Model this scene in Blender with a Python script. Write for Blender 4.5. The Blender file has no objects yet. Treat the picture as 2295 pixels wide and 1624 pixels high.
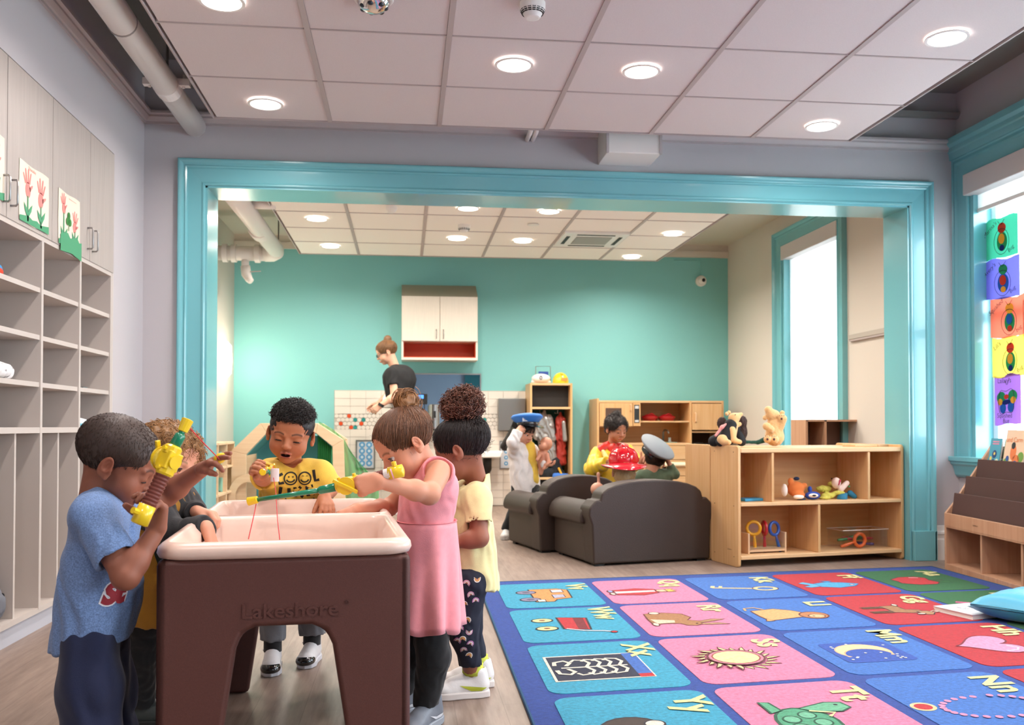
import bpy, bmesh, math, random
import numpy as np
from mathutils import Vector, Matrix
from mathutils.bvhtree import BVHTree
random.seed(7); RNG = np.random.default_rng(11)
SC = bpy.context.scene
COL = SC.collection
# ------------------------------------------------------------------ camera
F, YAW, PIT, SHY, CH = 2080., .1145, .02, 102., .85
cam_d = bpy.data.cameras.new('camera'); cam_d.sensor_width = 36; cam_d.lens = F/2295*36
cam_d.shift_y = SHY/2295; cam_d.clip_start = .05
cam = bpy.data.objects.new('camera', cam_d); COL.objects.link(cam)
cam.location = (0, 0, CH); cam.rotation_euler = (math.pi/2+PIT, 0, -YAW)
SC.camera = cam
cam_d.dof.use_dof = True; cam_d.dof.focus_distance = 2.6; cam_d.dof.aperture_fstop = 7.0
# ------------------------------------------------------------------ world, lights, exposure
w = bpy.data.worlds.new('world'); SC.world = w; w.use_nodes = True
bg = w.node_tree.nodes['Background']; bg.inputs[0].default_value = (.84, .92, 1.0, 1); bg.inputs[1].default_value = 12.5
vs = SC.view_settings; vs.view_transform = 'Standard'; vs.look = 'None'; vs.gamma = 1; vs.exposure = 0.22
vs.use_curve_mapping = False
try:
    SC.cycles.use_denoising = True; SC.cycles.max_bounces = 8; SC.cycles.diffuse_bounces = 5
    SC.cycles.caustics_reflective = False; SC.cycles.caustics_refractive = False; SC.cycles.sample_clamp_indirect = 6
except Exception: pass
def area(loc, rot, sx, sy, power, color=(1,1,1), shape='RECTANGLE', portal=False, spread=180):
    l = bpy.data.lights.new('area', 'AREA'); l.shape = shape; l.size = sx; l.size_y = sy; l.energy = power; l.color = color
    l.spread = math.radians(spread)
    if portal: l.cycles.is_portal = True
    o = bpy.data.objects.new('window_portal' if portal else 'lamp_light', l); COL.objects.link(o); o.location = loc; o.rotation_euler = rot
    return o
H2 = math.pi/2
# portals in the window openings of the right wall (guide the sky light in)
WIN = [(4.05, 5.45, .66, 2.42), (1.9, 3.3, .66, 2.42), (-.5, .9, .66, 2.42), (-2.6, -1.3, .66, 2.42), (7.3, 8.45, .55, 2.55)]
for y0, y1, z0, z1 in WIN:
    area((3.66, (y0+y1)/2, (z0+z1)/2), (0, H2, 0), z1-z0, y1-y0, 1, portal=True)
ZC = 2.545
WARM, COOL = (1, .91, .81), (1, .90, .85)
FRONT_L = [(-.732,4.95),(.501,4.277),(1.113,4.289),(2.325,4.961),(2.339,3.765),(-.729,3.765),(-.73,2.5),(.5,1.85),(1.11,1.85),(2.33,2.5),(-.73,.7),(2.33,.7),(.8,-.6)]
BACK_L = [(-.72,7.66),(-.70,8.81),(.48,7.15),(.46,8.32),(1.12,7.18),(1.06,8.36),(2.33,7.9),(2.24,9.03),(-.72,6.3),(2.3,6.5)]
LAMP_F, LAMP_B = 10.5, 17.
for x, y in FRONT_L: area((x, y, ZC-.012), (0,0,0), .15, .15, LAMP_F, COOL, 'DISK', spread=160)
for x, y in BACK_L: area((x, y, ZC-.012), (0,0,0), .15, .15, LAMP_B, WARM, 'DISK', spread=160)
# ------------------------------------------------------------------ pixel rays (reference 2295x1624), used only to measure real positions
def ray(u, v):
    a = (u-1147.5)/F; b = (812-(v-SHY))/F
    cp, sp = math.cos(PIT), math.sin(PIT)
    y = cp-b*sp; z = sp+b*cp
    c, s = math.cos(YAW), math.sin(YAW)
    return Vector((a*c+y*s, -a*s+y*c, z))
def at(u, v, Y): r = ray(u, v); t = Y/r.y; return Vector((r.x*t, Y, CH+r.z*t))
def atx(u, v, X): r = ray(u, v); t = X/r.x; return Vector((X, r.y*t, CH+r.z*t))
def atz(u, v, Z=0): r = ray(u, v); t = (Z-CH)/r.z; return Vector((r.x*t, r.y*t, Z))
# ------------------------------------------------------------------ materials
def lin(h):
    h = h.lstrip('#'); c = [int(h[i:i+2], 16)/255 for i in (0, 2, 4)]
    return tuple(x/12.92 if x <= .04045 else ((x+.055)/1.055)**2.4 for x in c)
MATS = {}
def M(name, col='#808080', rough=.5, metal=0, bump=0, bscale=60, var=0, vscale=4, attr=False, emit=0, trans=0, spec=.5, coat=0, stretch=(1,1,1), sheen=0, sss=0, kind=None, col2=None):
    if name in MATS: return MATS[name]
    m = bpy.data.materials.new(name); m.use_nodes = True; N = m.node_tree.nodes; L = m.node_tree.links
    b = N['Principled BSDF']; c = lin(col) if isinstance(col, str) else col
    b.inputs['Base Color'].default_value = (*c, 1); b.inputs['Roughness'].default_value = rough
    b.inputs['Metallic'].default_value = metal; b.inputs['Specular IOR Level'].default_value = spec
    b.inputs['Coat Weight'].default_value = coat; b.inputs['Sheen Weight'].default_value = sheen
    if trans: b.inputs['Transmission Weight'].default_value = trans
    if sss:
        b.inputs['Subsurface Weight'].default_value = sss; b.inputs['Subsurface Radius'].default_value = (.012, .005, .003); b.inputs['Subsurface Scale'].default_value = 1
    if emit:
        b.inputs['Emission Color'].default_value = (*c, 1); b.inputs['Emission Strength'].default_value = emit
    tc = N.new('ShaderNodeTexCoord'); mp = N.new('ShaderNodeMapping'); mp.inputs['Scale'].default_value = stretch
    L.new(tc.outputs['Object'], mp.inputs[0])
    src = None
    if attr:
        a = N.new('ShaderNodeAttribute'); a.attribute_name = 'Col'; src = a.outputs['Color']
    if var:
        n = N.new('ShaderNodeTexNoise'); n.inputs['Scale'].default_value = vscale; n.inputs['Detail'].default_value = 5
        L.new(mp.outputs[0], n.inputs['Vector'])
        mx = N.new('ShaderNodeMix'); mx.data_type = 'RGBA'
        rr = N.new('ShaderNodeMapRange'); rr.inputs[1].default_value = .3; rr.inputs[2].default_value = .7
        L.new(n.outputs['Fac'], rr.inputs[0]); L.new(rr.outputs[0], mx.inputs[0])
        if col2:
            mx.inputs[6].default_value = (*c, 1); mx.inputs[7].default_value = (*lin(col2), 1)
        else:
            mx.inputs[6].default_value = (*[x*(1-var) for x in c], 1); mx.inputs[7].default_value = (*[min(1, x*(1+var)) for x in c], 1)
        if src is None: src = mx.outputs[2]
        else:
            mm = N.new('ShaderNodeMix'); mm.data_type = 'RGBA'; mm.blend_type = 'MULTIPLY'; mm.inputs[0].default_value = 1
            mx.inputs[6].default_value = (1-var,)*3+(1,); mx.inputs[7].default_value = (1+var*.5,)*3+(1,)
            L.new(src, mm.inputs[6]); L.new(mx.outputs[2], mm.inputs[7]); src = mm.outputs[2]
    if src is not None: L.new(src, b.inputs['Base Color'])
    if bump:
        n = N.new('ShaderNodeTexNoise'); n.inputs['Scale'].default_value = bscale; n.inputs['Detail'].default_value = 3
        L.new(mp.outputs[0], n.inputs['Vector'])
        bp = N.new('ShaderNodeBump'); bp.inputs['Strength'].default_value = bump; bp.inputs['Distance'].default_value = .004
        L.new(n.outputs['Fac'], bp.inputs['Height']); L.new(bp.outputs[0], b.inputs['Normal'])
    MATS[name] = m; return m
def wood(name, c1, c2, axis='z', rough=.45, sc=1.):
    if name in MATS: return MATS[name]
    st = {'x': (.25, 6, 6), 'y': (6, .25, 6), 'z': (6, 6, .25)}[axis]
    return M(name, c1, rough, var=.5, vscale=7*sc, stretch=st, col2=c2, bump=.03, bscale=30)
# ------------------------------------------------------------------ objects
def tag(o, label=None, cat=None, group=None, kind=None):
    if label: o['label'] = label
    if cat: o['category'] = cat
    if group: o['group'] = group
    if kind: o['kind'] = kind
    return o
def link(o, parent=None):
    COL.objects.link(o)
    if parent is not None:
        o.parent = parent
    return o
def thing(name, label, cat, loc=(0,0,0), rz=0, group=None):
    o = bpy.data.objects.new(name, None); COL.objects.link(o); o.empty_display_size = .05
    o.location = loc; o.rotation_euler = (0, 0, rz); bpy.context.view_layer.update() if False else None
    o['label'] = label; o['category'] = cat
    if group: o['group'] = group
    return o
class MB:
    """collects shapes; build() links them as one mesh object"""
    def __init__(s): s.v = []; s.f = []; s.c = []
    def add(s, V, Fc, col=None):
        o = len(s.v); s.v += [tuple(p) for p in V]; s.f += [tuple(i+o for i in f) for f in Fc]
        if col is not None: s.c += [col]*len(V)
        return s
    def box(s, a, b, M4=None):
        x0, y0, z0 = a; x1, y1, z1 = b
        V = [Vector(p) for p in ((x0,y0,z0),(x1,y0,z0),(x1,y1,z0),(x0,y1,z0),(x0,y0,z1),(x1,y0,z1),(x1,y1,z1),(x0,y1,z1))]
        if M4 is not None: V = [M4 @ p for p in V]
        return s.add(V, [(0,3,2,1),(4,5,6,7),(0,1,5,4),(1,2,6,5),(2,3,7,6),(3,0,4,7)])
    def prism(s, pts, t, M4=None, hole=None):
        """pts 2D outline in local xz plane extruded along +y by t"""
        n = len(pts); V = [Vector((x, 0, z)) for x, z in pts]+[Vector((x, t, z)) for x, z in pts]
        if M4 is not None: V = [M4 @ p for p in V]
        area2 = sum(pts[i][0]*pts[(i+1) % n][1]-pts[(i+1) % n][0]*pts[i][1] for i in range(n))
        a = list(range(n)); b = [i+n for i in range(n)]
        if area2 > 0: f = [tuple(a), tuple(reversed(b))]+[(i, i+n, (i+1) % n+n, (i+1) % n) for i in range(n)]
        else: f = [tuple(reversed(a)), tuple(b)]+[((i+1) % n, (i+1) % n+n, i+n, i) for i in range(n)]
        return s.add(V, f)
    def ring(s, outer, inner, t, M4=None):
        n = len(outer)
        V = [Vector((x, 0, z)) for x, z in outer]+[Vector((x, 0, z)) for x, z in inner]+[Vector((x, t, z)) for x, z in outer]+[Vector((x, t, z)) for x, z in inner]
        if M4 is not None: V = [M4 @ p for p in V]
        f = []
        for i in range(n):
            j = (i+1) % n
            f += [(i, j, n+j, n+i), (2*n+j, 2*n+i, 3*n+i, 3*n+j), (j, i, 2*n+i, 2*n+j), (n+i, n+j, 3*n+j, 3*n+i)]
        return s.add(V, f)
    def tube(s, pts, r, n=8, closed=False, cap=True):
        pts = [Vector(p) for p in pts]; m = len(pts)
        if not hasattr(r, '__len__'): r = [r]*m
        V = []; up = None
        for i, p in enumerate(pts):
            if closed: d = pts[(i+1) % m]-pts[i-1]
            else: d = pts[min(i+1, m-1)]-pts[max(i-1, 0)]
            if d.length < 1e-9: d = Vector((0,0,1))
            d.normalize()
            if up is None: up = Vector((0,0,1)) if abs(d.z) < .9 else Vector((1,0,0))
            a = d.cross(up); 
            if a.length < 1e-6: a = d.orthogonal()
            a.normalize(); b = a.cross(d).normalized(); up = b
            for k in range(n):
                t = 2*math.pi*k/n; V.append(p+(a*math.cos(t)+b*math.sin(t))*r[i])
        f = []
        for i in range(m if closed else m-1):
            j = (i+1) % m
            for k in range(n):
                l = (k+1) % n; f.append((i*n+k, j*n+k, j*n+l, i*n+l))
        if cap and not closed: f += [tuple(range(n)), tuple((m-1)*n+k for k in reversed(range(n)))]
        return s.add(V, f)
    def lathe(s, prof, n=24, M4=None):
        """prof [(r,z)] bottom to top"""
        V = []; f = []; m = len(prof)
        for r, z in prof:
            for k in range(n):
                t = 2*math.pi*k/n; V.append(Vector((r*math.cos(t), r*math.sin(t), z)))
        for i in range(m-1):
            for k in range(n):
                l = (k+1) % n; f.append((i*n+k, i*n+l, (i+1)*n+l, (i+1)*n+k))
        f += [tuple(reversed(range(n))), tuple((m-1)*n+k for k in range(n))]
        if M4 is not None: V = [M4 @ p for p in V]
        return s.add(V, f)
    def ball(s, c, r, n=12, M4=None):
        if not hasattr(r, '__len__'): r = (r, r, r)
        V = []; f = []; m = n//2+1
        for i in range(m):
            th = math.pi*i/(m-1)
            for k in range(n):
                t = 2*math.pi*k/n
                p = Vector((r[0]*math.sin(th)*math.cos(t), r[1]*math.sin(th)*math.sin(t), -r[2]*math.cos(th)))
                if M4 is not None: p = M4 @ p
                V.append(p+Vector(c))
        for i in range(m-1):
            for k in range(n):
                l = (k+1) % n; f.append((i*n+k, i*n+l, (i+1)*n+l, (i+1)*n+k))
        return s.add(V, f)
    def mesh(s, name, mat, smooth=False):
        me = bpy.data.meshes.new(name); me.from_pydata(s.v, [], s.f)
        if mat is not None:
            for m in (mat if isinstance(mat, (list, tuple)) else [mat]): me.materials.append(m)
        if s.c:
            a = me.attributes.new('Col', 'FLOAT_COLOR', 'POINT'); a.data.foreach_set('color', [q for c in s.c for q in (*c, 1)])
        if smooth: me.polygons.foreach_set('use_smooth', [True]*len(me.polygons))
        me.update(); return me
    def build(s, name, mat, parent=None, smooth=False, bevel=0, seg=2, local=False, fix=False):
        me = s.mesh(name, mat, smooth or bevel > 0)
        if fix or s.f:
            bm = bmesh.new(); bm.from_mesh(me); bmesh.ops.recalc_face_normals(bm, faces=bm.faces); bm.to_mesh(me); bm.free()
        return put(name, me, parent, bevel, seg, local)
def put(name, me, parent=None, bevel=0, seg=2, local=False):
    """link a mesh; world-space vertices unless local=True"""
    o = bpy.data.objects.new(name, me); COL.objects.link(o)
    if parent is not None:
        o.parent = parent
        if not local: o.matrix_parent_inverse = wm(parent).inverted()
    if bevel:
        b = o.modifiers.new('bevel', 'BEVEL'); b.width = bevel; b.segments = seg; b.limit_method = 'ANGLE'; b.harden_normals = True
    return o
def wm(o):
    m = Matrix.Translation(o.location) @ o.rotation_euler.to_matrix().to_4x4() @ Matrix.Diagonal((*o.scale, 1))
    if o.parent is not None: m = wm(o.parent) @ o.matrix_parent_inverse @ m
    return m
def struct(name, mb, mat, smooth=False, bevel=0):
    o = mb.build(name, mat, None, smooth, bevel); o['kind'] = 'structure'; return o
def kids(o): return [c for c in bpy.data.objects if c.parent == o]
def dup(root, loc=None, rz=None, label=None):
    def cp(o, par):
        c = o.copy(); COL.objects.link(c)
        if par is not None: c.parent = par
        for k in kids(o): cp(k, c)
        return c
    r = cp(root, None)
    if loc is not None: r.location = loc
    if rz is not None: r.rotation_euler = (0, 0, rz)
    if label: r['label'] = label
    return r
def T(loc, rz=0, rx=0, ry=0): return Matrix.Translation(Vector(loc)) @ Matrix.Rotation(rz, 4, 'Z') @ Matrix.Rotation(ry, 4, 'Y') @ Matrix.Rotation(rx, 4, 'X')
def frame(o, x, y, z=None):
    """matrix whose columns are given axes"""
    x = Vector(x).normalized(); y = Vector(y).normalized(); z = Vector(z).normalized() if z is not None else x.cross(y).normalized()
    m = Matrix((x, y, z)).transposed().to_4x4(); m.translation = Vector(o); return m
def rrect(x0, z0, x1, z1, r, n=5):
    P = []
    for cx, cz, a0 in ((x1-r, z0+r, -90), (x1-r, z1-r, 0), (x0+r, z1-r, 90), (x0+r, z0+r, 180)):
        for i in range(n+1):
            a = math.radians(a0+90*i/n); P.append((cx+r*math.cos(a), cz+r*math.sin(a)))
    return P
def circ(cx, cy, rx, ry=None, n=24, a0=0, a1=360):
    ry = ry or rx; full = a1-a0 >= 360
    return [(cx+rx*math.cos(math.radians(a0+(a1-a0)*i/(n if full else n-1))), cy+ry*math.sin(math.radians(a0+(a1-a0)*i/(n if full else n-1)))) for i in range(n)]
def text_mesh(s, size, bold=0., ext=0., align='CENTER', shear=0., space=1.):
    c = bpy.data.curves.new('t', 'FONT'); c.body = s; c.size = size; c.offset = bold; c.extrude = ext; c.align_x = align; c.align_y = 'CENTER'; c.shear = shear
    c.space_character = space; c.resolution_u = 3
    o = bpy.data.objects.new('t', c); COL.objects.link(o)
    dg = bpy.context.evaluated_depsgraph_get()
    me = bpy.data.meshes.new_from_object(o.evaluated_get(dg)); V = [v.co.copy() for v in me.vertices]; Fc = [tuple(p.vertices) for p in me.polygons]
    bpy.data.objects.remove(o); bpy.data.curves.remove(c); bpy.data.meshes.remove(me)
    return V, Fc
def text(name, s, size, M4, mat, parent=None, **k):
    V, Fc = text_mesh(s, size, **k); mb = MB(); mb.add([M4 @ p for p in V], Fc); me = mb.mesh(name, mat)
    return put(name, me, parent)
# ------------------------------------------------------------------ implicit surfaces (smooth unions polygonised with surface nets)
def V3(p): return np.array([p[0], p[1], p[2]], float)
def cone(a, b, ra, rb, k=.012, op='u', cuts=()):
    return dict(t='c', a=V3(a), b=V3(b), ra=ra, rb=rb, k=k, op=op, cuts=cuts)
def ell(c, r, R=None, k=.012, op='u', cuts=()):
    if not hasattr(r, '__len__'): r = (r, r, r)
    return dict(t='e', c=V3(c), r=np.array(r, float), R=None if R is None else np.array(R, float)[:3, :3], k=k, op=op, cuts=cuts)
def _d(p, X, Y, Z):
    if p['t'] == 'c':
        a, b, ra, rb = p['a'], p['b'], p['ra'], p['rb']; d = b-a; L2 = max(d @ d, 1e-12)
        x, y, z = X-a[0], Y-a[1], Z-a[2]; t = np.clip((x*d[0]+y*d[1]+z*d[2])/L2, 0, 1)
        return np.sqrt((x-t*d[0])**2+(y-t*d[1])**2+(z-t*d[2])**2)-(ra+(rb-ra)*t)
    c, r, R = p['c'], p['r'], p['R']; x, y, z = X-c[0], Y-c[1], Z-c[2]
    if R is not None: x, y, z = R[0,0]*x+R[1,0]*y+R[2,0]*z, R[0,1]*x+R[1,1]*y+R[2,1]*z, R[0,2]*x+R[1,2]*y+R[2,2]*z
    k0 = np.sqrt((x/r[0])**2+(y/r[1])**2+(z/r[2])**2); k1 = np.sqrt((x/r[0]**2)**2+(y/r[1]**2)**2+(z/r[2]**2)**2)
    return k0*(k0-1)/np.maximum(k1, 1e-6)
def _bb(p):
    if p['t'] == 'c': r = max(p['ra'], p['rb']); return np.minimum(p['a'], p['b'])-r, np.maximum(p['a'], p['b'])+r
    r = p['r'] if p['R'] is None else np.full(3, p['r'].max()); return p['c']-r, p['c']+r
def smin(a, b, k):
    h = np.maximum(k-np.abs(a-b), 0)/k; return np.minimum(a, b)-h*h*k*.25
def sdf(prims, h=.004, disp=None, pad=.012):
    us = [_bb(p) for p in prims if p['op'] == 'u']
    lo = np.min([b[0] for b in us], 0)-pad; hi = np.max([b[1] for b in us], 0)+pad
    n = np.ceil((hi-lo)/h).astype(int)+1
    while np.prod(n.astype(float)) > 4.5e6: h *= 1.15; n = np.ceil((hi-lo)/h).astype(int)+1
    ax = [lo[i]+h*np.arange(n[i]) for i in range(3)]
    Fd = np.full(n, .06, np.float32)
    for p in prims:
        m = p['k']+3*h+.006; a, b = _bb(p)
        i0 = np.clip(np.floor((a-m-lo)/h).astype(int), 0, n-1); i1 = np.clip(np.ceil((b+m-lo)/h).astype(int)+1, 1, n)
        if np.any(i1 <= i0): continue
        X = ax[0][i0[0]:i1[0], None, None]; Y = ax[1][None, i0[1]:i1[1], None]; Z = ax[2][None, None, i0[2]:i1[2]]
        sl = (slice(i0[0], i1[0]), slice(i0[1], i1[1]), slice(i0[2], i1[2]))
        d = _d(p, X, Y, Z)
        for q, nn in p['cuts']:
            q = V3(q); nn = V3(nn); nn = nn/np.linalg.norm(nn)
            d = np.maximum(d, (X-q[0])*nn[0]+(Y-q[1])*nn[1]+(Z-q[2])*nn[2])
        if p['op'] == 'u': Fd[sl] = smin(Fd[sl], d, max(p['k'], 1e-5))
        else: Fd[sl] = -smin(-Fd[sl], d, max(p['k'], 1e-5))
    if disp is not None:
        Fd = Fd+disp(ax[0][:, None, None], ax[1][None, :, None], ax[2][None, None, :]).astype(np.float32)
    return snet(Fd, lo, h)
def snet(Fd, lo, h):
    S = Fd < 0; n = np.array(Fd.shape)
    cs = [(i, j, k) for i in (0,1) for j in (0,1) for k in (0,1)]
    cnt = sum(S[i:n[0]-1+i, j:n[1]-1+j, k:n[2]-1+k].astype(np.int8) for i, j, k in cs)
    act = (cnt > 0) & (cnt < 8); idx = np.argwhere(act)
    if len(idx) == 0: return np.zeros((0,3)), np.zeros((0,4), int)
    val = {c: Fd[idx[:,0]+c[0], idx[:,1]+c[1], idx[:,2]+c[2]] for c in cs}
    P = np.zeros((len(idx), 3)); C = np.zeros(len(idx))
    for c in cs:
        for a in range(3):
            if c[a]: continue
            e = list(c); e[a] = 1; f0 = val[c]; f1 = val[tuple(e)]; x = (f0 < 0) != (f1 < 0)
            t = np.where(x, f0/np.where(x, f0-f1, 1), 0)
            for q in range(3): P[:, q] += np.where(x, c[q]+(t if q == a else 0), 0)
            C += x
    P = P/C[:, None]+idx; V = lo+P*h
    num = np.full(act.shape, -1, np.int64); num[act] = np.arange(len(idx)); Q = []
    for a in range(3):
        b, c = (a+1) % 3, (a+2) % 3
        s0 = [slice(0, None)]*3; s1 = [slice(0, None)]*3; s0[a] = slice(0, -1); s1[a] = slice(1, None)
        x = S[tuple(s0)] != S[tuple(s1)]; I = np.argwhere(x)
        ok = (I[:, b] > 0) & (I[:, c] > 0) & (I[:, b] < n[b]-1) & (I[:, c] < n[c]-1); I = I[ok]
        ins = S[I[:,0], I[:,1], I[:,2]]
        def at_(db, dc):
            J = I.copy(); J[:, b] += db; J[:, c] += dc; return num[J[:,0], J[:,1], J[:,2]]
        q = np.stack([at_(-1,-1), at_(0,-1), at_(0,0), at_(-1,0)], 1); q[~ins] = q[~ins][:, ::-1]; Q.append(q)
    Q = np.concatenate(Q); Q = Q[(Q >= 0).all(1)]
    return V, Q
def join(parts):
    Vs, Qs, o = [], [], 0
    for V, Q in parts: Vs.append(V); Qs.append(Q+o); o += len(V)
    return np.concatenate(Vs), np.concatenate(Qs)
def npobj(name, V, Q, mat, parent=None, col=None, smooth=True, kind=None):
    me = bpy.data.meshes.new(name); me.vertices.add(len(V)); me.vertices.foreach_set('co', np.asarray(V, np.float32).ravel())
    k = Q.shape[1]; me.loops.add(Q.size); me.loops.foreach_set('vertex_index', Q.astype(np.int32).ravel())
    me.polygons.add(len(Q)); me.polygons.foreach_set('loop_start', (np.arange(len(Q))*k).astype(np.int32))
    me.update(calc_edges=True)
    me.polygons.foreach_set('use_smooth', np.ones(len(Q), bool))
    if mat is not None:
        for m in (mat if isinstance(mat, (list, tuple)) else [mat]): me.materials.append(m)
    if col is not None:
        a = me.attributes.new('Col', 'FLOAT_COLOR', 'POINT'); a.data.foreach_set('color', np.concatenate([col, np.ones((len(V), 1))], 1).astype(np.float32).ravel())
    me.update(); o = put(name, me, parent)
    if kind: o['kind'] = kind
    return o
def blob(name, prims, mat, parent=None, h=.006, disp=None, col=None):
    V, Q = sdf(prims, h, disp)
    return npobj(name, V, Q, mat, parent, col=None if col is None else col(V))
def folds(amp, f=28., seed=0, zs=.6):
    amp = amp*.8; r = np.random.default_rng(seed); ph = r.uniform(0, 6.28, 9)
    def g(X, Y, Z):
        X, Y, Z = X*3.2, Y*3.2, Z*3.2
        w = np.sin(f*.5*X+ph[0]+1.5*np.sin(f*.35*Z*zs+ph[1]))+np.sin(f*.45*Y+ph[2]+1.2*np.sin(f*.3*Z+ph[3]))
        a = np.sin(f*X+f*.5*Z*zs+w*1.3+ph[4])*np.sin(f*.9*Y-f*.35*Z*zs+w+ph[5])+.6*np.sin(f*1.1*(X-Y)*.7+f*.8*Z*zs+1.6*w+ph[6])
        return -amp*.7*a
    return g
# ================================================================== STRUCTURE
m_wall = M('wall_paint', '#bfbbbe', .85, bump=.02, bscale=250)
m_wall_cream = M('wall_cream', '#d3ccc2', .85, bump=.02, bscale=250)
m_teal_wall = M('teal_wall_paint', '#80c3c2', .6, bump=.02, bscale=250)
m_trim = M('teal_gloss_trim', '#73b7bf', .22, coat=.3)
m_ceil = M('ceiling_tile_white', '#d6cccb', .95, bump=.15, bscale=350, var=.03, vscale=200)
m_bar = M('grid_bar', '#b3a6a4', .5)
m_dark = M('plenum_grey', '#84827e', .9)
m_crown = M('crown_paint', '#bcb4b4', .5)
m_white = M('white_plastic', '#e9e6e2', .35)
m_pipe = M('white_pipe_paint', '#efe9e5', .45)
# floor: long grained vinyl planks, colour only
def floor_mat():
    m = M('vinyl_floor', '#9c867a', .42); N = m.node_tree.nodes; L = m.node_tree.links; b = N['Principled BSDF']
    tc = N.new('ShaderNodeTexCoord'); mp = N.new('ShaderNodeMapping'); mp.inputs['Scale'].default_value = (1, .09, 1); L.new(tc.outputs['Object'], mp.inputs[0])
    br = N.new('ShaderNodeTexBrick'); mb_ = N.new('ShaderNodeMapping'); mb_.inputs['Rotation'].default_value = (0, 0, H2); L.new(tc.outputs['Object'], mb_.inputs[0]); L.new(mb_.outputs[0], br.inputs[0])
    br.inputs['Scale'].default_value = 1; br.inputs['Brick Width'].default_value = 1.2; br.inputs['Row Height'].default_value = .15; br.inputs['Mortar Size'].default_value = .0012
    br.inputs['Color1'].default_value = (.93,.93,.93,1); br.inputs['Color2'].default_value = (1.04,1.04,1.04,1); br.inputs['Mortar'].default_value = (.72,.72,.72,1); br.offset = .37
    n1 = N.new('ShaderNodeTexNoise'); n1.inputs['Scale'].default_value = 45; n1.inputs['Detail'].default_value = 8; n1.inputs['Roughness'].default_value = .65; L.new(mp.outputs[0], n1.inputs['Vector'])
    n2 = N.new('ShaderNodeTexNoise'); n2.inputs['Scale'].default_value = 7; n2.inputs['Detail'].default_value = 4; L.new(mp.outputs[0], n2.inputs['Vector'])
    cr = N.new('ShaderNodeValToRGB'); cr.color_ramp.elements[0].position = .33; cr.color_ramp.elements[1].position = .68
    cr.color_ramp.elements[0].color = (*lin('#776459'), 1); cr.color_ramp.elements[1].color = (*lin('#a18d80'), 1)
    ad = N.new('ShaderNodeMath'); ad.operation = 'MULTIPLY_ADD'; ad.inputs[1].default_value = .35; L.new(n2.outputs['Fac'], ad.inputs[0])
    m2 = N.new('ShaderNodeMath'); m2.operation = 'MULTIPLY'; m2.inputs[1].default_value = .65; L.new(n1.outputs['Fac'], m2.inputs[0]); L.new(m2.outputs[0], ad.inputs[2]); L.new(ad.outputs[0], cr.inputs[0])
    mx = N.new('ShaderNodeMix'); mx.data_type = 'RGBA'; mx.blend_type = 'MULTIPLY'; mx.inputs[0].default_value = 1; L.new(cr.outputs[0], mx.inputs[6]); L.new(br.outputs['Color'], mx.inputs[7])
    L.new(mx.outputs[2], b.inputs['Base Color'])
    bp = N.new('ShaderNodeBump'); bp.inputs['Strength'].default_value = .12; bp.inputs['Distance'].default_value = .002; L.new(n1.outputs['Fac'], bp.inputs['Height']); L.new(bp.outputs[0], b.inputs['Normal'])
    return m
YB, XL, XR, YO, TO, XLB, YBK, ZT = 9.95, -1.516, 3.53, 5.59, .285, -1.78, -3.0, 3.0
struct('floor', MB().box((-2.4, YBK-.2, -.1), (XR+.4, YB+.3, 0)), floor_mat())
struct('ceiling', MB().box((-2.4, YBK-.2, ZT), (XR+.4, YB+.3, ZT+.1)), m_dark)
struct('ceiling_back_room', MB().box((XLB-.1, YO+TO, 2.86), (XR+.15, YB+.1, 2.95)), M('back_ceiling', '#c9c3b6', .8))
# left wall of the front room, with the cupboard built in (cupboard spans Y 1.35..5.03)
CY0, CY1, CZT = 1.32, 5.035, 2.275
mb = MB(); mb.box((XL-.45, YBK, 0), (XL, CY0, ZT)).box((XL-.45, CY1, 0), (XL, YO, ZT)).box((XL-.45, CY0, CZT), (XL, CY1, ZT)).box((XL-.5, CY0, 0), (XL-.42, CY1, CZT))
struct('wall_left', mb, m_wall)
# wall with the wide opening
OX0, OX1, OZ = -1.166, 3.20, 2.262
mb = MB(); mb.box((XL-.45, YO, 0), (OX0, YO+TO, ZT)).box((OX1, YO, 0), (XR, YO+TO, ZT)).box((OX0, YO, OZ), (OX1, YO+TO, ZT))
struct('wall_middle', mb, m_wall)
# behind the camera: pale wall, teal door casing and a teal cupboard that the far mirror picks up
struct('wall_behind', MB().box((XL-.45, YBK-.15, 0), (XR+.2, YBK, ZT)), M('behind_wall', '#a9b4c4', .8))
struct('door_1', MB().box((1.45, YBK, 0), (1.62, YBK+.05, 2.2)).box((1.62, YBK, 2.05), (2.5, YBK+.05, 2.2)).box((2.5, YBK, 0), (2.66, YBK+.05, 2.2)).box((1.62, YBK, 0), (2.5, YBK+.02, 2.05)), M('teal_door', '#2b7076', .4))
# right wall with its window openings
segs = [(YBK, WIN[3][0]), (WIN[3][1], WIN[2][0]), (WIN[2][1], WIN[1][0]), (WIN[1][1], WIN[0][0]), (WIN[0][1], YO+TO)]
mb = MB()
for a, b in segs: mb.box((XR, a, 0), (XR+.3, b, ZT))
for y0, y1, z0, z1 in WIN[:4]: mb.box((XR, y0, 0), (XR+.3, y1, z0)).box((XR, y0, z1), (XR+.3, y1, ZT))
struct('wall_right', mb, m_wall)
y0, y1, z0, z1 = WIN[4]
mb = MB(); mb.box((XR+.03, YO+TO, 0), (XR+.33, y0, ZT)).box((XR+.03, y1, 0), (XR+.33, YB, ZT)).box((XR+.03, y0, 0), (XR+.33, y1, z0)).box((XR+.03, y0, z1), (XR+.33, y1, ZT))
struct('wall_right_back_room', mb, m_wall_cream)
struct('wall_left_back_room', MB().box((XLB-.15, YO+TO, 0), (XLB, YB, ZT)), m_wall_cream)
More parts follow.
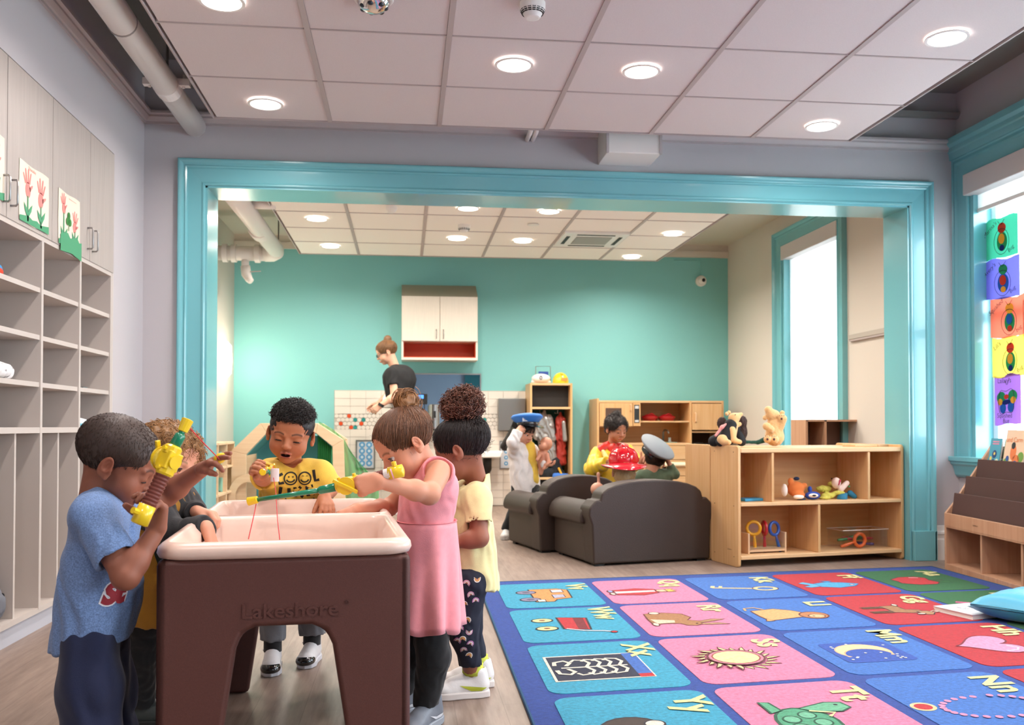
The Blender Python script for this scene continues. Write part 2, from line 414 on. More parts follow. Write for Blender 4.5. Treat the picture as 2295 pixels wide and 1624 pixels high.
wall_back = struct('wall_back', MB().box((XLB-.15, YB, 0), (XR+.33, YB+.15, 2.74)).box((XLB-.15, YB, 2.74), (XR+.33, YB+.15, ZT)), m_teal_wall)
struct('trim_9', MB().box((XLB, YB-.03, 2.72), (XR+.03, YB, 2.79)).box((XLB, YB-.015, 2.79), (XR+.03, YB-.002, 2.86)), m_wall_cream)
# crown mouldings (front room) : stepped profile
def run(prof, p0, p1, inward):
    """extrude a (out,z) profile from p0 to p1; inward = unit vector into the room"""
    mb = MB(); n = len(prof); V = []
    for p in (p0, p1):
        for d, z in prof: V.append(Vector((p[0]+inward[0]*d, p[1]+inward[1]*d, z)))
    f = [tuple(range(n)), tuple(range(2*n-1, n-1, -1))]+[(i, i+n, (i+1) % n+n, (i+1) % n) for i in range(n)]
    return mb.add(V, f)
cp = [(0, 2.615), (.012, 2.615), (.012, 2.628), (.02, 2.632), (.035, 2.65), (.035, 2.662), (.05, 2.668), (.05, 2.683), (0, 2.69)]
struct('trim_1', run(cp, (XL, YBK), (XL, YO), (1, 0)), m_crown)
struct('trim_2', run(cp, (XL, YO), (XR, YO), (0, -1)), m_crown)
struct('trim_3', run([(0, 2.83), (.03, 2.83), (.05, 2.86), (0, 2.87)], (XL, YO), (XR, YO), (0, -1)), m_dark)
# moulded casing around the opening, mitred sweep
def casing(path, prof, M4):
    """path: 3+ 2D pts (x,z) of the inner edge; prof [(w outward, d toward room)]"""
    mb = MB(); n = len(prof); m = len(path); V = []
    for i, p in enumerate(path):
        p = Vector(p)
        def nrm(a, b): d = (Vector(b)-Vector(a)).normalized(); return Vector((-d.y, d.x))
        if i == 0: off = nrm(path[0], path[1])
        elif i == m-1: off = nrm(path[-2], path[-1])
        else:
            a = nrm(path[i-1], path[i]); b = nrm(path[i], path[i+1]); off = (a+b)/(1+a.dot(b))
        for wd, dp in prof: V.append(M4 @ Vector((p.x+off.x*wd, -dp, p.y+off.y*wd)))
    f = []
    for i in range(m-1):
        for k in range(n): f.append((i*n+k, (i+1)*n+k, (i+1)*n+(k+1) % n, i*n+(k+1) % n))
    f += [tuple(range(n)), tuple(range(m*n-1, (m-1)*n-1, -1))]
    return mb.add(V, f)
prof = [(0, 0), (0, .012), (.006, .018), (.014, .018), (.018, .012), (.024, .010), (.098, .016), (.102, .026), (.110, .030), (.116, .024), (.122, .026), (.130, .036), (.140, .040), (.148, .040), (.153, .034), (.153, 0)]
struct('trim_4', casing([(OX0, 0), (OX0, OZ), (OX1, OZ), (OX1, 0)], prof, Matrix.Translation((0, YO, 0))), m_trim)
mb = MB(); mb.box((OX0, YO-.006, 0), (OX0+.012, YO+TO+.01, OZ)).box((OX1-.012, YO-.006, 0), (OX1, YO+TO+.01, OZ)).box((OX0, YO-.006, OZ-.012), (OX1, YO+TO+.01, OZ))
struct('trim_5', mb, m_trim)
struct('trim_6', MB().box((OX1, YO-.040, 0), (OX1+.154, YO, .19)).box((OX0-.154, YO-.040, 0), (OX0, YO, .19)), m_trim, bevel=.004)
bbp = [(0, 0), (.018, 0), (.018, .13), (.012, .14), (.012, .16), (.02, .165), (.02, .178), (.008, .19), (.006, .215), (0, .22)]
struct('baseboard_middle', run(bbp, (OX1+.155, YO), (XR, YO), (0, -1)), m_white)
struct('baseboard_left', run(bbp, (XL, CY1+.0), (XL, YO), (1, 0)), m_white)
struct('baseboard_right', run(bbp, (XR, YBK), (XR, YO), (-1, 0)), m_white)
struct('baseboard_back', run([(0,0),(.012,0),(.012,.09),(0,.1)], (1.4, YB), (XR, YB), (0, -1)), M('base_grey', '#8d8a84', .5))
# suspended ceilings: every tile a part, hung grid
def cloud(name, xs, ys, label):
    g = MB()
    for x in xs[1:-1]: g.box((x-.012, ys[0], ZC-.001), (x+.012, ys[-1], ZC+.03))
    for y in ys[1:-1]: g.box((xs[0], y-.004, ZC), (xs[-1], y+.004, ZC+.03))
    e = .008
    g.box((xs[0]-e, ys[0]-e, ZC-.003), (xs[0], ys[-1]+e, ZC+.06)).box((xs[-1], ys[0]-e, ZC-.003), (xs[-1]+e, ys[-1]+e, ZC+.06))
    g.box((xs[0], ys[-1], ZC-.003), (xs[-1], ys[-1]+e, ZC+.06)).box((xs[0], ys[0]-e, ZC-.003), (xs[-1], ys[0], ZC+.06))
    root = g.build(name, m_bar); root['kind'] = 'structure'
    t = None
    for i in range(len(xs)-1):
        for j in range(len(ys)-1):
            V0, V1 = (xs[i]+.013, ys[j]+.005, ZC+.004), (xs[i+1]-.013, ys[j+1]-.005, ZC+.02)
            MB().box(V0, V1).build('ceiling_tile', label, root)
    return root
fx = [-1.045, -.42, .187, .797, 1.41, 2.02, 2.62]; fy = [5.215-.605*i for i in range(13, -1, -1)]
cl_front = cloud('ceiling_2', fx, fy, m_ceil)
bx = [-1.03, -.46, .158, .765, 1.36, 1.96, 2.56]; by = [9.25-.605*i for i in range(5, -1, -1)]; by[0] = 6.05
cl_back = cloud('ceiling_3', bx, by, M('ceiling_tile_bright', '#f4efe9', .95, bump=.15, bscale=350))  # same tiles as the front room, colour lightened in place of bounced light
# downlights
m_lamp = M('lamp_glow_front', (1, .93, .86), emit=9); m_lampb = M('lamp_glow_back', (1, .9, .76), emit=9); m_ring = M('lamp_ring', '#eeeae6', .4)
def light_name(i, n, where):
    return None
def downlights(L, mat, seen, grp, labels):
    first = None
    for i, (x, y) in enumerate(L):
        lab = labels[i] if i < len(labels) else 'round downlight %s, out of view' % ('over the near end of the left cubbies', 'over the middle of the table', 'over the left part of the rug', 'over the right part of the rug', 'behind the viewer on the left', 'behind the viewer on the right', 'farthest behind the viewer')[(i-len(labels)) % 7] if mat is m_lamp else 'round downlight hidden by the header on the %s' % ('left' if x < 0 else 'right')
        if first is None:
            first = thing('downlight', lab, 'ceiling light', (x, y, ZC), group=grp)
            MB().ring(circ(0, 0, .090), circ(0, 0, .078), .006, T((0, 0, -.004), 0, -H2)).build('ring', m_ring, first, local=True)
            MB().lathe([(.079, -.005), (.079, .006)], 28).build('diffuser', mat, first, local=True)
            t = first
        else:
            t = dup(first, (x, y, ZC), label=lab)
fl = ['round downlight nearest the blue-green opening on the left, over the cubbies', 'left of the two round downlights in the middle of the near ceiling', 'right of the two round downlights in the middle of the near ceiling',
      'round downlight nearest the opening on the right, by the grey recess', 'large bright oval downlight at the top right of the near ceiling', 'downlight cut by the top edge of the picture at the left']
bl = ['left downlight of the far room, middle row over the play arch', 'left downlight of the far room closest to the teal wall', 'downlight of the far room right behind the header, above the wall cabinet',
      'far room downlight just below the smoke detector', 'downlight of the far room behind the header, right of centre', 'far room downlight left of the ceiling air unit', 'downlight at the right end of the far room ceiling, nearer row', 'downlight right of the air unit, closest to the teal wall']
downlights(FRONT_L, m_lamp, 6, 'round downlights in the near ceiling', fl)
downlights(BACK_L, m_lampb, 8, 'round downlights in the far ceiling', bl)
# ceiling devices
m_slot = M('black_slot', '#1a1a1a', .6)
def detector(loc, s, label, slots=True):
    t = thing('smoke_detector', label, 'smoke detector', loc)
    MB().lathe([(.024*s, -.062*s), (.03*s, -.06*s), (.038*s, -.045*s), (.05*s, -.03*s), (.052*s, -.02*s), (.052*s, 0)][::1], 28).build('body', m_white, t, smooth=False, local=True)
    if slots:
        mb = MB()
        for j in range(3):
            r = (.0415+.003*j)*s; z = (-.043+.006*j)*s
            for k in range(16):
                a = k*math.pi/8; mb.box((-.0065*s, -.002*s, -.0016*s), (.0065*s, .002*s, .0016*s), T((r*math.cos(a), r*math.sin(a), z), a+H2))
        mb.build('vent_slots', m_slot, t, local=True)
    return t
detector((.504, 3.66, ZC+.004), 1., 'white slotted smoke detector at the top of the near ceiling')
t = thing('sprinkler_dome', 'chromed dome fitting with dark windows cut by the top edge of the picture', 'ceiling fitting', (-.129, 3.70, ZC+.004))
MB().ball((0, 0, 0), (.068, .068, .055), 28).build('dome', M('chrome_dome', '#d8d4d2', .12, 1), t, smooth=True, local=True)
mb = MB()
for k in range(7):
    a = k*2*math.pi/7; mb.ball((.045*math.cos(a), .045*math.sin(a), -.034), (.014, .014, .009), 10)
mb.build('dark_window', M('dome_glass', '#1d2733', .15), t, smooth=True, local=True)
MB().lathe([(.075, -.006), (.08, 0)], 28).build('rim', m_white, t, local=True)
p = atz(877, 462, ZC); detector((p.x, p.y, ZC+.004), .9, 'low white detector in the far ceiling, left of the downlights', False)
p = atz(1040, 505, ZC); detector((p.x, p.y, ZC+.004), 1., 'slotted detector in the far ceiling above a downlight')
p = atz(1195, 503, ZC); t = thing('ceiling_sprinkler', 'small flat round sprinkler cap in the far ceiling', 'ceiling fitting', (p.x, p.y, ZC)); MB().lathe([(.045, -.006), (.05, 0)], 20).build('cap', m_white, t, local=True)
# ceiling air cassette
c0 = atz(1255, 540, ZC); c1 = atz(1400, 548, ZC); y0, y1 = 7.93, 8.51; x0, x1 = 1.38, 1.94
t = thing('air_cassette', 'square ceiling air unit with grey grille in the far ceiling', 'air conditioner', ((x0+x1)/2, 8.2, ZC))
MB().box((-.29, -.29, -.02), (.29, .29, .004)).build('panel', m_white, t, bevel=.004, local=True)
MB().box((-.16, -.16, -.024), (.16, .16, -.018)).build('grille', M('grille_grey', '#98938c', .5), t, local=True)
for sx, sy, a, b in ((0, .235, .17, .016), (0, -.235, .17, .016), (.235, 0, .016, .17), (-.235, 0, .016, .17)):
    MB().box((sx-a, sy-b, -.0225), (sx+a, sy+b, -.019)).build('air_slot', m_slot, t, local=True)
# ------------------------------------------------------------------ pipes
t = thing('ceiling_pipe', 'thick white pipe running under the ceiling at the upper left into the wall', 'pipe', (-1.21, 5.5, 2.6))
pa = at(437, 283, 5.59); px_, pz_ = pa.x, pa.z
MB().tube([(px_+.01, YBK, pz_), (px_, YO-.0, pz_)], .063, 24).build('pipe_run', m_pipe, t, smooth=True)
for yy in (4.17, 4.95): MB().tube([(px_, yy, pz_), (px_, yy+.012, pz_)], .0655, 24).build('joint', M('joint_line', '#9d9692', .5), t, smooth=True)
mb = MB(); yy = 4.93
mb.tube([(px_, yy-.03, pz_), (px_, yy+.06, pz_)], .0665, 24)
for s in (-1, 1): mb.box((px_+s*.06-.012, yy-.01, pz_+.0), (px_+s*.105+.012*s, yy+.03, pz_+.035)); mb.tube([(px_+s*.085, yy+.01, pz_-.01), (px_+s*.085, yy+.01, pz_+.06)], .007, 8)
mb.build('clamp', m_pipe, t)
MB().tube([(px_, yy+.02, pz_+.06), (px_, yy+.02, ZT)], .006, 8).build('hanger_rod', M('rod_grey', '#77736f', .4, .6), t)
t = thing('sprinkler_pipe', 'white pipes with couplings and a drain elbow in the upper left of the far room', 'pipe', (-1.2, 9.3, 2.5))
R_ = .075; e = at(628, 560, 8.95); s_ = at(575, 447, 6.6)
xx = e.x-.04; zz = e.z-.0
MB().tube([(xx-.02, YO+TO, zz), (xx, 8.95, zz)], R_, 20).build('long_run', m_pipe, t, smooth=True)
MB().tube([(xx, 8.93, zz), (xx-.01, 9.0, zz-.005), (xx-.05, 9.05, zz-.015), (xx-.12, 9.06, zz-.02)], [R_, R_*1.08, R_*1.08, R_], 20).build('elbow', m_pipe, t, smooth=True)
MB().tube([(xx-.1, 9.06, zz-.02), (XLB, 9.06, zz-.02)], R_*.93, 20).build('cross_run', m_pipe, t, smooth=True)
for xk in (xx-.16, xx-.38, xx-.46): MB().tube([(xk, 9.06, zz-.02), (xk-.05, 9.06, zz-.02)], R_*1.17, 20).build('coupling', m_pipe, t, smooth=True, bevel=.004)
MB().tube([(xx-.3, 9.06, zz-.08), (xx-.3, 9.06, zz-.16)], .036, 14).build('drain_branch', m_pipe, t, smooth=True)
MB().tube([(xx-.3, 9.06, zz-.14), (xx-.29, 9.06, zz-.22), (xx-.26, 9.04, zz-.27), (xx-.24, 9.03, zz-.29)], [.045, .046, .036, .03], 14).build('drain_elbow', m_pipe, t, smooth=True)
MB().tube([(xx-.25, 9.03, zz-.2), (xx-.15, 9.03, zz-.19)], .005, 8).build('valve_lever', m_bar, t)
MB().tube([(xx-.02, 8.0, zz), (xx-.02, 8.16, zz)], R_*1.12, 20).build('coupling', m_pipe, t, smooth=True, bevel=.005)
MB().tube([(xx+.05, 7.3, zz+.05), (xx+.22, 7.3, zz+.05)], .045, 14).build('side_tee', m_pipe, t, smooth=True)
for yy in (7.2, 8.9): MB().tube([(xx+.03, yy, zz+.06), (xx+.03, yy, 2.86)], .006, 8).build('hanger_rod', M('rod_grey'), t)
t = thing('wall_box', 'white boxed duct on the wall above the opening, right of centre', 'duct box', (1.38, 5.5, 2.6))
MB().box((1.175, 5.32, 2.46), (1.50, YO, 2.72)).build('box_body', m_white, t, bevel=.004)
for x_ in (1.17, 1.49): MB().box((x_, 5.315, 2.46), (x_+.015, 5.33, 2.72)).build('corner_strip', m_crown, t)
t = thing('wall_conduit', 'two short white conduits under the ceiling edge left of the white duct box', 'conduit', (.75, 5.5, 2.6))
for dx in (0, .035): MB().tube([(.74+dx, 5.38, 2.70), (.735+dx, 5.42, 2.60), (.735+dx, YO, 2.60)], .014, 10).build('conduit', m_pipe, t, smooth=True)
# ------------------------------------------------------------------ windows
m_glass = M('window_glass', '#ffffff', .02, trans=1, spec=.2)
def glass():
    m = bpy.data.materials.new('clear_pane'); m.use_nodes = True; N = m.node_tree.nodes; L = m.node_tree.links
    N.remove(N['Principled BSDF']); a = N.new('ShaderNodeBsdfTransparent'); g = N.new('ShaderNodeBsdfGlossy'); g.inputs['Roughness'].default_value = .02
    x = N.new('ShaderNodeMixShader'); x.inputs[0].default_value = .06; L.new(a.outputs[0], x.inputs[1]); L.new(g.outputs[0], x.inputs[2]); L.new(x.outputs[0], N['Material Output'].inputs[0]); return m
m_pane = glass()
def sheer(name, col, fac=.55):
    m = bpy.data.materials.new(name); m.use_nodes = True; N = m.node_tree.nodes; L = m.node_tree.links
    N.remove(N['Principled BSDF']); a = N.new('ShaderNodeBsdfTranslucent'); g = N.new('ShaderNodeBsdfDiffuse')
    for q in (a, g): q.inputs[0].default_value = (*lin(col), 1)
    x = N.new('ShaderNodeMixShader'); x.inputs[0].default_value = fac; L.new(g.outputs[0], x.inputs[1]); L.new(a.outputs[0], x.inputs[2]); L.new(x.outputs[0], N['Material Output'].inputs[0]); return m
m_shade = sheer('roller_shade_fabric', '#e4e6e4', .6)
m_wframe = M('window_frame_white', '#dfe6ea', .4)
def window(n, k, xw, cas, casz, blind, mat=m_trim):
    y0, y1, z0, z1 = WIN[k]
    M4 = frame((xw, 0, 0), (0, 1, 0), (1, 0, 0), (0, 0, 1))   # local x -> world Y, local y -> into wall
    path = [(y1, z0), (y1, z1), (y0, z1), (y0, z0)]
    pr = [(0, 0), (0, .014), (.012, .02), (.02, .012), (cas*.62, .02), (cas*.68, .034), (cas*.8, .028), (cas*.9, .045), (cas, .045), (cas, 0)]
    pp = [(-p[0], p[1]) for p in path]
    M5 = frame((xw, 0, 0), (0, -1, 0), (1, 0, 0), (0, 0, 1))
    o = struct('window_%d' % n, casing(pp, pr, M5), mat)
    mb = MB(); d = .22
    mb.box((xw, y0-.001, z0), (xw+d, y0+.035, z1)).box((xw, y1-.035, z0), (xw+d, y1+.001, z1)).box((xw, y0, z1-.03), (xw+d, y1, z1)).build('jamb_lining', mat, o)
    mb = MB(); mb.box((xw-.075, y0-cas-.03, z0-.03), (xw+d, y1+cas+.03, z0+.002)); mb.build('sill', mat, o, bevel=.006)
    run([(0, z0-.13), (.015, z0-.13), (.03, z0-.115), (.045, z0-.06), (.062, z0-.045), (.062, z0-.03), (0, z0-.03)], (xw, y0-cas), (xw, y1+cas), (-1, 0)).build('apron', mat, o)
    mb = MB(); f = .05; x = xw+.12
    for a, b, c, e in ((y0+.03, z0, y0+.03+f, z1), (y1-.03-f, z0, y1-.03, z1), (y0, z0, y1, z0+f), (y0, z1-f-.03, y1, z1-.03), (y0, (z0+z1)/2-.03, y1, (z0+z1)/2+.03)): mb.box((x, a, b), (x+.04, c, e))
    mb.build('sash', m_wframe, o)
    MB().box((x+.015, y0+.03, z0), (x+.02, y1-.03, z1-.03)).build('pane', m_pane, o)
    return o
w1 = window(1, 0, XR, .165, 0, 0)
for n, k in ((2, 1), (3, 2), (4, 3)): window(n, k, XR, .165, 0, 0)
w5 = window(5, 4, XR+.03, .15, 0, 0)
# deep top casing of window 1 (reaches the crown)
struct('trim_7', run([(0, 2.56), (.05, 2.56), (.055, 2.60), (.062, 2.61), (.062, 2.635), (.085, 2.65), (.085, 2.69), (0, 2.70)], (XR, 3.8), (XR, YO), (-1, 0)), m_trim)
def roller(k, xw, zb, label, full):
    y0, y1, z0, z1 = WIN[k]
    t = thing('roller_blind', label, 'window blind', (xw, (y0+y1)/2, z1))
    MB().box((xw-.05, y0+.0, z1-.12), (xw+.05, y1+.0, z1+.012)).build('cassette', M('blind_cassette', '#cfc9c9', .5), t, bevel=.006)
    MB().box((xw+.03, y0+.03, zb), (xw+.032, y1-.03, z1-.1)).build('shade', m_shade, t)
    MB().box((xw+.025, y0+.03, zb-.012), (xw+.037, y1-.03, zb+.012)).build('hem_bar', m_white, t)
    return t
roller(0, XR, 2.2, 'mostly raised white roller blind at the near right window', 0)
roller(1, XR, 1.9, 'white roller blind of the second window along the right wall', 0)
roller(4, XR+.06, .6, 'fully lowered pale roller blind in the far room window', 1)
# overexposed outdoors: a pale ground and neighbour facade lit by the sky
struct('ground_outside', MB().box((4.5, -12, -1.2), (40, 30, -1.0)), M('outdoor_ground', '#d5d8d8', .9))
# left sliver rail on the far right wall, and grey strip
t = thing('wall_rail', 'thin pale picture rail on the far right wall beyond the blind', 'wall rail', (XR, 6.8, 1.57))
MB().box((XR-.0, 6.1, 1.545), (XR+.03, 7.08, 1.585)).build('rail', M('rail_grey', '#b6aea4', .5), t, bevel=.004)
MB().box((XR+.005, 6.1, 1.53), (XR+.03, 7.08, 1.545)).build('groove', m_bar, t)
# ------------------------------------------------------------------ back wall tiling: each tile a part
m_tile = M('white_tile', '#e4ddd3', .15, coat=.3); m_grout = M('grout', '#bdb6ac', .9)
MB().box((-.745, YB-.006, 0), (1.45, YB, 1.235)).build('tile_backing', m_grout, wall_back)
tw, th = .1625, .0815
tile_me = MB().box((-tw/2+.0015, -.009, -th/2+.0015), (tw/2-.0015, 0, th/2-.0015)).mesh('tile', m_tile)
nt = 0
for j in range(15):
    z = 1.229-th*(j+.5)
    if 3 <= j <= 4 or z < 0: continue
    for i in range(13):
        o = put('tile', tile_me, wall_back, local=True); o.location = (-.74+tw*(i+.5), YB-.006, z); nt += 1
hexv = []
m_or = M('tile_orange', '#d8532c', .2); m_tl = M('tile_teal', '#2f8f8c', .2)
for nm, sel, mat in (('white_hex_mosaic', 0, m_tile), ('orange_hex_mosaic', 1, m_or), ('teal_hex_mosaic', 2, m_tl)):
    mb = MB(); r = .0245
    for j in range(4):
        for i in range(51):
            x = -.74+(i+.5+.5*(j % 2))*r*1.75; z = 1.229-3*th-.022-j*.0405
            c = 0
            q = (i-(j//2)) % 5
            if (j == 0 and i % 10 == 3) or (j == 2 and i % 5 == 1) or (j == 3 and i % 10 == 3): c = 1
            if (j == 1 and i % 5 == 1 and i % 10 != 1) or (j == 1 and i % 10 == 4) or (j == 3 and i % 10 == 4): c = 2
            if c != sel: continue
            mb.prism([(x+.0225*math.cos(math.pi/3*k+math.pi/6), z+.0225*math.sin(math.pi/3*k+math.pi/6)) for k in range(6)], .006, Matrix.Translation((0, YB-.0125, 0)))
    o = mb.build(nm, mat, wall_back); o['kind'] = 'stuff'
# ================================================================== CUBBIES
m_lam = wood('greige_laminate', '#a99c93', '#b8aca3', 'z', .5, 2); m_lame = M('laminate_edge', '#c6bdb6', .5); m_lamd = M('laminate_door', '#b3aaa3', .45, var=.06, vscale=9, stretch=(6, 6, .4))
m_steel = M('brushed_steel', '#a9a7a6', .3, 1)
cub = thing('cubby_cabinet', 'tall built-in greige cubby cabinet with doors above and coat slots below on the left wall', 'cabinet', (XL, 4, 0))
XF, XBk, ZU, ZL = XL+.002, XL-.38, 1.63, .835
bays = [5.0-.457*i for i in range(9)]
MB().box((XBk, CY0, 0), (XL-.012, CY1, .075)).build('plinth', M('plinth_bluegrey', '#b9bcc6', .5), cub)
MB().box((XBk-.01, CY0, .07), (XBk, CY1, CZT)).build('back_panel', m_lam, cub)
for z, tk in ((.075, .022), (ZL-.012, .024), (ZU-.002, .02)):
    MB().box((XBk, CY0, z), (XF-.0015, CY1-.003, z+tk)).build('shelf', m_lame, cub)
MB().box((XBk, CY0, CZT-.02), (XL-.03, CY1, CZT-.004)).build('top_panel', m_lam, cub)
for i, y in enumerate(bays):
    MB().box((XBk, y-.011, .09), (XF, y+.011, ZU)).build('divider', m_lame, cub)
    if i < 8:
        MB().box((XBk, y-.457/2-.008, .097), (XL-.01, y-.457/2+.008, ZL-.012)).build('slot_divider', m_lame, cub)
        for z in (1.035, 1.232, 1.43): MB().box((XBk, y-.446, z-.02), (XL-.004, y-.011, z)).build('shelf', m_lame, cub)
MB().box((XBk, CY1-.022, .07), (XF, CY1-.002, CZT-.005)).build('end_panel', m_lame, cub)
dy = [5.03, 4.66, 4.18, 3.72, 3.26, 2.80, 2.34, 1.88, 1.42]
for i in range(8):
    d = MB().box((XL-.018, dy[i+1]+.0025, ZU+.018), (XL+.004, dy[i]-.0025, CZT-.006)).build('door', m_lamd, cub, bevel=.0015)
    hy = dy[i+1]+.035 if i % 2 == 0 else dy[i]-.035
    z0, z1 = 1.70, 1.80
    MB().tube([(XL+.003, hy, z0), (XL+.024, hy, z0), (XL+.03, hy, z0+.007), (XL+.03, hy, z1-.007), (XL+.024, hy, z1), (XL+.003, hy, z1)], .0042, 8).build('handle', m_steel, d, smooth=True)
# handprint papers taped on the doors
m_paper = M('cream_paper', '#eadfcb', .8); m_pink = M('pink_paint', '#e98a83', .7); m_grn = M('green_paper', '#4d9c72', .8); m_dgrn = M('clover_green', '#35803a', .8)
def onX(y0, z0, sc, flip=1, off=.0):
    """2D (a,b) -> wall plane: a along +Y, b up"""
    return frame((XL+.0062+off, y0, z0), (0, 1, 0), (0, 0, 1))
def flat(mb, pts, M4): mb.add([M4 @ Vector((x, y, 0)) for x, y in pts], [tuple(range(len(pts)))])
def strip(pts, w):
    n = len(pts); V = []; P = [Vector(p) for p in pts]
    for i in range(n):
        d = P[min(i+1, n-1)]-P[max(i-1, 0)]; d.normalize(); nn = Vector((-d.y, d.x))*w; V += [tuple(P[i]+nn), tuple(P[i]-nn)]
    return V, [(2*i, 2*i+1, 2*i+3, 2*i+2) for i in range(n-1)]
def handprint(mb, cx, cy, s, M4, rot=0):
    c, q = math.cos(rot), math.sin(rot)
    def tr(P): return [(cx+s*(x*c-y*q), cy+s*(x*q+y*c)) for x, y in P]
    flat(mb, tr(circ(0, -.2, .34, .42, 14)), M4)
    for a, l, x in ((28, .55, -.26), (10, .72, -.1), (-6, .74, .08), (-22, .6, .24)):
        r = math.radians(a); px, py = x, .15
        P = [(px-.085*math.cos(r), py-.085*math.sin(r)), (px+.085*math.cos(r), py+.085*math.sin(r)), (px+.08*math.cos(r)-l*math.sin(r), py+l*math.cos(r)), (px-l*1.12*math.sin(r), py+l*1.12*math.cos(r)), (px-.08*math.cos(r)-l*math.sin(r), py+l*math.cos(r))]
        flat(mb, tr(P), M4)
    flat(mb, tr([(.25, -.3), (.62, .0), (.68, .12), (.56, .12), (.2, -.05)]), M4)
def paper(y0, z0, w, h, label, seed, tulips, clover=False, words=''):
    r = random.Random(seed); t = thing('handprint_paper', label, 'paper craft', (XL+.005, y0+w/2, z0)); B = onX(y0, z0, 1)
    n = 8; P = [(w*i/n, .004*math.sin(i*1.3)) for i in range(n+1)]+[(w+.004, h*.5), (w, h)]+[(w*(1-i/n), h+.003*math.sin(i)) for i in range(1, n+1)]+[(-.004, h*.5)]
    mb = MB(); flat(mb, P, B); flat(mb, P, onX(y0, z0, 1, off=-.0008)); mb.build('sheet', m_paper, t)
    for cx, cy, s, ro in tulips:
        mb = MB(); handprint(mb, cx, cy, s, onX(y0, z0, 1, off=.001), ro); mb.build('handprint', m_pink, t)
    mb = MB(); B2 = onX(y0, z0, 1, off=.002)
    for cx, cy, s, ro in tulips:
        flat(mb, [(cx-.008, .01), (cx+.008, .01), (cx+.004, cy-s*.5), (cx-.004, cy-s*.5)], B2)
        flat(mb, [(cx, .02), (cx+.035, .055), (cx+.045, .085), (cx+.012, .06)], B2); flat(mb, [(cx, .02), (cx-.03, .05), (cx-.04, .08), (cx-.01, .06)], B2)
    flat(mb, [(0, .0)]+[(w*i/7, .02+.012*((i*37) % 5)/4) for i in range(8)]+[(w, 0)], B2)
    mb.build('green_cutouts', m_grn, t)
    if clover:
        mb = MB(); B3 = onX(y0, z0, 1, off=.003); cx, cy = w*.45, h*.52
        for a in (90, 210, 330): flat(mb, circ(cx+.018*math.cos(math.radians(a)), cy+.018*math.sin(math.radians(a)), .017, n=12), B3)
        flat(mb, [(cx-.003, cy-.05), (cx+.003, cy-.05), (cx+.003, cy), (cx-.003, cy)], B3); mb.build('clover', m_dgrn, t)
        mb = MB(); P = [(.02, -.03)]+[(.02+(w+.0)*i/9, .045+.02*((i*53) % 4)/3) for i in range(10)]+[(w+.02, -.035), (w*.6, -.02)]; flat(mb, P, B3); mb.build('grass_strip', m_grn, t)
    if words == '~':
        V, Fc = strip([(w*.45+.008*k, h-.02+.003*(k % 2)) for k in range(13)], .0008); mb = MB(); mb.add([onX(y0, z0, 1, off=.0015) @ Vector((*p, 0)) for p in V], Fc); mb.build('writing', m_pink, t)
    elif words:
        text('writing', words, .021, onX(y0+w*.4, z0+h-.016, 1, off=.0015), m_pink, t)
paper(3.83, 1.665, .30, .24, 'cream paper with two pink handprint tulips on the second door from the left', 1, [(.08, .15, .075, .1), (.215, .14, .08, -.1)], words='Thursday')
paper(4.245, 1.655, .265, .24, 'cream paper with a green clover and grass strip on the third door', 2, [(.06, .175, .06, .15), (.20, .12, .065, -.2)], True, '~')
paper(3.44, 1.70, .25, .24, 'sliver of a pink handprint paper cut by the left edge of the picture', 3, [(.17, .15, .075, 0)])
# things in the cubbies
t = thing('plush_toy', 'bright blue, yellow and red plush toy on the upper shelf at the left edge', 'plush toy', (-1.6, 3.72, 1.43))
for nm, P, c in (('body', [ell((-1.62, 3.72, 1.475), (.05, .07, .045)), ell((-1.60, 3.80, 1.462), (.04, .045, .03)), ell((-1.62, 3.64, 1.52), (.04, .04, .04))], '#3d8fc6'), ('belly', [ell((-1.585, 3.79, 1.452), (.03, .05, .022)), ell((-1.60, 3.70, 1.455), (.04, .09, .022))], '#d8452c'),
                 ('stripe', [ell((-1.60, 3.69, 1.53), (.035, .03, .03))], '#e8b92e'), ('dark_patch', [ell((-1.60, 3.66, 1.560), (.03, .035, .022))], '#22262b')):
    blob(nm, P, M('plush_'+c[1:], c, .95, bump=.4, bscale=300), t, .005)
t = thing('folded_blanket', 'soft white blanket with grey bear print bundled on a cubby shelf at the left edge', 'blanket', (-1.62, 3.8, 1.04))
P = [cone((-1.62, 3.62, 1.085), (-1.60, 3.93, 1.07), .05, .034), cone((-1.68, 3.66, 1.11), (-1.66, 3.88, 1.10), .05, .036), cone((-1.58, 3.6, 1.075), (-1.57, 3.86, 1.068), .03, .026), cone((-1.64, 3.62, 1.15), (-1.60, 3.78, 1.135), .04, .03)]
mm = M('bear_print', '#dddcdb', .95, var=.5, vscale=26, col2='#dddcdb'); 
def spots(name, base, dot, sc, th=.62):
    m = M(name, base, .9); N = m.node_tree.nodes; L = m.node_tree.links; n = N.new('ShaderNodeTexNoise'); n.inputs['Scale'].default_value = sc; n.inputs['Detail'].default_value = 2
    tc = N.new('ShaderNodeTexCoord'); L.new(tc.outputs['Object'], n.inputs['Vector']); r = N.new('ShaderNodeValToRGB'); r.color_ramp.elements[0].position = th; r.color_ramp.elements[1].position = th+.04
    r.color_ramp.elements[0].color = (*lin(base), 1); r.color_ramp.elements[1].color = (*lin(dot), 1); L.new(n.outputs['Fac'], r.inputs[0]); L.new(r.outputs[0], N['Principled BSDF'].inputs['Base Color']); return m
blob('folds', P, spots('bear_cloth', '#dedddd', '#8d8a8c', 28, .6), t, .006, folds(.004, 45, 3))
t = thing('folded_cloth', 'small folded light blue cloth on the lowest shelf behind the boy with the rod', 'cloth', (-1.6, 4.7, .85))
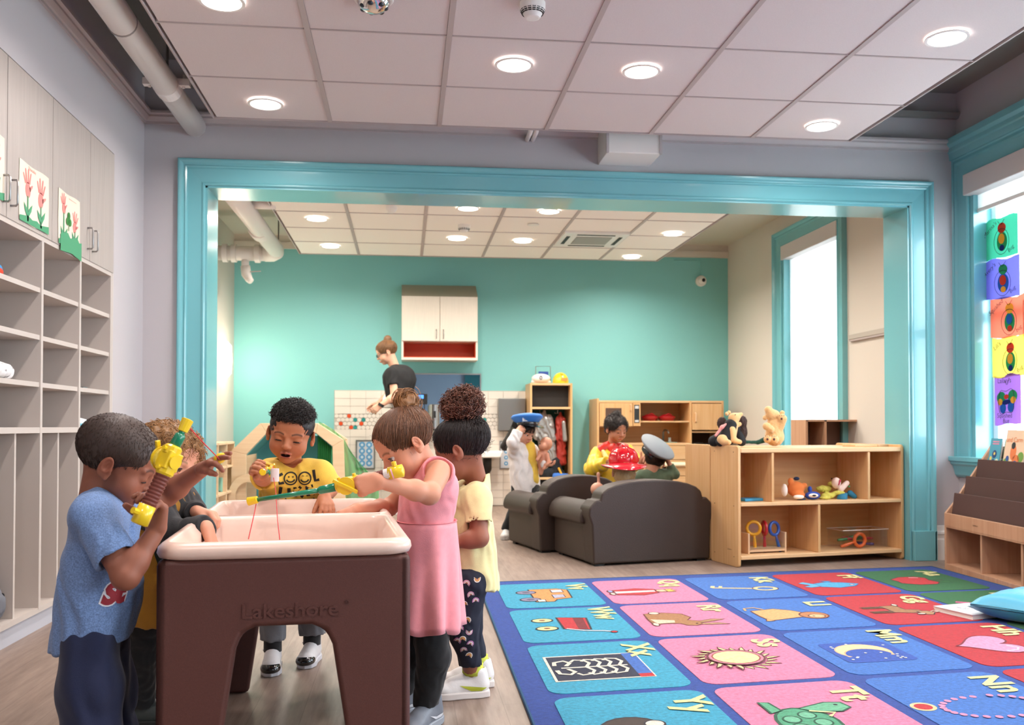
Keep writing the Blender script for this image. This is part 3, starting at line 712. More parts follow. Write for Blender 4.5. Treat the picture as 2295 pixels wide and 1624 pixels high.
for i, (z, c) in enumerate(((.858, '#5aa4b5'), (.872, '#cfe4ea'), (.888, '#e6eef0'))):
    blob('layer', [cone((-1.60, 4.60, z), (-1.60, 4.80-.02*i, z-.004*i), .012, .01, .02), cone((-1.56, 4.62, z), (-1.56, 4.84-.03*i, z-.006*i), .011, .009, .02), cone((-1.64, 4.6, z), (-1.64, 4.78, z), .012, .011, .02)], M('cloth_'+c[1:], c, .9), t, .005)
t = thing('jacket', 'crumpled dark grey jacket with a black cuff in the lowest slot at the left edge', 'jacket', (-1.6, 3.72, .1))
blob('body', [cone((-1.61, 3.76, .17), (-1.65, 3.78, .34), .085, .05, .03), cone((-1.60, 3.70, .14), (-1.58, 3.80, .15), .05, .03, .02)], M('jacket_grey', '#6d7078', .9, bump=.2, bscale=90), t, .007, folds(.007, 40, 5))
blob('cuff', [cone((-1.57, 3.825, .17), (-1.565, 3.865, .20), .016, .008)], M('black_knit', '#23252a', .9), t, .005)
t = thing('small_slate', 'small dark flat item lying on a cubby shelf', 'item', (-1.56, 4.66, 1.035)); MB().box((-1.58, 4.64, 1.035), (-1.53, 4.70, 1.040)).build('slab', M('slate', '#5a6d70', .6), t)
# ================================================================== SAND AND WATER TABLE
TBL = frame((-.243, 1.965, 0), (.996, .085, 0), (-.085, .996, 0), (0, 0, 1)); TW, TL, TZ = .256, 1.14, .61
m_brown = M('brown_speckled_plastic', '#552f28', .5, bump=.16, bscale=700, var=.10, vscale=300); m_tub = M('sand_pink_plastic', '#dfc3b4', .3, var=.03, vscale=30)
tb = thing('sand_table', 'brown plastic sand and water table with two beige tubs between the children', 'table', (-.243, 1.965, 0))
def tp(x, y, z): return TBL @ Vector((x, y, z))
def hull(pr, mat, name, parent, smooth=True, bev=0):
    mb = MB(); mb.v = [tuple(TBL @ Vector(p)) for p in pr.v]; mb.f = pr.f; return mb.build(name, mat, parent, smooth, bev)
# end faces with the arched cut-out
zt = .580
def endface(y0, th):
    x = TW; s = .006
    arch = [(-x, 0), (-x+.098, 0), (-x+.102, .03), (-.100, .395), (-.088, .425), (-.062, .438), (.052, .438), (.080, .425), (.094, .395), (x-.105, .03), (x-.1, 0), (x, 0), (x, zt), (-x, zt)]
    mb = MB(); mb.prism(arch, th, Matrix.Translation((0, y0, 0))); return mb
hull(endface(0, .03), m_brown, 'end_panel', tb, False, .012); hull(endface(TL-.03, .03), m_brown, 'end_panel', tb, False, .012)
def sideface(x0, th):
    arch = [(0, 0), (.12, 0), (.20, .34), (.24, .42), (TL-.24, .42), (TL-.20, .34), (TL-.12, 0), (TL, 0), (TL, zt), (0, zt)]
    mb = MB(); mb.prism(arch, th, frame((x0, 0, 0), (0, 1, 0), (-1, 0, 0), (0, 0, 1))); return mb
hull(sideface(-TW+.03, .03), m_brown, 'side_panel', tb, False, .012); hull(sideface(TW, .03), m_brown, 'side_panel', tb, False, .012)
V, Fc = text_mesh('Lakeshore', .042, .0006, .0022)
mb = MB(); mb.add([tp(0, 0, 0)+TBL.to_3x3() @ Vector((p.x*1.12+.008, -.0005-p.z, p.y+.470)) for p in V], Fc); mb.build('raised_lettering', m_brown, tb)
V, Fc = text_mesh('®', .014, 0, .001)
mb = MB(); mb.add([tp(0, 0, 0)+TBL.to_3x3() @ Vector((p.x+.122, -.0005-p.z, p.y+.482)) for p in V], Fc); mb.build('raised_mark', m_brown, tb)
def tub(y0, y1, name):
    rings = []; n = 6
    def rr(dx, z): return [(x, y, z) for x, y in rrect(-TW-.004+dx, y0+dx, TW+.004-dx, y1-dx, max(.055-dx*.55, .02), n)]
    prof = [(.016, .578), (.003, .582), (-.002, .592), (0, .603), (.008, .611), (.018, .614), (.027, .611), (.031, .603), (.042, .59), (.048, .50), (.060, .455), (.085, .447)]
    V = []; m = (n+1)*4
    for dx, z in prof: V += rr(dx, z)
    f = []
    for i in range(len(prof)-1):
        for k in range(m): f.append((i*m+k, i*m+(k+1) % m, (i+1)*m+(k+1) % m, (i+1)*m+k))
    f.append(tuple((len(prof)-1)*m+k for k in range(m)))
    mb = MB(); mb.add([TBL @ Vector(p) for p in V], f); return mb.build(name, m_tub, tb, smooth=True)
hull(MB().tube([(-TW+.03, .588, .604), (TW-.03, .588, .604)], .0115, 12), m_tub, 'divider_rim', tb); tub(-.008, .588, 'tub'); tub(.588, TL+.008, 'tub')
# ================================================================== SHELF UNITS, SOFAS, BOOKCASE
m_map = wood('maple_panel', '#d0a06a', '#dcb381', 'z', .4, 1.2); m_mapx = wood('maple_board', '#d8ab78', '#e2bd90', 'x', .4, 1.2); m_mape = M('maple_edge', '#dab690', .4); m_mapb = wood('maple_back', '#c79157', '#d3a068', 'x', .5)
m_screw = M('plug_dark', '#6b4a2c', .5)
SA = Vector((1.995, 5.415, 0)); dA = Vector((3.241-1.995, 5.651-5.415, 0)).normalized(); nA = Vector((-dA.y, dA.x, 0)); LA = 1.207; HA = .735; DA = .33
def shelf_unit(name, O, d, n, L, H, D, label, top, bot, back=True, mats=True, group=None):
    """O front-left bottom corner, d along the front, n into depth"""
    t = thing(name, label, 'shelf unit', O, math.atan2(d.y, d.x), group=group); E = .02
    k = dict(parent=t, local=True)
    for x in (0, L-E):
        s = MB().prism(rrect(0, 0, D, H, .022, 4), E, frame((x+E, 0, 0), (0, 1, 0), (-1, 0, 0), (0, 0, 1))).build('side_panel', m_map, bevel=.004, **k)
        mb = MB()
        for yy in (.05, D-.05):
            for zz in (.06, H*.5, H-.04): mb.tube([(x-.0008, yy, zz), (x+.001, yy, zz)], .0035, 8)
        mb.build('screw_plug', m_screw, s, local=True)['kind'] = 'stuff'
    MB().box((E, 0, H-.045), (L-E, D, H-.015)).build('top', m_mapx, bevel=.006, **k)
    MB().box((E, 0, .045), (L-E, D, .068)).build('bottom_board', m_mapx, bevel=.004, **k)
    MB().box((E, D-.012, .045), (L-E, D-.004, H-.02)).build('back_panel', m_mapb, **k)
    zm = H*.515
    MB().box((E, 0, zm-.012), (L-E, D-.01, zm+.01)).build('shelf_board', m_mapx, bevel=.004, **k)
    for x in top: MB().box((x-.009, .004, zm+.01), (x+.009, D-.01, H-.045)).build('divider', m_map, bevel=.003, **k)
    for x in bot: MB().box((x-.009, .004, .068), (x+.009, D-.01, zm-.012)).build('divider', m_map, bevel=.003, **k)
    return t, zm
shA, zmA = shelf_unit('toy_shelf', SA, dA, nA, LA, HA, DA, 'maple toy shelf with five cubbies facing the rug, bears on top', [.245, .945], [.575])
shA['label'] = 'maple toy shelf with five open cubbies facing the rug'
SB = SA+nA*(DA+.01)+dA*LA
shB, _ = shelf_unit('toy_shelf', SB+nA*DA, -dA, -nA, LA, HA, DA, '', [], [.6, .3])
shB['label'] = 'second maple shelf standing back to back behind the toy shelf, only its end seen'
def PA(a, b, z): return SA+dA*a+nA*b+Vector((0, 0, z))
frA = frame(SA, dA, nA, (0, 0, 1)); rzA = math.atan2(dA.y, dA.x)
text('maker_mark', 'Lakeshore', .012, frame(PA(-.0006, .10, .10), -nA, (0, 0, 1)), M('print_dark', '#50351f', .6), shA)
MB().box(tuple((1.14, DA-.02, .62)), (1.165, DA-.012, .655)).build('cable_plate', m_slot, shA, local=True)
# sofas (backs to the viewer)
m_sofa = M('brown_vinyl', '#33261f', .52, bump=.25, bscale=160, var=.08, vscale=6)
def sofa(O, d, W, D, H, label, name='toy_sofa'):
    n = Vector((-d.y, d.x, 0)); t = thing(name, label, 'sofa', O, math.atan2(d.y, d.x)); k = dict(parent=t, local=True)
    aw = .15; ah = .37
    # arched backrest
    P = [(.02, .014)]; P += [(.01, ah-.12), (-.012, ah-.06), (-.005, ah-.01), (.04, ah+.035)]
    for i in range(13):
        a = math.pi*(1-i/12); P.append((W/2+(W/2-.065)*math.cos(a), ah+.03+(H-ah-.03)*math.sin(a)**.75))
    P += [(W-.04, ah+.035), (W+.005, ah-.01), (W+.012, ah-.06), (W-.01, ah-.12), (W-.02, .014)]
    MB().prism(P, .15).build('backrest', m_sofa, bevel=.028, seg=4, **k)
    for x0, x1, s in ((.0, aw, -1), (W-aw, W, 1)):
        Q = [(x0+.02, .014), (x1-.02, .014), (x1-.02, ah-.12)]+[((x0+x1)/2+.100*math.cos(math.radians(a)), ah-.085+.100*math.sin(math.radians(a))) for a in range(-20, 201, 20)]+[(x0+.02, ah-.12)]
        MB().prism(Q, D-.10, Matrix.Translation((0, .10, 0))).build('armrest', m_sofa, bevel=.018, seg=3, **k)
    MB().box((aw-.03, .12, .03), (W-aw+.03, D-.02, .22)).build('seat', m_sofa, bevel=.03, seg=4, **k)
    for x in (.07, W-.07):
        for y in (.05, D-.07): MB().box((x-.03, y-.03, 0), (x+.03, y+.03, .018)).build('foot', m_slot, **k)
    return t
dS = Vector((1.931-1.108, 5.742-5.553, 0)).normalized()
sofa(Vector((1.118, 5.545, 0)), dS, .845, .64, .52, 'dark brown vinyl toy sofa nearest the maple shelf, seen from behind')
dS2 = Vector((.972, .235, 0)).normalized()
sofa(Vector((.883, 6.176, 0)), dS2, .66, .63, .52, 'dark brown vinyl toy armchair behind and left of the sofa', 'toy_armchair')
# bookcase on the right, faces left
bO = Vector((3.12, 4.35, 0)); dB = (Vector((3.205, 5.235, 0))-bO).normalized(); nB = Vector((dB.y, -dB.x, 0)); LB = .885+.5
bO = Vector((3.205, 5.235, 0))-dB*LB
bk = thing('book_display', 'sloping maple book display with brown fabric tiers at the right edge', 'bookcase', bO)
m_bkw = wood('birch_panel', '#b3886a', '#c2997b', 'z', .45); m_fab = M('brown_canvas', '#4b332d', .9, bump=.2, bscale=300)
def BP(a, b, z): return bO+dB*a+nB*b+Vector((0, 0, z))
frB = frame(bO, nB, dB, (0, 0, 1))
sil = [(0, 0), (.32, 0), (.32, .75), (.29, .75), (.05, .395), (0, .335)]
MB().prism(sil, .02, frame(BP(LB-.02, 0, 0), nB, dB, (0, 0, 1))).build('end_panel', m_bkw, bk, bevel=.004)
MB().prism(sil, .02, frame(BP(0, 0, 0), nB, dB, (0, 0, 1))).build('end_panel', m_bkw, bk, bevel=.004)
fb = lambda a0, a1, b0, b1, z0, z1, nm, mt, bv=.002: MB().box((b0, a0, z0), (b1, a1, z1), frB).build(nm, mt, bk, bevel=bv)
fb(.02, LB-.02, 0, .32, .0, .035, 'bottom_board', m_bkw); fb(.02, LB-.02, .3, .31, .02, .5, 'back_panel', m_bkw)
fb(.02, LB-.02, .0, .02, .255, .335, 'front_rail', m_bkw); fb(.02, LB-.02, .0, .31, .25, .262, 'shelf_board', m_bkw)
for a in (LB-.40, LB-.80, LB-1.12): fb(a-.009, a+.009, .01, .31, .035, .255, 'divider', m_bkw)
MB().box((.3, LB-.27, .14), (.299, LB-.22, .155), frB).build('cable_slot', m_slot, bk)
text('maker_mark', 'Lakeshore', .014, frame(BP(LB-.36, -.0008, .295), -dB, (0, 0, 1)), M('print_dark'), bk)
for i in range(4):
    z0 = .35+.10*i; b0 = .035+.072*i
    mb = MB(); mb.prism([(b0, z0-.03), (b0+.012, z0-.03), (b0+.030, z0+.105), (b0+.018, z0+.105)], LB-.04, frame(BP(.02, 0, 0), nB, dB, (0, 0, 1))); 
    if i < 3: mb.build('fabric_tier', m_fab, bk, bevel=.002)
mb = MB(); mb.prism([(.30, .30), (.312, .30), (.312, .735), (.30, .735)], LB-.04, frame(BP(.02, 0, 0), nB, dB, (0, 0, 1))); mb.build('fabric_back', m_fab, bk)
# books on the top tier
def book(a, w, h, b, z, col, label, art):
    t = thing('picture_book', label, 'book', BP(a, b, z)); tilt = .17
    M4 = frame(BP(a, b, z), -dB, (nB*math.sin(tilt)+Vector((0, 0, math.cos(tilt)))))  # x along cover width (towards camera), y up the cover, z out of the cover
    MB().box((0, 0, -.012), (w, h, -.002), M4).build('pages', M('page_white', '#e9e4da', .8), t)
    MB().box((-.002, -.002, -.002), (w+.002, h+.003, 0), M4).build('cover', M('cover_'+col[1:], col, .4), t)
    art(t, M4, w, h)
def disc(mb, cx, cy, r, M4, z=.0006, ry=None): mb.add([M4 @ Vector((x, y, z)) for x, y in circ(cx, cy, r, ry, 18)], [tuple(range(18))])
def artA(t, M4, w, h):
    mb = MB(); [mb.box((w*.2, h*zz_, .0004), (w*.8, h*zz_+.007, .0010), M4) for zz_ in (.80, .88)]; mb.build('cover_title', M('title_pink', '#e58aa5', .5), t)
    mb = MB(); disc(mb, w*.5, h*.45, .024, M4); disc(mb, w*.45, h*.2, .013, M4); mb.build('cover_picture', M('navy_ink', '#24406f', .5), t)
    mb = MB(); disc(mb, w*.2, h*.3, .012, M4); disc(mb, w*.5, h*.47, .009, M4, .001); mb.build('cover_spots', M('yellow_ink', '#e8cf68', .5), t)
    mb = MB(); disc(mb, w*.78, h*.16, .022, M4); disc(mb, w*.5, h*.04, .03, M4, ry=.014); mb.build('cover_clouds', M('pale_ink', '#dbe7c8', .5), t)
def artB(t, M4, w, h):
    text('cover_title', 'and Carm', .04, M4 @ Matrix.Translation((w*.45, h*.75, .001)), M('title_orange', '#e07b3a', .5), t)
    mb = MB(); disc(mb, w*.45, h*.42, .03, M4, ry=.045); disc(mb, w*.62, h*.22, .035, M4, ry=.03); mb.build('cover_figure', M('orange_ink', '#e0793f', .5), t)
    mb = MB(); disc(mb, w*.43, h*.60, .02, M4, .001); mb.build('cover_hair', M('black_ink', '#1f1b1c', .5), t)
    mb = MB(); disc(mb, w*.15, h*.12, .03, M4); disc(mb, w*.85, h*.3, .03, M4); mb.build('cover_grass', M('green_ink', '#6d9a3f', .5), t)
    mb = MB(); disc(mb, w*.2, h*.25, .016, M4, .001); disc(mb, w*.6, h*.06, .03, M4, .001); mb.build('cover_blue', M('blue_ink', '#2d4f94', .5), t)
book(LB-.055, .115, .165, .235, .615, '#4f9fb4', 'blue picture book with small animal on the top tier of the book display', artA)
book(LB-.215, .20, .215, .235, .615, '#e9c9a8', 'cream picture book with orange figure at the right edge on the top tier', artB)
book(LB-.165, .11, .16, .258, .615, '#5c6b3f', 'dark green book standing between the blue and cream picture books', lambda *a: None)
book(LB-.185, .11, .16, .272, .617, '#3a4650', 'slate grey book behind the dark green one on the top tier', lambda *a: None)
# ================================================================== ALPHABET RUG
def pile(name):
    m = M(name, '#ffffff', .95, attr=True, var=.26, vscale=75, bump=1., bscale=700, sheen=.1); return m
m_pile = pile('rug_pile')
RA = Vector((.392, 5.005, 0)); E1 = Vector((1, .098, 0)); E2 = Vector((-.012, -1, 0)); RWID, RLEN = 2.755, 3.62
def RP(a, b, z=0): return RA+E1*a+E2*b+Vector((0, 0, z))
rug = thing('alphabet_rug', 'blue alphabet rug with colourful picture squares on the floor', 'rug', RA)
def rpoly(mb, pts, col, z): mb.add([RP(x, y, z) for x, y in pts], [tuple(range(len(pts)))], lin(col))
mb = MB(); P = [RP(x, y) for x, y in ((0, 0), (RWID, 0), (RWID, RLEN), (0, RLEN))]
mb.add([p+Vector((0, 0, 0)) for p in P]+[p+Vector((0, 0, .010)) for p in P], [(4, 7, 6, 5), (0, 1, 5, 4), (1, 2, 6, 5), (2, 3, 7, 6), (3, 0, 4, 7)], lin('#1f479f'))
mb.build('rug_field', m_pile, rug)
mb = MB(); mb.tube([p+Vector((0, 0, .006)) for p in P], .007, 6, closed=True); mb.build('binding', M('rug_binding', '#1b4a70', .9), rug)
CX = [.086, .606, 1.136, 1.656, 2.172]; CWD = .482; CYb = [.105+.687*i for i in range(5)]; CLN = .645
TEAL, PINK, BLUE, RED, GREEN, CREAM = '#2fa3c4', '#e684a8', '#3a74c6', '#bf1d2c', '#216a39', '#efe9a2'
LET = [('Vv','Ww','Xx','Yy','Zz'), ('Qq','Rr','Ss','Tt','Uu'), ('Kk','Ll','Mm','Nn','Oo'), ('Ff','Gg','Hh','Ii','Jj'), ('Aa','Bb','Cc','Dd','Ee')]
class Cell:
    """u reads towards the viewer's right when standing at the left of the rug (-Y), v up (+X); metres from the cell centre"""
    def __init__(s, i, j): s.cx = CX[i]+CWD/2; s.cy = CYb[j]+CLN/2; s.mb = MB(); s.z = .0128; s.dv = .028
    def pt(s, u, v, z): return RP(s.cx+v-s.dv, s.cy+u+s.dv, z)
    def fill(s, pts, col, out=None, w=.004):
        s.z += .00012
        s.mb.add([s.pt(u, v, s.z) for u, v in pts], [tuple(range(len(pts)))], lin(col))
        if out: s.line(pts, out, w, True)
        return s
    def line(s, pts, col, w=.004, closed=False):
        s.z += .00012; n = len(pts); P = [Vector(p) for p in pts]; L = []
        for i in range(n):
            a = P[i-1] if (i > 0 or closed) else P[i]; b = P[(i+1) % n] if (i < n-1 or closed) else P[i]
            d = (b-a); d = d.normalized() if d.length > 1e-9 else Vector((1, 0)); nn = Vector((-d.y, d.x))*w; L += [P[i]+nn, P[i]-nn]
        f = [(2*i, 2*i+1, (2*i+3) % (2*n), (2*i+2) % (2*n)) for i in range(n if closed else n-1)]
        s.mb.add([s.pt(p.x, p.y, s.z) for p in L], f, lin(col)); return s
    def el(s, u, v, a, b=None, col='#fff', out=None, w=.004, rot=0, n=20):
        c, q = math.cos(rot), math.sin(rot); return s.fill([(u+x*c-y*q, v+x*q+y*c) for x, y in circ(0, 0, a, b, n)], col, out, w)
    def done(s, name='rug_picture'):
        if s.mb.v: s.mb.build(name, m_pile, rug)
BR, DK = '#6a2b26', '#26222b'
def van(c):
    c.fill([(-.17,-.06),(-.17,.09),(-.13,.14),(.09,.13),(.12,.05),(.17,.03),(.17,-.06)], '#e89a55', DK)
    for u in (-.09, .1): c.el(u, -.08, .045, .05, '#8e88a4', DK).el(u, -.08, .018, .02, '#5d5a70')
    c.fill([(.0,.04),(.0,.10),(.07,.10),(.09,.04)], '#b9b9cf', DK, .003).fill([(-.13,.05),(-.13,.11),(-.06,.11),(-.06,.05)], '#d8d6df', DK, .003).fill([(.12,-.05),(.17,-.05),(.17,-.01),(.12,-.01)], '#f1ead8', DK, .003)
def wagon(c):
    c.fill([(-.15,-.02),(.08,-.02),(.11,.09),(-.12,.11)], '#c8222c', DK, .005).fill([(-.13,.05),(.09,.04),(.1,.08),(-.12,.095)], '#7e1520')
    for u in (-.10, .06): c.el(u, -.09, .038, .075*.62, CREAM, DK).el(u, -.09, .012, .014, '#8a4a2a')
    c.line([(.08,-.01),(.13,.06),(.15,.14),(.17,.17)], '#e9e4e8', .006).el(.175, .175, .016, .014, '#c8222c', DK, .002)
def xray(c):
    c.fill([(-.16,-.17),(-.16,.17),(.16,.17),(.16,-.17)], '#1d2340', '#efe8d6', .007).fill([(-.16,.12),(-.16,.17),(.16,.17),(.16,.12)], '#3c6fc4')
    c.fill([(.12,.12),(.12,.17),(.16,.17),(.16,.12)], '#c8222c')
    K = '#efe8d6'; c.line([(0,-.13),(0,.11)], K, .006)
    for v in (-.04, 0, .04, .08):
        for s in (-1, 1): c.line([(0, v), (s*.05, v+.02), (s*.09, v+.005), (s*.10, v-.03), (s*.075, v-.045)], K, .0065)
    for s in (-1, 1): c.line([(s*.02,-.11),(s*.06,-.09),(s*.09,-.11),(s*.075,-.145),(s*.03,-.15)], K, .008)
def queen(c):
    c.fill([(-.06,-.15),(.07,-.15),(.10,-.02),(.05,.07),(-.05,.07),(-.09,-.02)], '#c32a34', BR).fill([(-.02,-.15),(.03,-.15),(.02,.06),(-.02,.06)], '#f0e6e6')
    c.el(0, .10, .035, .035, '#eabf9c', BR).fill([(-.035,.12),(-.04,.17),(-.015,.15),(0,.18),(.015,.15),(.04,.17),(.035,.12)], '#e8c65c', BR, .003).el(-.03, -.17, .03, .015, '#9aa4d6', BR).el(.04, -.17, .03, .015, '#efd9c8', BR)
def rabbit(c):
    c.fill([(-.14,-.14),(-.15,-.05),(-.11,.03),(-.03,.05),(.02,.02),(.05,.07),(.10,.07),(.13,.03),(.12,-.01),(.08,-.03),(.07,-.10),(.09,-.15),(-.02,-.15)], '#b07c4d', BR)
    c.fill([(.05,.06),(.02,.13),(.03,.19),(.06,.13),(.08,.07)], '#b58a60', BR, .003).fill([(.09,.06),(.10,.14),(.13,.18),(.125,.1),(.115,.06)], '#c09a72', BR, .003)
    c.el(-.145, -.09, .025, .025, '#f0ddc6', BR, .003).el(.08, -.14, .03, .014, '#f0ddc6', BR, .003).el(.095, .04, .006, .006, DK).fill([(-.02,-.14),(.07,-.13),(.065,-.05),(.02,-.04)], '#ecd3b4')
def sun(c):
    for k in range(22):
        a = k*2*math.pi/22; b = a+.10; r0, r1 = .115, (.17 if k % 2 else .15)
        c.fill([(r0*math.cos(a-.09), r0*math.sin(a-.09)), (r0*math.cos(a+.09), r0*math.sin(a+.09)), ((r0+r1)/2*math.cos(b+.04), (r0+r1)/2*math.sin(b+.04)), (r1*math.cos(b), r1*math.sin(b))], CREAM, BR, .0025)
    c.el(0, 0, .105, .105, '#d98aa0', BR, .004).el(0, 0, .088, .088, '#f0e5a6', '#a8503f', .003)
def turtle(c):
    c.el(.03, -.04, .13, .09, '#4fa77d', '#1d5a3f', .005)
    for u, v in ((-.03, -.02), (.04, .0), (.1, -.03), (0, -.08), (.07, -.08)): c.el(u, v, .03, .026, '#74c29a', '#1d5a3f', .003)
    c.fill([(-.09,-.02),(-.13,.08),(-.12,.13),(-.07,.14),(-.04,.10),(-.05,.02)], '#6fbd93', '#1d5a3f').el(-.10, .105, .007, .007, DK).fill([(-.08,-.08),(-.16,-.09),(-.17,-.12),(-.06,-.12)], '#5fb186', '#1d5a3f').fill([(.1,-.11),(.13,-.16),(.17,-.14),(.15,-.08)], '#5fb186', '#1d5a3f')
    c.line([(-.06,.0),(-.03,.07),(.0,.04)], CREAM, .006)
def key(c):
    c.line(circ(.05, .12, .045, .055, 18), '#ecdca0', .011, True).line([(.04,.06),(-.02,-.15)], '#ecdca0', .010).line([(-.01,-.11),(-.06,-.09)], '#ecdca0', .009).line([(-.02,-.15),(-.07,-.13)], '#ecdca0', .011)
    c.line(circ(.05, .12, .06, .07, 18), BR, .0022, True).line([(.056,.055),(-.005,-.155)], BR, .002).line([(.026,.065),(-.03,-.14)], BR, .002)
def lion(c):
    c.fill([(-.10,-.17),(-.13,-.05),(-.08,.02),(-.03,.05),(.06,.03),(.09,-.08),(.11,-.16),(.02,-.17)], '#e0b072', BR).el(.04, .08, .07, .065, '#c07f4c', BR).el(.06, .085, .035, .038, '#e6c08c', BR, .003)
    c.el(.06, .07, .008, .006, DK).line([(-.12,-.1),(-.17,-.13),(-.16,-.18),(-.11,-.19)], '#e0b072', .006).fill([(.07,-.16),(.12,-.18),(.12,-.14)], '#e0b072', BR, .003)
def moon(c):
    c.fill(rrect(-.14, -.15, .15, .13, .03, 4), '#2a55b5'); 
    A = circ(0, -.02, .105, .105, 22, 50, 310); B = circ(.052, -.02, .088, .0925, 22, 78, 282); n = 22; c.z += .00012
    c.mb.add([c.pt(u, v, c.z) for u, v in A+B], [(k, k+1, n+k+1, n+k) for k in range(n-1)], lin('#efe0a4')); c.line(A, '#e9b98c', .003); c.line(B, '#e9b98c', .003)
    r = random.Random(4)
    for k in range(22):
        u, v = r.uniform(-.13, .14), r.uniform(-.14, .12)
        if math.hypot(u, v+.02) < .11 and u < .02: continue
        c.el(u, v, .006, .006, '#eef2e4', n=8)
def necklace(c):
    c.el(-.03, -.17, .035, .042*.8, '#c8222c', '#ecd2a0', .006)
    for k in range(26):
        a = math.radians(-80+k*340/25-10); c.el(.01+.10*math.sin(a)*1., .04-.16*math.cos(a), .013, .011, '#ec94bb', n=10)
def fish(c):
    c.fill([(-.02,-.10),(.07,-.09),(.11,.0),(.08,.10),(.02,.15),(-.03,.08),(-.06,-.01)], '#45a9d6', '#1d5aa0').fill([(.0,-.09),(-.08,-.13),(-.05,-.17),(.02,-.13),(.05,-.18),(.08,-.15),(.06,-.09)], '#5cb7df', '#1d5aa0', .003)
    c.el(.04, .10, .012, .012, '#ead6d6', '#a8303f', .003).fill([(-.05,.0),(-.1,-.03),(-.08,.04)], '#2f8fc4', '#1d5aa0', .003)
def goat(c):
    c.fill([(-.08,-.05),(.06,-.05),(.09,.03),(.08,.09),(.03,.09),(.01,.03),(-.08,.03)], '#a8784e', DK, .003).fill([(.06,.06),(.13,.06),(.14,.10),(.10,.13),(.06,.11)], '#b58a60', DK, .003)
    for u in (-.07, -.045, .03, .055): c.fill([(u,-.05),(u+.014,-.05),(u+.012,-.16),(u,-.16)], '#96683f', DK, .002)
    c.line([(.08,.12),(.05,.17),(.01,.18)], '#d9cdb8', .004).line([(.10,.12),(.09,.175),(.06,.19)], '#d9cdb8', .004).el(-.085, .03, .02, .012, '#efe2cf', DK, .002).el(.12, .05, .012, .02, '#efe2cf', DK, .002)
def heart(c):
    P = []
    for k in range(36):
        t = k*2*math.pi/36; P.append((.0085*16*math.sin(t)**3, .0088*(13*math.cos(t)-5*math.cos(2*t)-2*math.cos(3*t)-math.cos(4*t))))
    c.fill(P, '#ec9cc0', '#7e1a2a').line([(.03,.05),(.07,.075),(.10,.05),(.105,.0)], '#f6d5e4', .005)
def apple(c):
    c.fill([(-.0,.07),(-.07,.09),(-.12,.05),(-.12,-.05),(-.06,-.13),(0,-.12),(.06,-.13),(.12,-.05),(.12,.05),(.07,.09)], '#c8202c', '#5e1a20').line([(0,.07),(.01,.15)], '#4a3020', .006).fill([(.01,.10),(.06,.16),(.1,.15),(.06,.10)], '#2f7a3c', '#17422a', .003).line([(-.08,.05),(-.095,.0)], '#f3c9cc', .006)
def bat(c): c.line([(-.1,-.15),(.1,.12)], '#d3628c', .018).line([(.02,-.16),(.08,-.1),(.1,-.02)], '#c02a3c', .02).el(-.06, .06, .04, .04, '#efe0d0', DK)
def generic(col):
    def g(c): c.el(0, -.03, .12, .10, col, DK).el(-.05, .04, .03, .03, '#f0e8d8', DK, .003)
    return g
PIC = [(van, wagon, xray, generic('#4a3a30'), generic('#c9c9c9')), (queen, rabbit, sun, turtle, generic('#7a4fa0')), (key, lion, moon, necklace, generic('#e08a3a')), (fish, goat, heart, generic('#e9e2d0'), generic('#e08a3a')), (apple, bat, generic('#e08a3a'), generic('#e9c23a'), generic('#9aa0b0'))]
for i in range(5):
    for j in range(5):
        c = (TEAL, PINK, BLUE, RED, GREEN)[i]
        mb = MB(); rp = rrect(CX[i], CYb[j], CX[i]+CWD, CYb[j]+CLN, .055, 5)
        n = len(rp); V = [RP(x, y, .0095) for x, y in rp]+[RP(x, y, .0120) for x, y in rp]
        mb.add(V, [tuple(range(n, 2*n))]+[(k, (k+1) % n, n+(k+1) % n, n+k) for k in range(n)], lin(c)); mb.build('picture_square', m_pile, rug)
        ce = Cell(i, j); PIC[i][j](ce); ce.done()
        V, Fc = text_mesh(LET[i][j], .15, .005, space=1.0)
        q = Cell(i, j); q.dv = 0; q.mb.add([q.pt(p.x-.17, p.y*1.0+.172, .0148) for p in V], Fc, lin(CREAM)); q.done('rug_letters')
# book and pillow on the rug
bp_ = atz(2175, 1375, .012); t = thing('picture_book', 'white picture book lying on the green rug square beside the blue pillow', 'book', bp_, .25)
k = dict(parent=t, local=True)
MB().box((-.095, -.10, .001), (.11, .11, .019)).build('pages', M('page_white'), bevel=.001, **k)
MB().box((-.1, -.103, .019), (.112, .113, .022)).build('cover', M('cover_white', '#dcdcdf', .4), **k); MB().box((-.1, -.103, -.0005), (.112, .113, .002)).build('cover', M('cover_white'), **k)
mb = MB()
for q in range(5): mb.tube([(-.04+.02*q, -.02+.03*math.sin(q), .0222), (-.03+.02*q, .03+.02*math.cos(q*2), .0222), (-.01+.02*q, .0+.03*math.sin(q*1.7), .0222)], .0012, 4)
mb.build('cover_sketch', M('sketch_grey', '#8c8c94', .6), **k)
pc = atz(2330, 1395, .012); t = thing('floor_pillow', 'bright turquoise square pillow lying on the rug at the right edge', 'pillow', (pc.x+.03, pc.y+.05, .012))
V = []; n = 18; f = []
for s in (1, -1):
    for i in range(n+1):
        for j in range(n+1):
            u, v = i/n*2-1, j/n*2-1; e = (1-u**4)*(1-v**4); pin = 1-.10*(1-abs(u)**2)*abs(v)**3-.10*(1-abs(v)**2)*abs(u)**3
            wv = .006*math.sin(u*9+v*4)*e
            V.append((u*.21*(1-.09*(1-v*v)), v*.21*(1-.09*(1-u*u)), .062+s*(.006+.056*e**.55+ (wv if s > 0 else 0))))
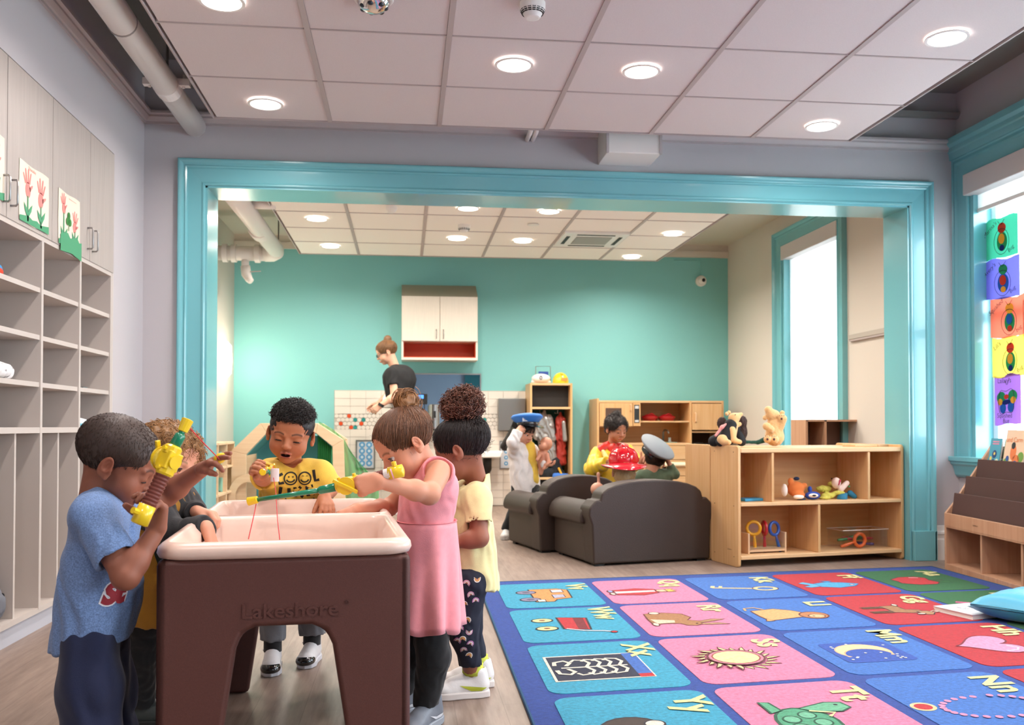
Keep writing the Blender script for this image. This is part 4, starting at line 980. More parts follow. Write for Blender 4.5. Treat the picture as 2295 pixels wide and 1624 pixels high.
for s in (0, 1):
    o = s*(n+1)**2
    for i in range(n):
        for j in range(n): q = (o+i*(n+1)+j, o+(i+1)*(n+1)+j, o+(i+1)*(n+1)+j+1, o+i*(n+1)+j+1); f.append(q if s == 0 else tuple(reversed(q)))
M4 = T((pc.x+.03, pc.y+.03, .012), .5)
mb = MB(); mb.add([M4 @ Vector(p) for p in V], f); mb.build('cushion', M('turquoise_satin', '#36a2c4', .38, sheen=.3, bump=.05, bscale=80), t, smooth=True)
mb = MB(); mb.tube([M4 @ Vector((x*.2, y*.2, .062)) for x, y in ((-1, -1), (0, -.91), (1, -1), (.91, 0), (1, 1), (0, .91), (-1, 1), (-.91, 0))], .005, 6, closed=True); mb.build('piping', M('turquoise_satin'), t, smooth=True)
# ================================================================== FAR ROOM FURNITURE
m_wcab = M('white_cabinet', '#ddd5c8', .45, var=.03, vscale=8, stretch=(8, 8, .5)); m_orange = M('orange_paint', '#c5481f', .5)
x0, x1 = -.04, .748; yb = YB; yf = 9.63
t = thing('wall_cabinet', 'cream wall cabinet with sloped top and orange lower niche on the teal wall', 'cabinet', ((x0+x1)/2, yb, 1.55))
MB().prism([(yf, 2.20), (yb, 2.20), (yb, 2.36), (yb-.02, 2.36)], x1-x0, frame((x1, 0, 0), (0, 1, 0), (-1, 0, 0), (0, 0, 1))).build('sloped_top', M('cab_top_grey', '#a9a290', .6), t)
MB().box((x0, yf, 1.73), (x1, yb, 2.20)).build('carcass', m_wcab, t)
for a, b, s in ((x0+.004, (x0+x1)/2-.002, 1), ((x0+x1)/2+.002, x1-.004, -1)):
    d = MB().box((a, yf-.02, 1.735), (b, yf-.001, 2.197)).build('door', m_wcab, t, bevel=.002)
    hx = b-.035 if s > 0 else a+.035
    MB().tube([(hx, yf-.021, 1.76), (hx, yf-.045, 1.765), (hx, yf-.045, 1.85), (hx, yf-.021, 1.855)], .004, 6).build('handle', m_steel, d, smooth=True)
mb = MB(); mb.box((x0+.02, yb-.05, 1.57), (x1-.02, yb-.04, 1.73)).box((x0+.02, yf+.01, 1.565), (x1-.02, yb-.04, 1.575)); mb.box((x0+.02, yf+.02, 1.57), (x0+.026, yb-.04, 1.73)).box((x1-.026, yf+.02, 1.57), (x1-.02, yb-.04, 1.73)).build('orange_niche', m_orange, t)
mb = MB(); mb.box((x0, yf, 1.54), (x0+.02, yb, 1.73)).box((x1-.02, yf, 1.54), (x1, yb, 1.73)).box((x0+.02, yf, 1.54), (x1-.02, yb, 1.565)).build('niche_frame', m_wcab, t)
# mirror over the counter
x0, x1, z0, z1 = .045, .795, .80, 1.405
t = thing('wall_mirror', 'wide steel framed mirror over the counter on the back wall', 'mirror', ((x0+x1)/2, YB-.02, z0))
MB().box((x0, YB-.022, z0), (x1, YB-.014, z1)).build('mirror_glass', M('mirror', '#b9cdd6', .02, 1), t)
mb = MB(); 
for a in ((x0-.012, z0, x0, z1), (x1, z0, x1+.012, z1), (x0-.012, z1, x1+.012, z1+.014)): MB().box((a[0], YB-.028, a[1]), (a[2], YB-.012, a[3])).build('frame_strip', m_steel, t)
# counter with sink, bin like canister and reader
t = thing('wash_counter', 'beige speckled wash counter under the mirror', 'counter', (.45, 9.7, 0))
MB().box((.0, 9.50, .77), (.68, YB-.02, .81)).build('worktop', M('speckled_top', '#6f655a', .4, var=.3, vscale=120), t, bevel=.004)
MB().box((.0, 9.60, 0), (.66, YB-.02, .77)).build('base', m_wcab, t)
t = thing('soap_canister', 'cylindrical brushed steel canister standing on the counter', 'canister', (.30, 9.62, .81))
MB().lathe([(.055, 0), (.055, .265), (.05, .27)], 24).build('body', m_steel, t, smooth=False, local=True); MB().lathe([(.056, -.0), (.056, .02)], 24).build('base_ring', m_slot, t, local=True)
MB().box((-.012, -.058, .13), (.012, -.05, .2)).build('label_slot', m_slot, t, local=True)
pp = at(945, 893, 9.93); t = thing('time_reader', 'small black wall reader with a glowing blue screen', 'time clock', pp)
MB().box((pp.x-.05, 9.88, pp.z-.06), (pp.x+.06, 9.925, pp.z+.05)).build('housing', m_slot, t, bevel=.006); MB().box((pp.x-.038, 9.877, pp.z-.0), (pp.x+.02, 9.88, pp.z+.038)).build('screen', M('screen_blue', '#4d8ff0', .3, emit=1.2), t)
MB().tube([(pp.x+.03, 9.9, pp.z-.06), (pp.x+.03, 9.915, pp.z-.13), (pp.x+.02, 9.915, pp.z-.22)], .004, 6).build('cable', m_slot, t)
# paper towel dispenser
a = at(1115, 965, 9.93); b = at(1175, 893, 9.93)
t = thing('towel_dispenser', 'rectangular stainless steel towel dispenser on the tiles', 'dispenser', (a.x, 9.9, a.z)); MB().box((a.x, 9.82, a.z), (b.x, 9.93, b.z)).build('housing', M('steel_satin', '#8f8d8a', .35, .9), t, bevel=.006); MB().box((a.x+.02, 9.83, a.z-.004), (b.x-.02, 9.9, a.z+.002)).build('slot', m_slot, t)
# hand sink with dark waste
a = at(1098, 1020, 9.75)
t = thing('hand_sink', 'white wall mounted hand sink partly behind the girl with the curly puff', 'sink', (a.x, 9.7, a.z))
MB().prism([(-.12, 0), (.12, 0), (.15, .07), (-.15, .07)], .4, Matrix.Translation((a.x-.03, 9.53, a.z-.02))).build('basin', m_white, t, bevel=.015); MB().tube([(a.x-.03, 9.72, a.z-.02), (a.x-.03, 9.72, a.z-.14), (a.x-.03, 9.9, a.z-.18)], .045, 12).build('waste_cover', m_slot, t, smooth=True)
MB().tube([(a.x-.03, 9.88, a.z+.05), (a.x-.03, 9.88, a.z+.15), (a.x-.03, 9.80, a.z+.16)], .01, 8).build('tap', m_steel, t, smooth=True)
# posters
def poster(u0, v0, u1, v1, label, seed):
    a = at(u0, v1, 9.93); b = at(u1, v0, 9.93); t = thing('hygiene_poster', label, 'poster', (a.x, 9.93, a.z)); w, h = b.x-a.x, b.z-a.z
    MB().box((a.x, 9.925, a.z), (b.x, 9.932, b.z)).build('sheet', M('poster_pale', '#c6ccd4', .5), t)
    for e in ((a.x-.012, a.z, a.x, b.z), (b.x, a.z, b.x+.012, b.z), (a.x-.012, b.z, b.x+.012, b.z+.012), (a.x-.012, a.z-.012, b.x+.012, a.z)): MB().box((e[0], 9.92, e[1]), (e[2], 9.934, e[3])).build('frame_strip', m_steel, t)
    M4 = frame((a.x, 9.9245, a.z), (1, 0, 0), (0, 0, 1)); mb = MB(); m2 = MB()
    for k in range(4 if w > .1 else 2):
        for cx in ((.3, .72) if w > .12 else (.5,)): disc(mb, w*cx, h*(.86-.23*k), min(w*.19, .035), M4, 0); disc(m2, w*cx, h*(.86-.23*k), min(w*.08, .014), M4, .0006)
    mb.build('blue_bubbles', M('bubble_blue', '#5f9cc9', .6), t); m2.build('bubble_centres', M('bubble_white', '#c4dbe8', .6), t)
poster(800, 988, 838, 1048, 'hand washing poster with blue bubbles beside the green tulle', 1); poster(1122, 990, 1146, 1048, 'narrow framed poster on the tiles left of the white coat', 2)
# wall sconce
a = atx(500, 805, XLB); t = thing('wall_sconce', 'glowing half-round wall sconce on the left wall of the far room', 'wall light', (XLB, a.y, a.z))
P = [(0, -.13), (.03, -.13), (.055, -.10), (.06, 0), (.055, .10), (.03, .13), (0, .13)]
V = []; n = 14
for i in range(n+1):
    th = math.pi*i/n
    for r_, z_ in P: V.append((XLB+r_*math.sin(th)*1.4, a.y+math.cos(th)*(.06+r_*1.1), a.z+z_*1.35))
f = [(i*7+j, i*7+j+1, (i+1)*7+j+1, (i+1)*7+j) for i in range(n) for j in range(6)]
mb = MB(); mb.add(V, f); mb.build('diffuser', M('sconce_glow', (1, .87, .68), emit=9), t, smooth=True)
sl = bpy.data.lights.new('sconce_light', 'POINT'); sl.energy = 9; sl.color = (1, .86, .66); sl.shadow_soft_size = .08; so = bpy.data.objects.new('sconce_light', sl); COL.objects.link(so); so.location = (XLB+.16, a.y, a.z)
MB().box((XLB, a.y-.08, a.z-.03), (XLB+.012, a.y+.08, a.z+.03)).build('back_plate', m_white, t)
# play arch with tulle
YA = 8.35
def arch_pt(u, v): q = at(u, v, YA); return (q.x, q.z)
t = thing('play_arch', 'birch framed octagonal play arch with aqua panels and green tulle', 'play house', (at(650, 1130, YA).x, YA, 0))
O_ = [arch_pt(*p) for p in ((518, 1130), (518, 1010), (583, 948), (712, 948), (770, 985), (776, 1130))]; O_ = [(O_[0][0], 0)]+O_[1:5]+[(O_[5][0], 0)]
I_ = [arch_pt(*p) for p in ((552, 1130), (552, 1018), (598, 970), (708, 970), (745, 1000), (748, 1130))]; I_ = [(I_[0][0], 0)]+I_[1:5]+[(I_[5][0], 0)]
m_birch = wood('birch_ply', '#d9bd98', '#e2caa9', 'x', .5)
for yy, nm in ((0, 'front_frame'), (.55, 'rear_frame')):
    mb = MB()
    for i in range(5):
        q = [O_[i], O_[i+1], I_[i+1], I_[i]]; mb.prism(q, .03, Matrix.Translation((0, YA+yy, 0)))
    mb.build(nm, m_birch, t, bevel=.004)
for i, nm, mt in ((1, 'roof_panel', M('aqua_panel', '#63b6bb', .6)), (2, 'roof_panel', M('aqua_panel')), (3, 'roof_panel', M('aqua_panel'))):
    a, b = I_[i], I_[i+1]; mb = MB(); V = [(a[0], YA+.03, a[1]), (b[0], YA+.03, b[1]), (b[0], YA+.55, b[1]), (a[0], YA+.55, a[1])]; V2 = [(x, y, z-.008) for x, y, z in V]; mb.add(V+V2, [(0,1,2,3),(7,6,5,4),(0,4,5,1),(1,5,6,2),(2,6,7,3),(3,7,4,0)]).build(nm, mt, t)
MB().box((I_[0][0], YA+.57, .0), (I_[5][0], YA+.58, I_[2][1]-.03)).build('back_panel', M('aqua_back', '#58a9b0', .7, var=.08, vscale=3), t)
# ring window shelf shapes (lower left curved cut)
mb = MB(); cx, cz = arch_pt(558, 1112)
mb.ring([(cx+x, cz+z) for x, z in circ(0, 0, .17, .2, 20)], [(cx+x, cz+z) for x, z in circ(0, 0, .11, .13, 20)], .02, Matrix.Translation((0, YA-.05, 0))).build('ring_panel', m_birch, t)
def tulle():
    m = bpy.data.materials.new('green_tulle'); m.use_nodes = True; N = m.node_tree.nodes; L = m.node_tree.links; b = N['Principled BSDF']; b.inputs['Base Color'].default_value = (*lin('#4fae63'), 1); b.inputs['Roughness'].default_value = .9; b.inputs['Alpha'].default_value = .72; return m
tl = thing('tulle_drape', 'sheer green tulle draped over the right side of the play arch', 'fabric', (at(780, 1100, YA).x, YA-.05, 0))
V = []; n, mm_ = 26, 18
top = [at(712, 944, YA), at(745, 962, YA), at(770, 985, YA), at(785, 1020, YA)]
for i in range(n+1):
    s = i/n; k_ = min(int(s*3), 2); fr = s*3-k_; a = top[k_].lerp(top[k_+1], fr)
    bt = at(700+ (820-700)*s, 1135, YA)
    for j in range(mm_+1):
        q = j/mm_; w_ = .03*math.sin(i*1.9+q*2)*(.3+q); bul = .16*math.sin(math.pi*min(q*.8, 1))*s
        V.append((a.x+(bt.x-a.x)*q**1.3+bul, YA+.12+.05*q+w_, a.z+(bt.z-a.z)*q))
f = [(i*(mm_+1)+j, (i+1)*(mm_+1)+j, (i+1)*(mm_+1)+j+1, i*(mm_+1)+j+1) for i in range(n) for j in range(mm_)]
mb = MB(); mb.add(V, f); mb.build('drape', tulle(), tl, smooth=True)
mb = MB(); 
V = []
for i in range(n+1):
    s = i/n
    for j in range(mm_+1):
        q = j/mm_; a = at(712+30*s, 975+25*s, YA+.1); bt = at(712+34*s, 1130, YA+.1); V.append((a.x, YA+.1+.02*math.sin(i*1.6), a.z+(bt.z-a.z)*q))
mb.add(V, f); mb.build('inner_drape', M('green_cloth', '#2f8a48', .9), tl, smooth=True)
# low shelf at far left of the far room
t = thing('low_shelf', 'low birch shelf unit against the left wall of the far room', 'shelf unit', (-1.6, 8.0, 0)); z1 = .72; ya, yb2 = 7.35, 8.45; xb, xf = XLB+.01, -1.50
for y in (ya, ya+.37, ya+.74, yb2-.02): MB().box((xb, y, 0), (xf, y+.018, z1)).build('divider', m_birch, t)
for z in (.06, .28, .50, z1-.02): MB().box((xb, ya, z), (xf, yb2, z+.018)).build('shelf_board', m_birch, t)
MB().box((xb, ya, .02), (xb+.008, yb2, z1)).build('back_panel', M('shelf_back_tan', '#a98a72', .6), t)
for i, (y, z, c) in enumerate(((7.5, .30, '#d8d2c6'), (7.9, .52, '#5fa8a0'), (8.1, .30, '#7fb8a8'), (7.6, .52, '#c9bfb0'))):
    t = thing('storage_bin', ('white', 'teal', 'pale green', 'beige')[i]+' small storage bin on the low birch shelf', 'storage bin', (-1.62, y, z))
    MB().ring(rrect(-.09, -.08, .09, .08, .02), rrect(-.082, -.072, .082, .072, .016), .12, T((-1.62, y+.06, z+.12), 0, -H2)).build('bin_wall', M('bin_%d' % i, c, .5), t); MB().box((-1.70, y-.02, z-.0), (-1.54, y+.13, z+.006)).build('bin_base', M('bin_%d' % i), t)
# security camera
a = at(1570, 630, YB); t = thing('wall_camera', 'small white ball camera on the teal wall with a thin conduit', 'security camera', (a.x, YB, a.z))
MB().lathe([(.06, 0), (.06, .03), (.05, .04)], 20, frame((a.x, YB, a.z), (1, 0, 0), (0, 0, 1), (0, -1, 0))).build('base', m_white, t); MB().ball((a.x, YB-.06, a.z), .045, 16).build('ball', m_white, t, smooth=True); MB().ball((a.x+.003, YB-.092, a.z-.002), .022, 12).build('lens', m_slot, t, smooth=True)
MB().tube([(a.x, YB-.006, a.z+.05), (a.x, YB-.006, a.z+.22), (a.x-.3, YB-.006, a.z+.225)], .006, 6).build('conduit', m_teal_wall, t)
# dress-up locker
YL = 9.55; a = at(1188, 858, YL); b = at(1283, 858, YL); x0, x1, zt2 = a.x, b.x, a.z
t = thing('dress_up_locker', 'tall maple dress-up locker with a black panel and hooks against the back wall', 'locker', ((x0+x1)/2, YL, 0))
for x in (x0, x1-.022): MB().box((x, YL, 0), (x+.022, YB-.02, zt2)).build('side_panel', m_map, t, bevel=.003)
zb_ = at(1235, 912, YL).z
for z in (zt2-.022, zb_-.02, .30, .02): MB().box((x0+.022, YL, z), (x1-.022, YB-.02, z+.022)).build('shelf_board', m_mapx, t, bevel=.002)
MB().box((x0+.022, YL+.12, zb_), (x1-.022, YL+.13, zt2-.02)).build('black_panel', M('chalk_black', '#242222', .7), t)
MB().box((x0+.022, YB-.03, .04), (x1-.022, YB-.022, zb_-.02)).build('back_panel', M('locker_back_teal', '#33786f', .7), t)
for u in (1210, 1250):
    q = at(u, 920, YL+.15); MB().tube([(q.x-.035, YL+.15, q.z-.02), (q.x-.02, YL+.15, q.z-.03), (q.x, YL+.15, q.z-.028), (q.x, YL+.15, zb_-.02), (q.x, YL+.15, q.z-.028), (q.x+.02, YL+.15, q.z-.03), (q.x+.035, YL+.15, q.z-.02)], .003, 6).build('hook', m_steel, t)
def hang(label, col, uv, rough=.4, metal=0, wd=1.):
    q = at(uv[0], uv[1], YL+.14); e = at(uv[2], uv[3], YL+.14); w_ = .085
    t = thing('dress_up_coat', label, 'costume', (q.x, YL+.14, e.z)); z0, z1 = q.z, e.z
    P = [cone((q.x, YL+.14, z0), (q.x-.02, YL+.14, z0-.09), .02, .055, .03), cone((q.x-.03, YL+.14, z0-.09), (e.x-.05, YL+.13, z1), .055, .05, .04), cone((q.x+.03, YL+.13, z0-.09), (e.x+.05, YL+.14, z1), .05, .05, .04), cone((q.x-.05, YL+.12, z0-.07), (q.x-.10, YL+.10, z0-.27), .04, .03, .02), cone((q.x+.05, YL+.12, z0-.07), (q.x+.085, YL+.10, z0-.28), .035, .03, .02)]
    P = [dict(p_, **({'k': .03})) for p_ in P]
    for p_ in P:
        for e_ in 'ab': p_[e_][0] = q.x+(p_[e_][0]-q.x)*wd
        p_['ra'] *= .5+.5*wd; p_['rb'] *= .5+.5*wd
    blob('coat_body', P, M('coat_'+col[1:], col, rough, metal, bump=.1, bscale=60), t, .008, folds(.010, 38, len(label)))
    return t, q, e
hang('silver grey shiny costume coat hanging in the locker', '#a2a09f', (1220, 922, 1228, 1030), .25, .5)
tt, q, e = hang('red and grey costume vest hanging at the right of the locker', '#a12f24', (1256, 925, 1262, 1035), .6, 0, .35)
blob('grey_panel', [cone((q.x+.02, YL+.06, q.z-.10), (q.x+.035, YL+.06, q.z-.28), .02, .025, .02)], M('coat_a2a09f'), tt, .006)
t = thing('dark_costume', 'black costume trousers with a yellow stripe at the bottom of the locker', 'costume', (1.6, YL+.1, .32))
q = at(1235, 1060, YL+.1); blob('cloth', [cone((q.x-.1, YL+.12, q.z), (q.x+.1, YL+.12, q.z-.02), .07, .06, .03), cone((q.x-.08, YL+.12, q.z-.08), (q.x+.08, YL+.12, q.z-.08), .06, .06, .03), cone((q.x+.05, YL+.12, q.z+.12), (q.x+.07, YL+.12, q.z-.05), .05, .06)], M('black_cloth', '#14171e', .9), t, .008, folds(.008, 40, 8))
MB().tube([(q.x+.07, YL+.045, q.z+.06), (q.x+.12, YL+.045, q.z-.05)], .012, 6).build('yellow_stripe', M('stripe_yellow', '#d8a52e', .7), t)
t = thing('blue_cloth', 'crumpled blue cloth on the lower shelf of the locker', 'cloth', (1.68, YL+.05, .32)); q = at(1255, 1066, YL+.04); blob('cloth', [cone((q.x-.05, YL+.05, .335), (q.x+.07, YL+.05, .335), .03, .025, .02)], M('blue_cloth_m', '#3a6fc0', .8), t, .006, folds(.006, 70, 2))
# hats on the locker
def hat_pt(u): return at(u, 858, YL+.1)
q = hat_pt(1213); t = thing('toy_doctor_cap', 'white play cap with round emblem on top of the locker', 'play hat', (q.x, YL+.1, zt2))
blob('crown', [ell((q.x, YL+.12, zt2+.055), (.10, .07, .05)), cone((q.x-.09, YL+.12, zt2+.018), (q.x+.09, YL+.12, zt2+.018), .016, .016)], m_white, t, .006)
MB().tube([(q.x-.01+.014*math.cos(a), YL+.052, zt2+.058+.018*math.sin(a)) for a in [k*2*math.pi/16 for k in range(16)]], .004, 6, closed=True).tube([(q.x-.01, YL+.050, zt2+.035), (q.x-.01, YL+.052, zt2+.082)], .003, 6).build('emblem', M('print_grey', '#4b4f5c', .6), t)
MB().box((q.x-.045, YL+.098, zt2+.014), (q.x+.035, YL+.1035, zt2+.019)).build('print_line', M('print_blue', '#5b6aa8', .6), t)
q = hat_pt(1257); t = thing('toy_hard_hat', 'yellow play hard hat with orange label on top of the locker', 'play hat', (q.x, YL+.1, zt2))
blob('shell', [ell((q.x, YL+.12, zt2+.02), (.085, .09, .10), cuts=[((0, 0, zt2), (0, 0, -1))]), cone((q.x, YL+.04, zt2+.10), (q.x, YL+.2, zt2+.10), .012, .012)], M('toy_yellow', '#e9c62a', .25, coat=.3), t, .006)
MB().box((q.x-.005, YL+.026, zt2+.03), (q.x+.06, YL+.032, zt2+.058)).build('label_plate', M('label_orange', '#d98a45', .5), t)
q = hat_pt(1222); t = thing('wire_stand', 'thin dark wire stand holding a blue card behind the white cap', 'display stand', (q.x, YL+.25, zt2))
MB().tube([(q.x-.08, YL+.25, zt2), (q.x-.08, YL+.25, zt2+.19), (q.x+.08, YL+.25, zt2+.19), (q.x+.08, YL+.25, zt2)], .005, 6).build('wire_frame', m_steel, t); MB().box((q.x-.05, YL+.24, zt2+.07), (q.x+.055, YL+.25, zt2+.135)).build('blue_card', M('card_blue', '#2a4a9a', .6), t)
# play kitchen
YK = 9.5; a = at(1338, 897, YK); b = at(1622, 897, YK); x0, x1, zk = a.x, b.x, a.z
t = thing('play_kitchen', 'maple play kitchen with microwave, sink and cupboards against the teal wall', 'play kitchen', ((x0+x1)/2, YK, 0))
xm1 = at(1435, 900, YK).x; xm2 = at(1548, 900, YK).x; zc_ = at(1500, 992, YK).z; zs = at(1500, 944, YK).z
def kb(a_, b_, nm, mt=m_map, bv=.002): return MB().box(a_, b_).build(nm, mt, t, bevel=bv)
kb((x0, YK-.0, 0), (x0+.022, YB-.03, zk+.02), 'side_panel'); kb((x1-.022, YK, 0), (x1, YB-.03, zk), 'side_panel'); kb((xm2-.011, YK, 0), (xm2+.011, YB-.03, zk), 'side_panel')
kb((x0+.02, YK+.01, zk-.022), (x1-.02, YB-.03, zk), 'top_board', m_mapx); kb((x0+.02, YB-.045, 0), (x1-.02, YB-.035, zk-.02), 'back_panel', m_mapb)
kb((xm1, YK+.02, zs-.01), (xm2, YB-.04, zs+.006), 'shelf_board', m_mapx); kb((x0+.02, YK-.0, zc_-.025), (xm2, YB-.04, zc_), 'counter_board', m_mapx); kb((x0+.02, YK+.02, zs-.06), (xm1-.09, YB-.04, zs-.045), 'shelf_board', m_mapx)
d = kb((x0+.026, YK-.01, zs-.05), (xm1-.085, YK+.008, zk-.026), 'microwave_door'); 
q0 = at(1357, 940, YK-.01); q1 = at(1393, 914, YK-.01); MB().box((q0.x, YK-.012, q0.z), (q1.x, YK-.0102, q1.z)).build('door_window', M('brown_glass', '#5a4438', .3), d)
MB().tube([(xm1-.11, YK-.012, zk-.11), (xm1-.11, YK-.04, zk-.10), (xm1-.11, YK-.04, zk-.05), (xm1-.11, YK-.012, zk-.04)], .006, 6).build('handle', m_mape, d)
d = kb((xm1-.08, YK-.01, zs-.05), (xm1, YK+.05, zk-.026), 'control_panel'); MB().box((xm1-.067, YK-.012, zs-.015), (xm1-.013, YK-.0102, zk-.045)).build('keypad', M('keypad_black', '#2b2f33', .4), d); MB().box((xm1-.06, YK-.0135, zk-.085), (xm1-.02, YK-.0122, zk-.055)).build('display', M('keypad_light', '#c9ccce', .5), d)
MB().box((xm1-.06, YK-.0135, zs-.008), (xm1-.02, YK-.0122, zs+.015)).build('button_row', M('keypad_light'), d)
zd = at(1590, 963, YK).z
d = kb((xm2+.014, YK-.012, zd), (x1-.026, YK+.006, zk-.03), 'cupboard_door'); MB().tube([(xm2+.045, YK-.014, zd+.08), (xm2+.045, YK-.042, zd+.09), (xm2+.045, YK-.042, zd+.17), (xm2+.045, YK-.014, zd+.18)], .007, 6).build('handle', m_mape, d)
kb((xm2+.012, YK+.02, zd-.03), (x1-.02, YB-.04, zd-.012), 'shelf_board', m_mapx); kb((xm2+.012, YK+.02, .60), (x1-.02, YB-.04, .615), 'shelf_board', m_mapx); kb((xm2+.012, YK+.02, .38), (x1-.02, YB-.04, .395), 'shelf_board', m_mapx)
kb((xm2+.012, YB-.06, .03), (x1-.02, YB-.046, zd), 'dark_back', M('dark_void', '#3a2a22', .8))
for i, (za, zb2) in enumerate(((.05, .33), (.335, .50), (.505, zc_-.03))): 
    d = kb((x0+.026, YK-.008, za), (xm2-.014, YK+.008, zb2), 'drawer_front', m_mapx)
q = at(1490, 990, YK+.18); MB().box((q.x-.16, YK+.06, zc_-.002), (q.x+.10, YK+.3, zc_+.006)).build('sink_rim', M('sink_green', '#7fa596', .4), t)
MB().tube([(q.x+.0, YK+.24, zc_), (q.x, YK+.24, zc_+.11), (q.x+.01, YK+.22, zc_+.135), (q.x+.03, YK+.17, zc_+.13), (q.x+.035, YK+.15, zc_+.10)], .010, 10).build('tap', m_steel, t, smooth=True)
for s in (-1, 1): MB().lathe([(.018, 0), (.014, .03), (.018, .045), (.006, .05)], 10, Matrix.Translation((q.x+s*.07, YK+.24, zc_+.006))).build('tap_knob', M('clear_knob', '#d5dedb', .2), t)
for i, u in enumerate((1457, 1495)):
    q = at(u, 944, YK+.15); tt = thing('red_pan', ('left', 'right')[i]+' red play pan on the kitchen shelf', 'play cookware', (q.x, YK+.15, zs)); 
    MB().lathe([(.07, 0), (.088, .035), (.09, .04), (.088, .045), (.04, .07), (.0, .078)], 28, Matrix.Translation((q.x, YK+.16, zs+.006))).build('pan_body', M('pan_red', '#a81820', .3), tt, smooth=True); MB().tube([(q.x-.03, YK+.10, zs+.07), (q.x, YK+.09, zs+.085), (q.x+.03, YK+.10, zs+.07)], .006, 6).build('grip', M('pan_red'), tt)
# dark items in the lower hutch
q = at(1560, 1000, YK+.2); tt = thing('toy_pot', 'dark toy pot in the open hutch beside the play sink', 'play cookware', (xm2+.1, YK+.15, .615)); MB().lathe([(.05, 0), (.06, .06), (.058, .065)], 18, Matrix.Translation((xm2+.11, YK+.12, .616))).build('pot_body', m_slot, tt); MB().tube([(xm2+.16, YK+.12, .66), (xm2+.24, YK+.08, .67)], .008, 6).build('grip', m_slot, tt)
# small play table and chair
YT = 8.2; a = at(1478, 1040, YT); b = at(1562, 1040, YT); zt3 = a.z
t = thing('play_table', 'small light maple play table in front of the play kitchen', 'table', ((a.x+b.x)/2+.2, YT+.2, 0))
x0, x1 = a.x, a.x+.75; MB().box((x0, YT, zt3-.02), (x1, YT+.5, zt3)).build('tabletop', M('table_top_pale', '#e6d2b0', .4), t, bevel=.006); MB().box((x0+.03, YT+.02, zt3-.09), (x1-.03, YT+.035, zt3-.02)).build('apron', m_mapx, t)
for x in (x0+.03, x1-.07):
    for y in (YT+.02, YT+.44): MB().box((x, y, 0), (x+.04, y+.04, zt3-.02)).build('leg', m_map, t, bevel=.004)
tt = thing('play_chair', 'small maple chair under the play table', 'chair', (x0+.2, YT+.1, 0))
MB().box((x0+.16, YT+.06, .25), (x0+.44, YT+.34, .27)).build('seat', m_mapx, tt, bevel=.004)
for x in (x0+.16, x0+.41):
    for y in (YT+.06, YT+.31): MB().box((x, y, 0), (x+.03, y+.03, .25)).build('leg', m_map, tt)
# low unit under the far window with dark compartments
YW = 7.0; a = at(1808, 940, YW); b = at(1990, 940, YW)
t = thing('cube_organiser', 'low maple organiser with four openings under the far window', 'shelf unit', ((a.x+b.x)/2, YW, 0)); x0, x1, z1, z0 = a.x, b.x, a.z, .0
for x in (x0, x0+(b.x-a.x)*.23, x0+(b.x-a.x)*.69, x1-.07, x1): MB().box((x-.009, YW, z0), (x+.009, YW+.28, z1)).build('divider', m_bkw, t)
for z in (z1-.015, .60, .30, .05): MB().box((x0, YW, z), (x1, YW+.28, z+.015)).build('shelf_board', m_bkw, t)
MB().box((x0, YW+.27, 0), (x1, YW+.28, z1)).build('back_panel', M('organiser_back', '#8a6a5c', .7), t)
# ================================================================== TOYS ON AND IN THE TOY SHELF
m_plush = M('bear_plush', '#e2b67c', .95, bump=.5, bscale=350, sheen=.4, var=.06, vscale=40); m_pawd = M('paw_brown', '#4b2220', .8); m_eye = M('bead_black', '#101010', .2)
# book / board lying on the shelf top right
q = PA(1.02, .12, HA-.015); t = thing('wooden_tray', 'flat maple board pair lying on the right end of the toy shelf', 'board', q, rzA)
MB().box((-.09, 0, 0), (.085, .13, .016)).build('board', m_mapx, t, bevel=.003, local=True); MB().box((.09, 0, 0), (.24, .13, .014)).build('board', m_mape, t, bevel=.003, local=True)
zt = HA-.015
# bear in black vest, side on, looking up right
b0 = at(1640, 990, 5.62); 
def B1(u, v, dy=0): return at(u, v, 5.62+dy)
t = thing('teddy_bear', 'tan teddy bear in a black vest sitting on the left end of the toy shelf', 'teddy bear', (b0.x, 5.62, zt))
P = [cone(B1(1633, 975), B1(1642, 950), .048, .036, .02), ell(B1(1645, 937), (.036, .034, .034), k=.01), cone(B1(1650, 934), B1(1661, 928), .024, .012, .01), ell(B1(1629, 927, -.02), (.012, .008, .013), k=.004), ell(B1(1634, 924, .03), (.012, .008, .013), k=.004),
     ell(B1(1619, 984, -.045), (.034, .022, .03), k=.008), cone(B1(1622, 990, -.04), B1(1633, 991, -.07), .022, .017, .01), cone(B1(1640, 962, -.035), B1(1645, 985, -.06), .022, .017, .008), cone(B1(1645, 986, -.06), B1(1658, 990, -.06), .018, .014, .008), cone(B1(1645, 955, .02), B1(1657, 950, .02), .018, .014, .008)]
blob('body', P, m_plush, t, .004)
blob('vest', [cone(B1(1629, 980, -.005), B1(1638, 952, -.005), .053, .040, .02), ell(B1(1618, 990, .0), (.04, .04, .03))], M('vest_black', '#15171b', .8), t, .004)
mb = MB(); mb.ball(B1(1648, 929, -.034), .004, 8); mb.build('eye', m_eye, t); MB().ball(B1(1663, 926), .005, 8).build('nose', m_eye, t)
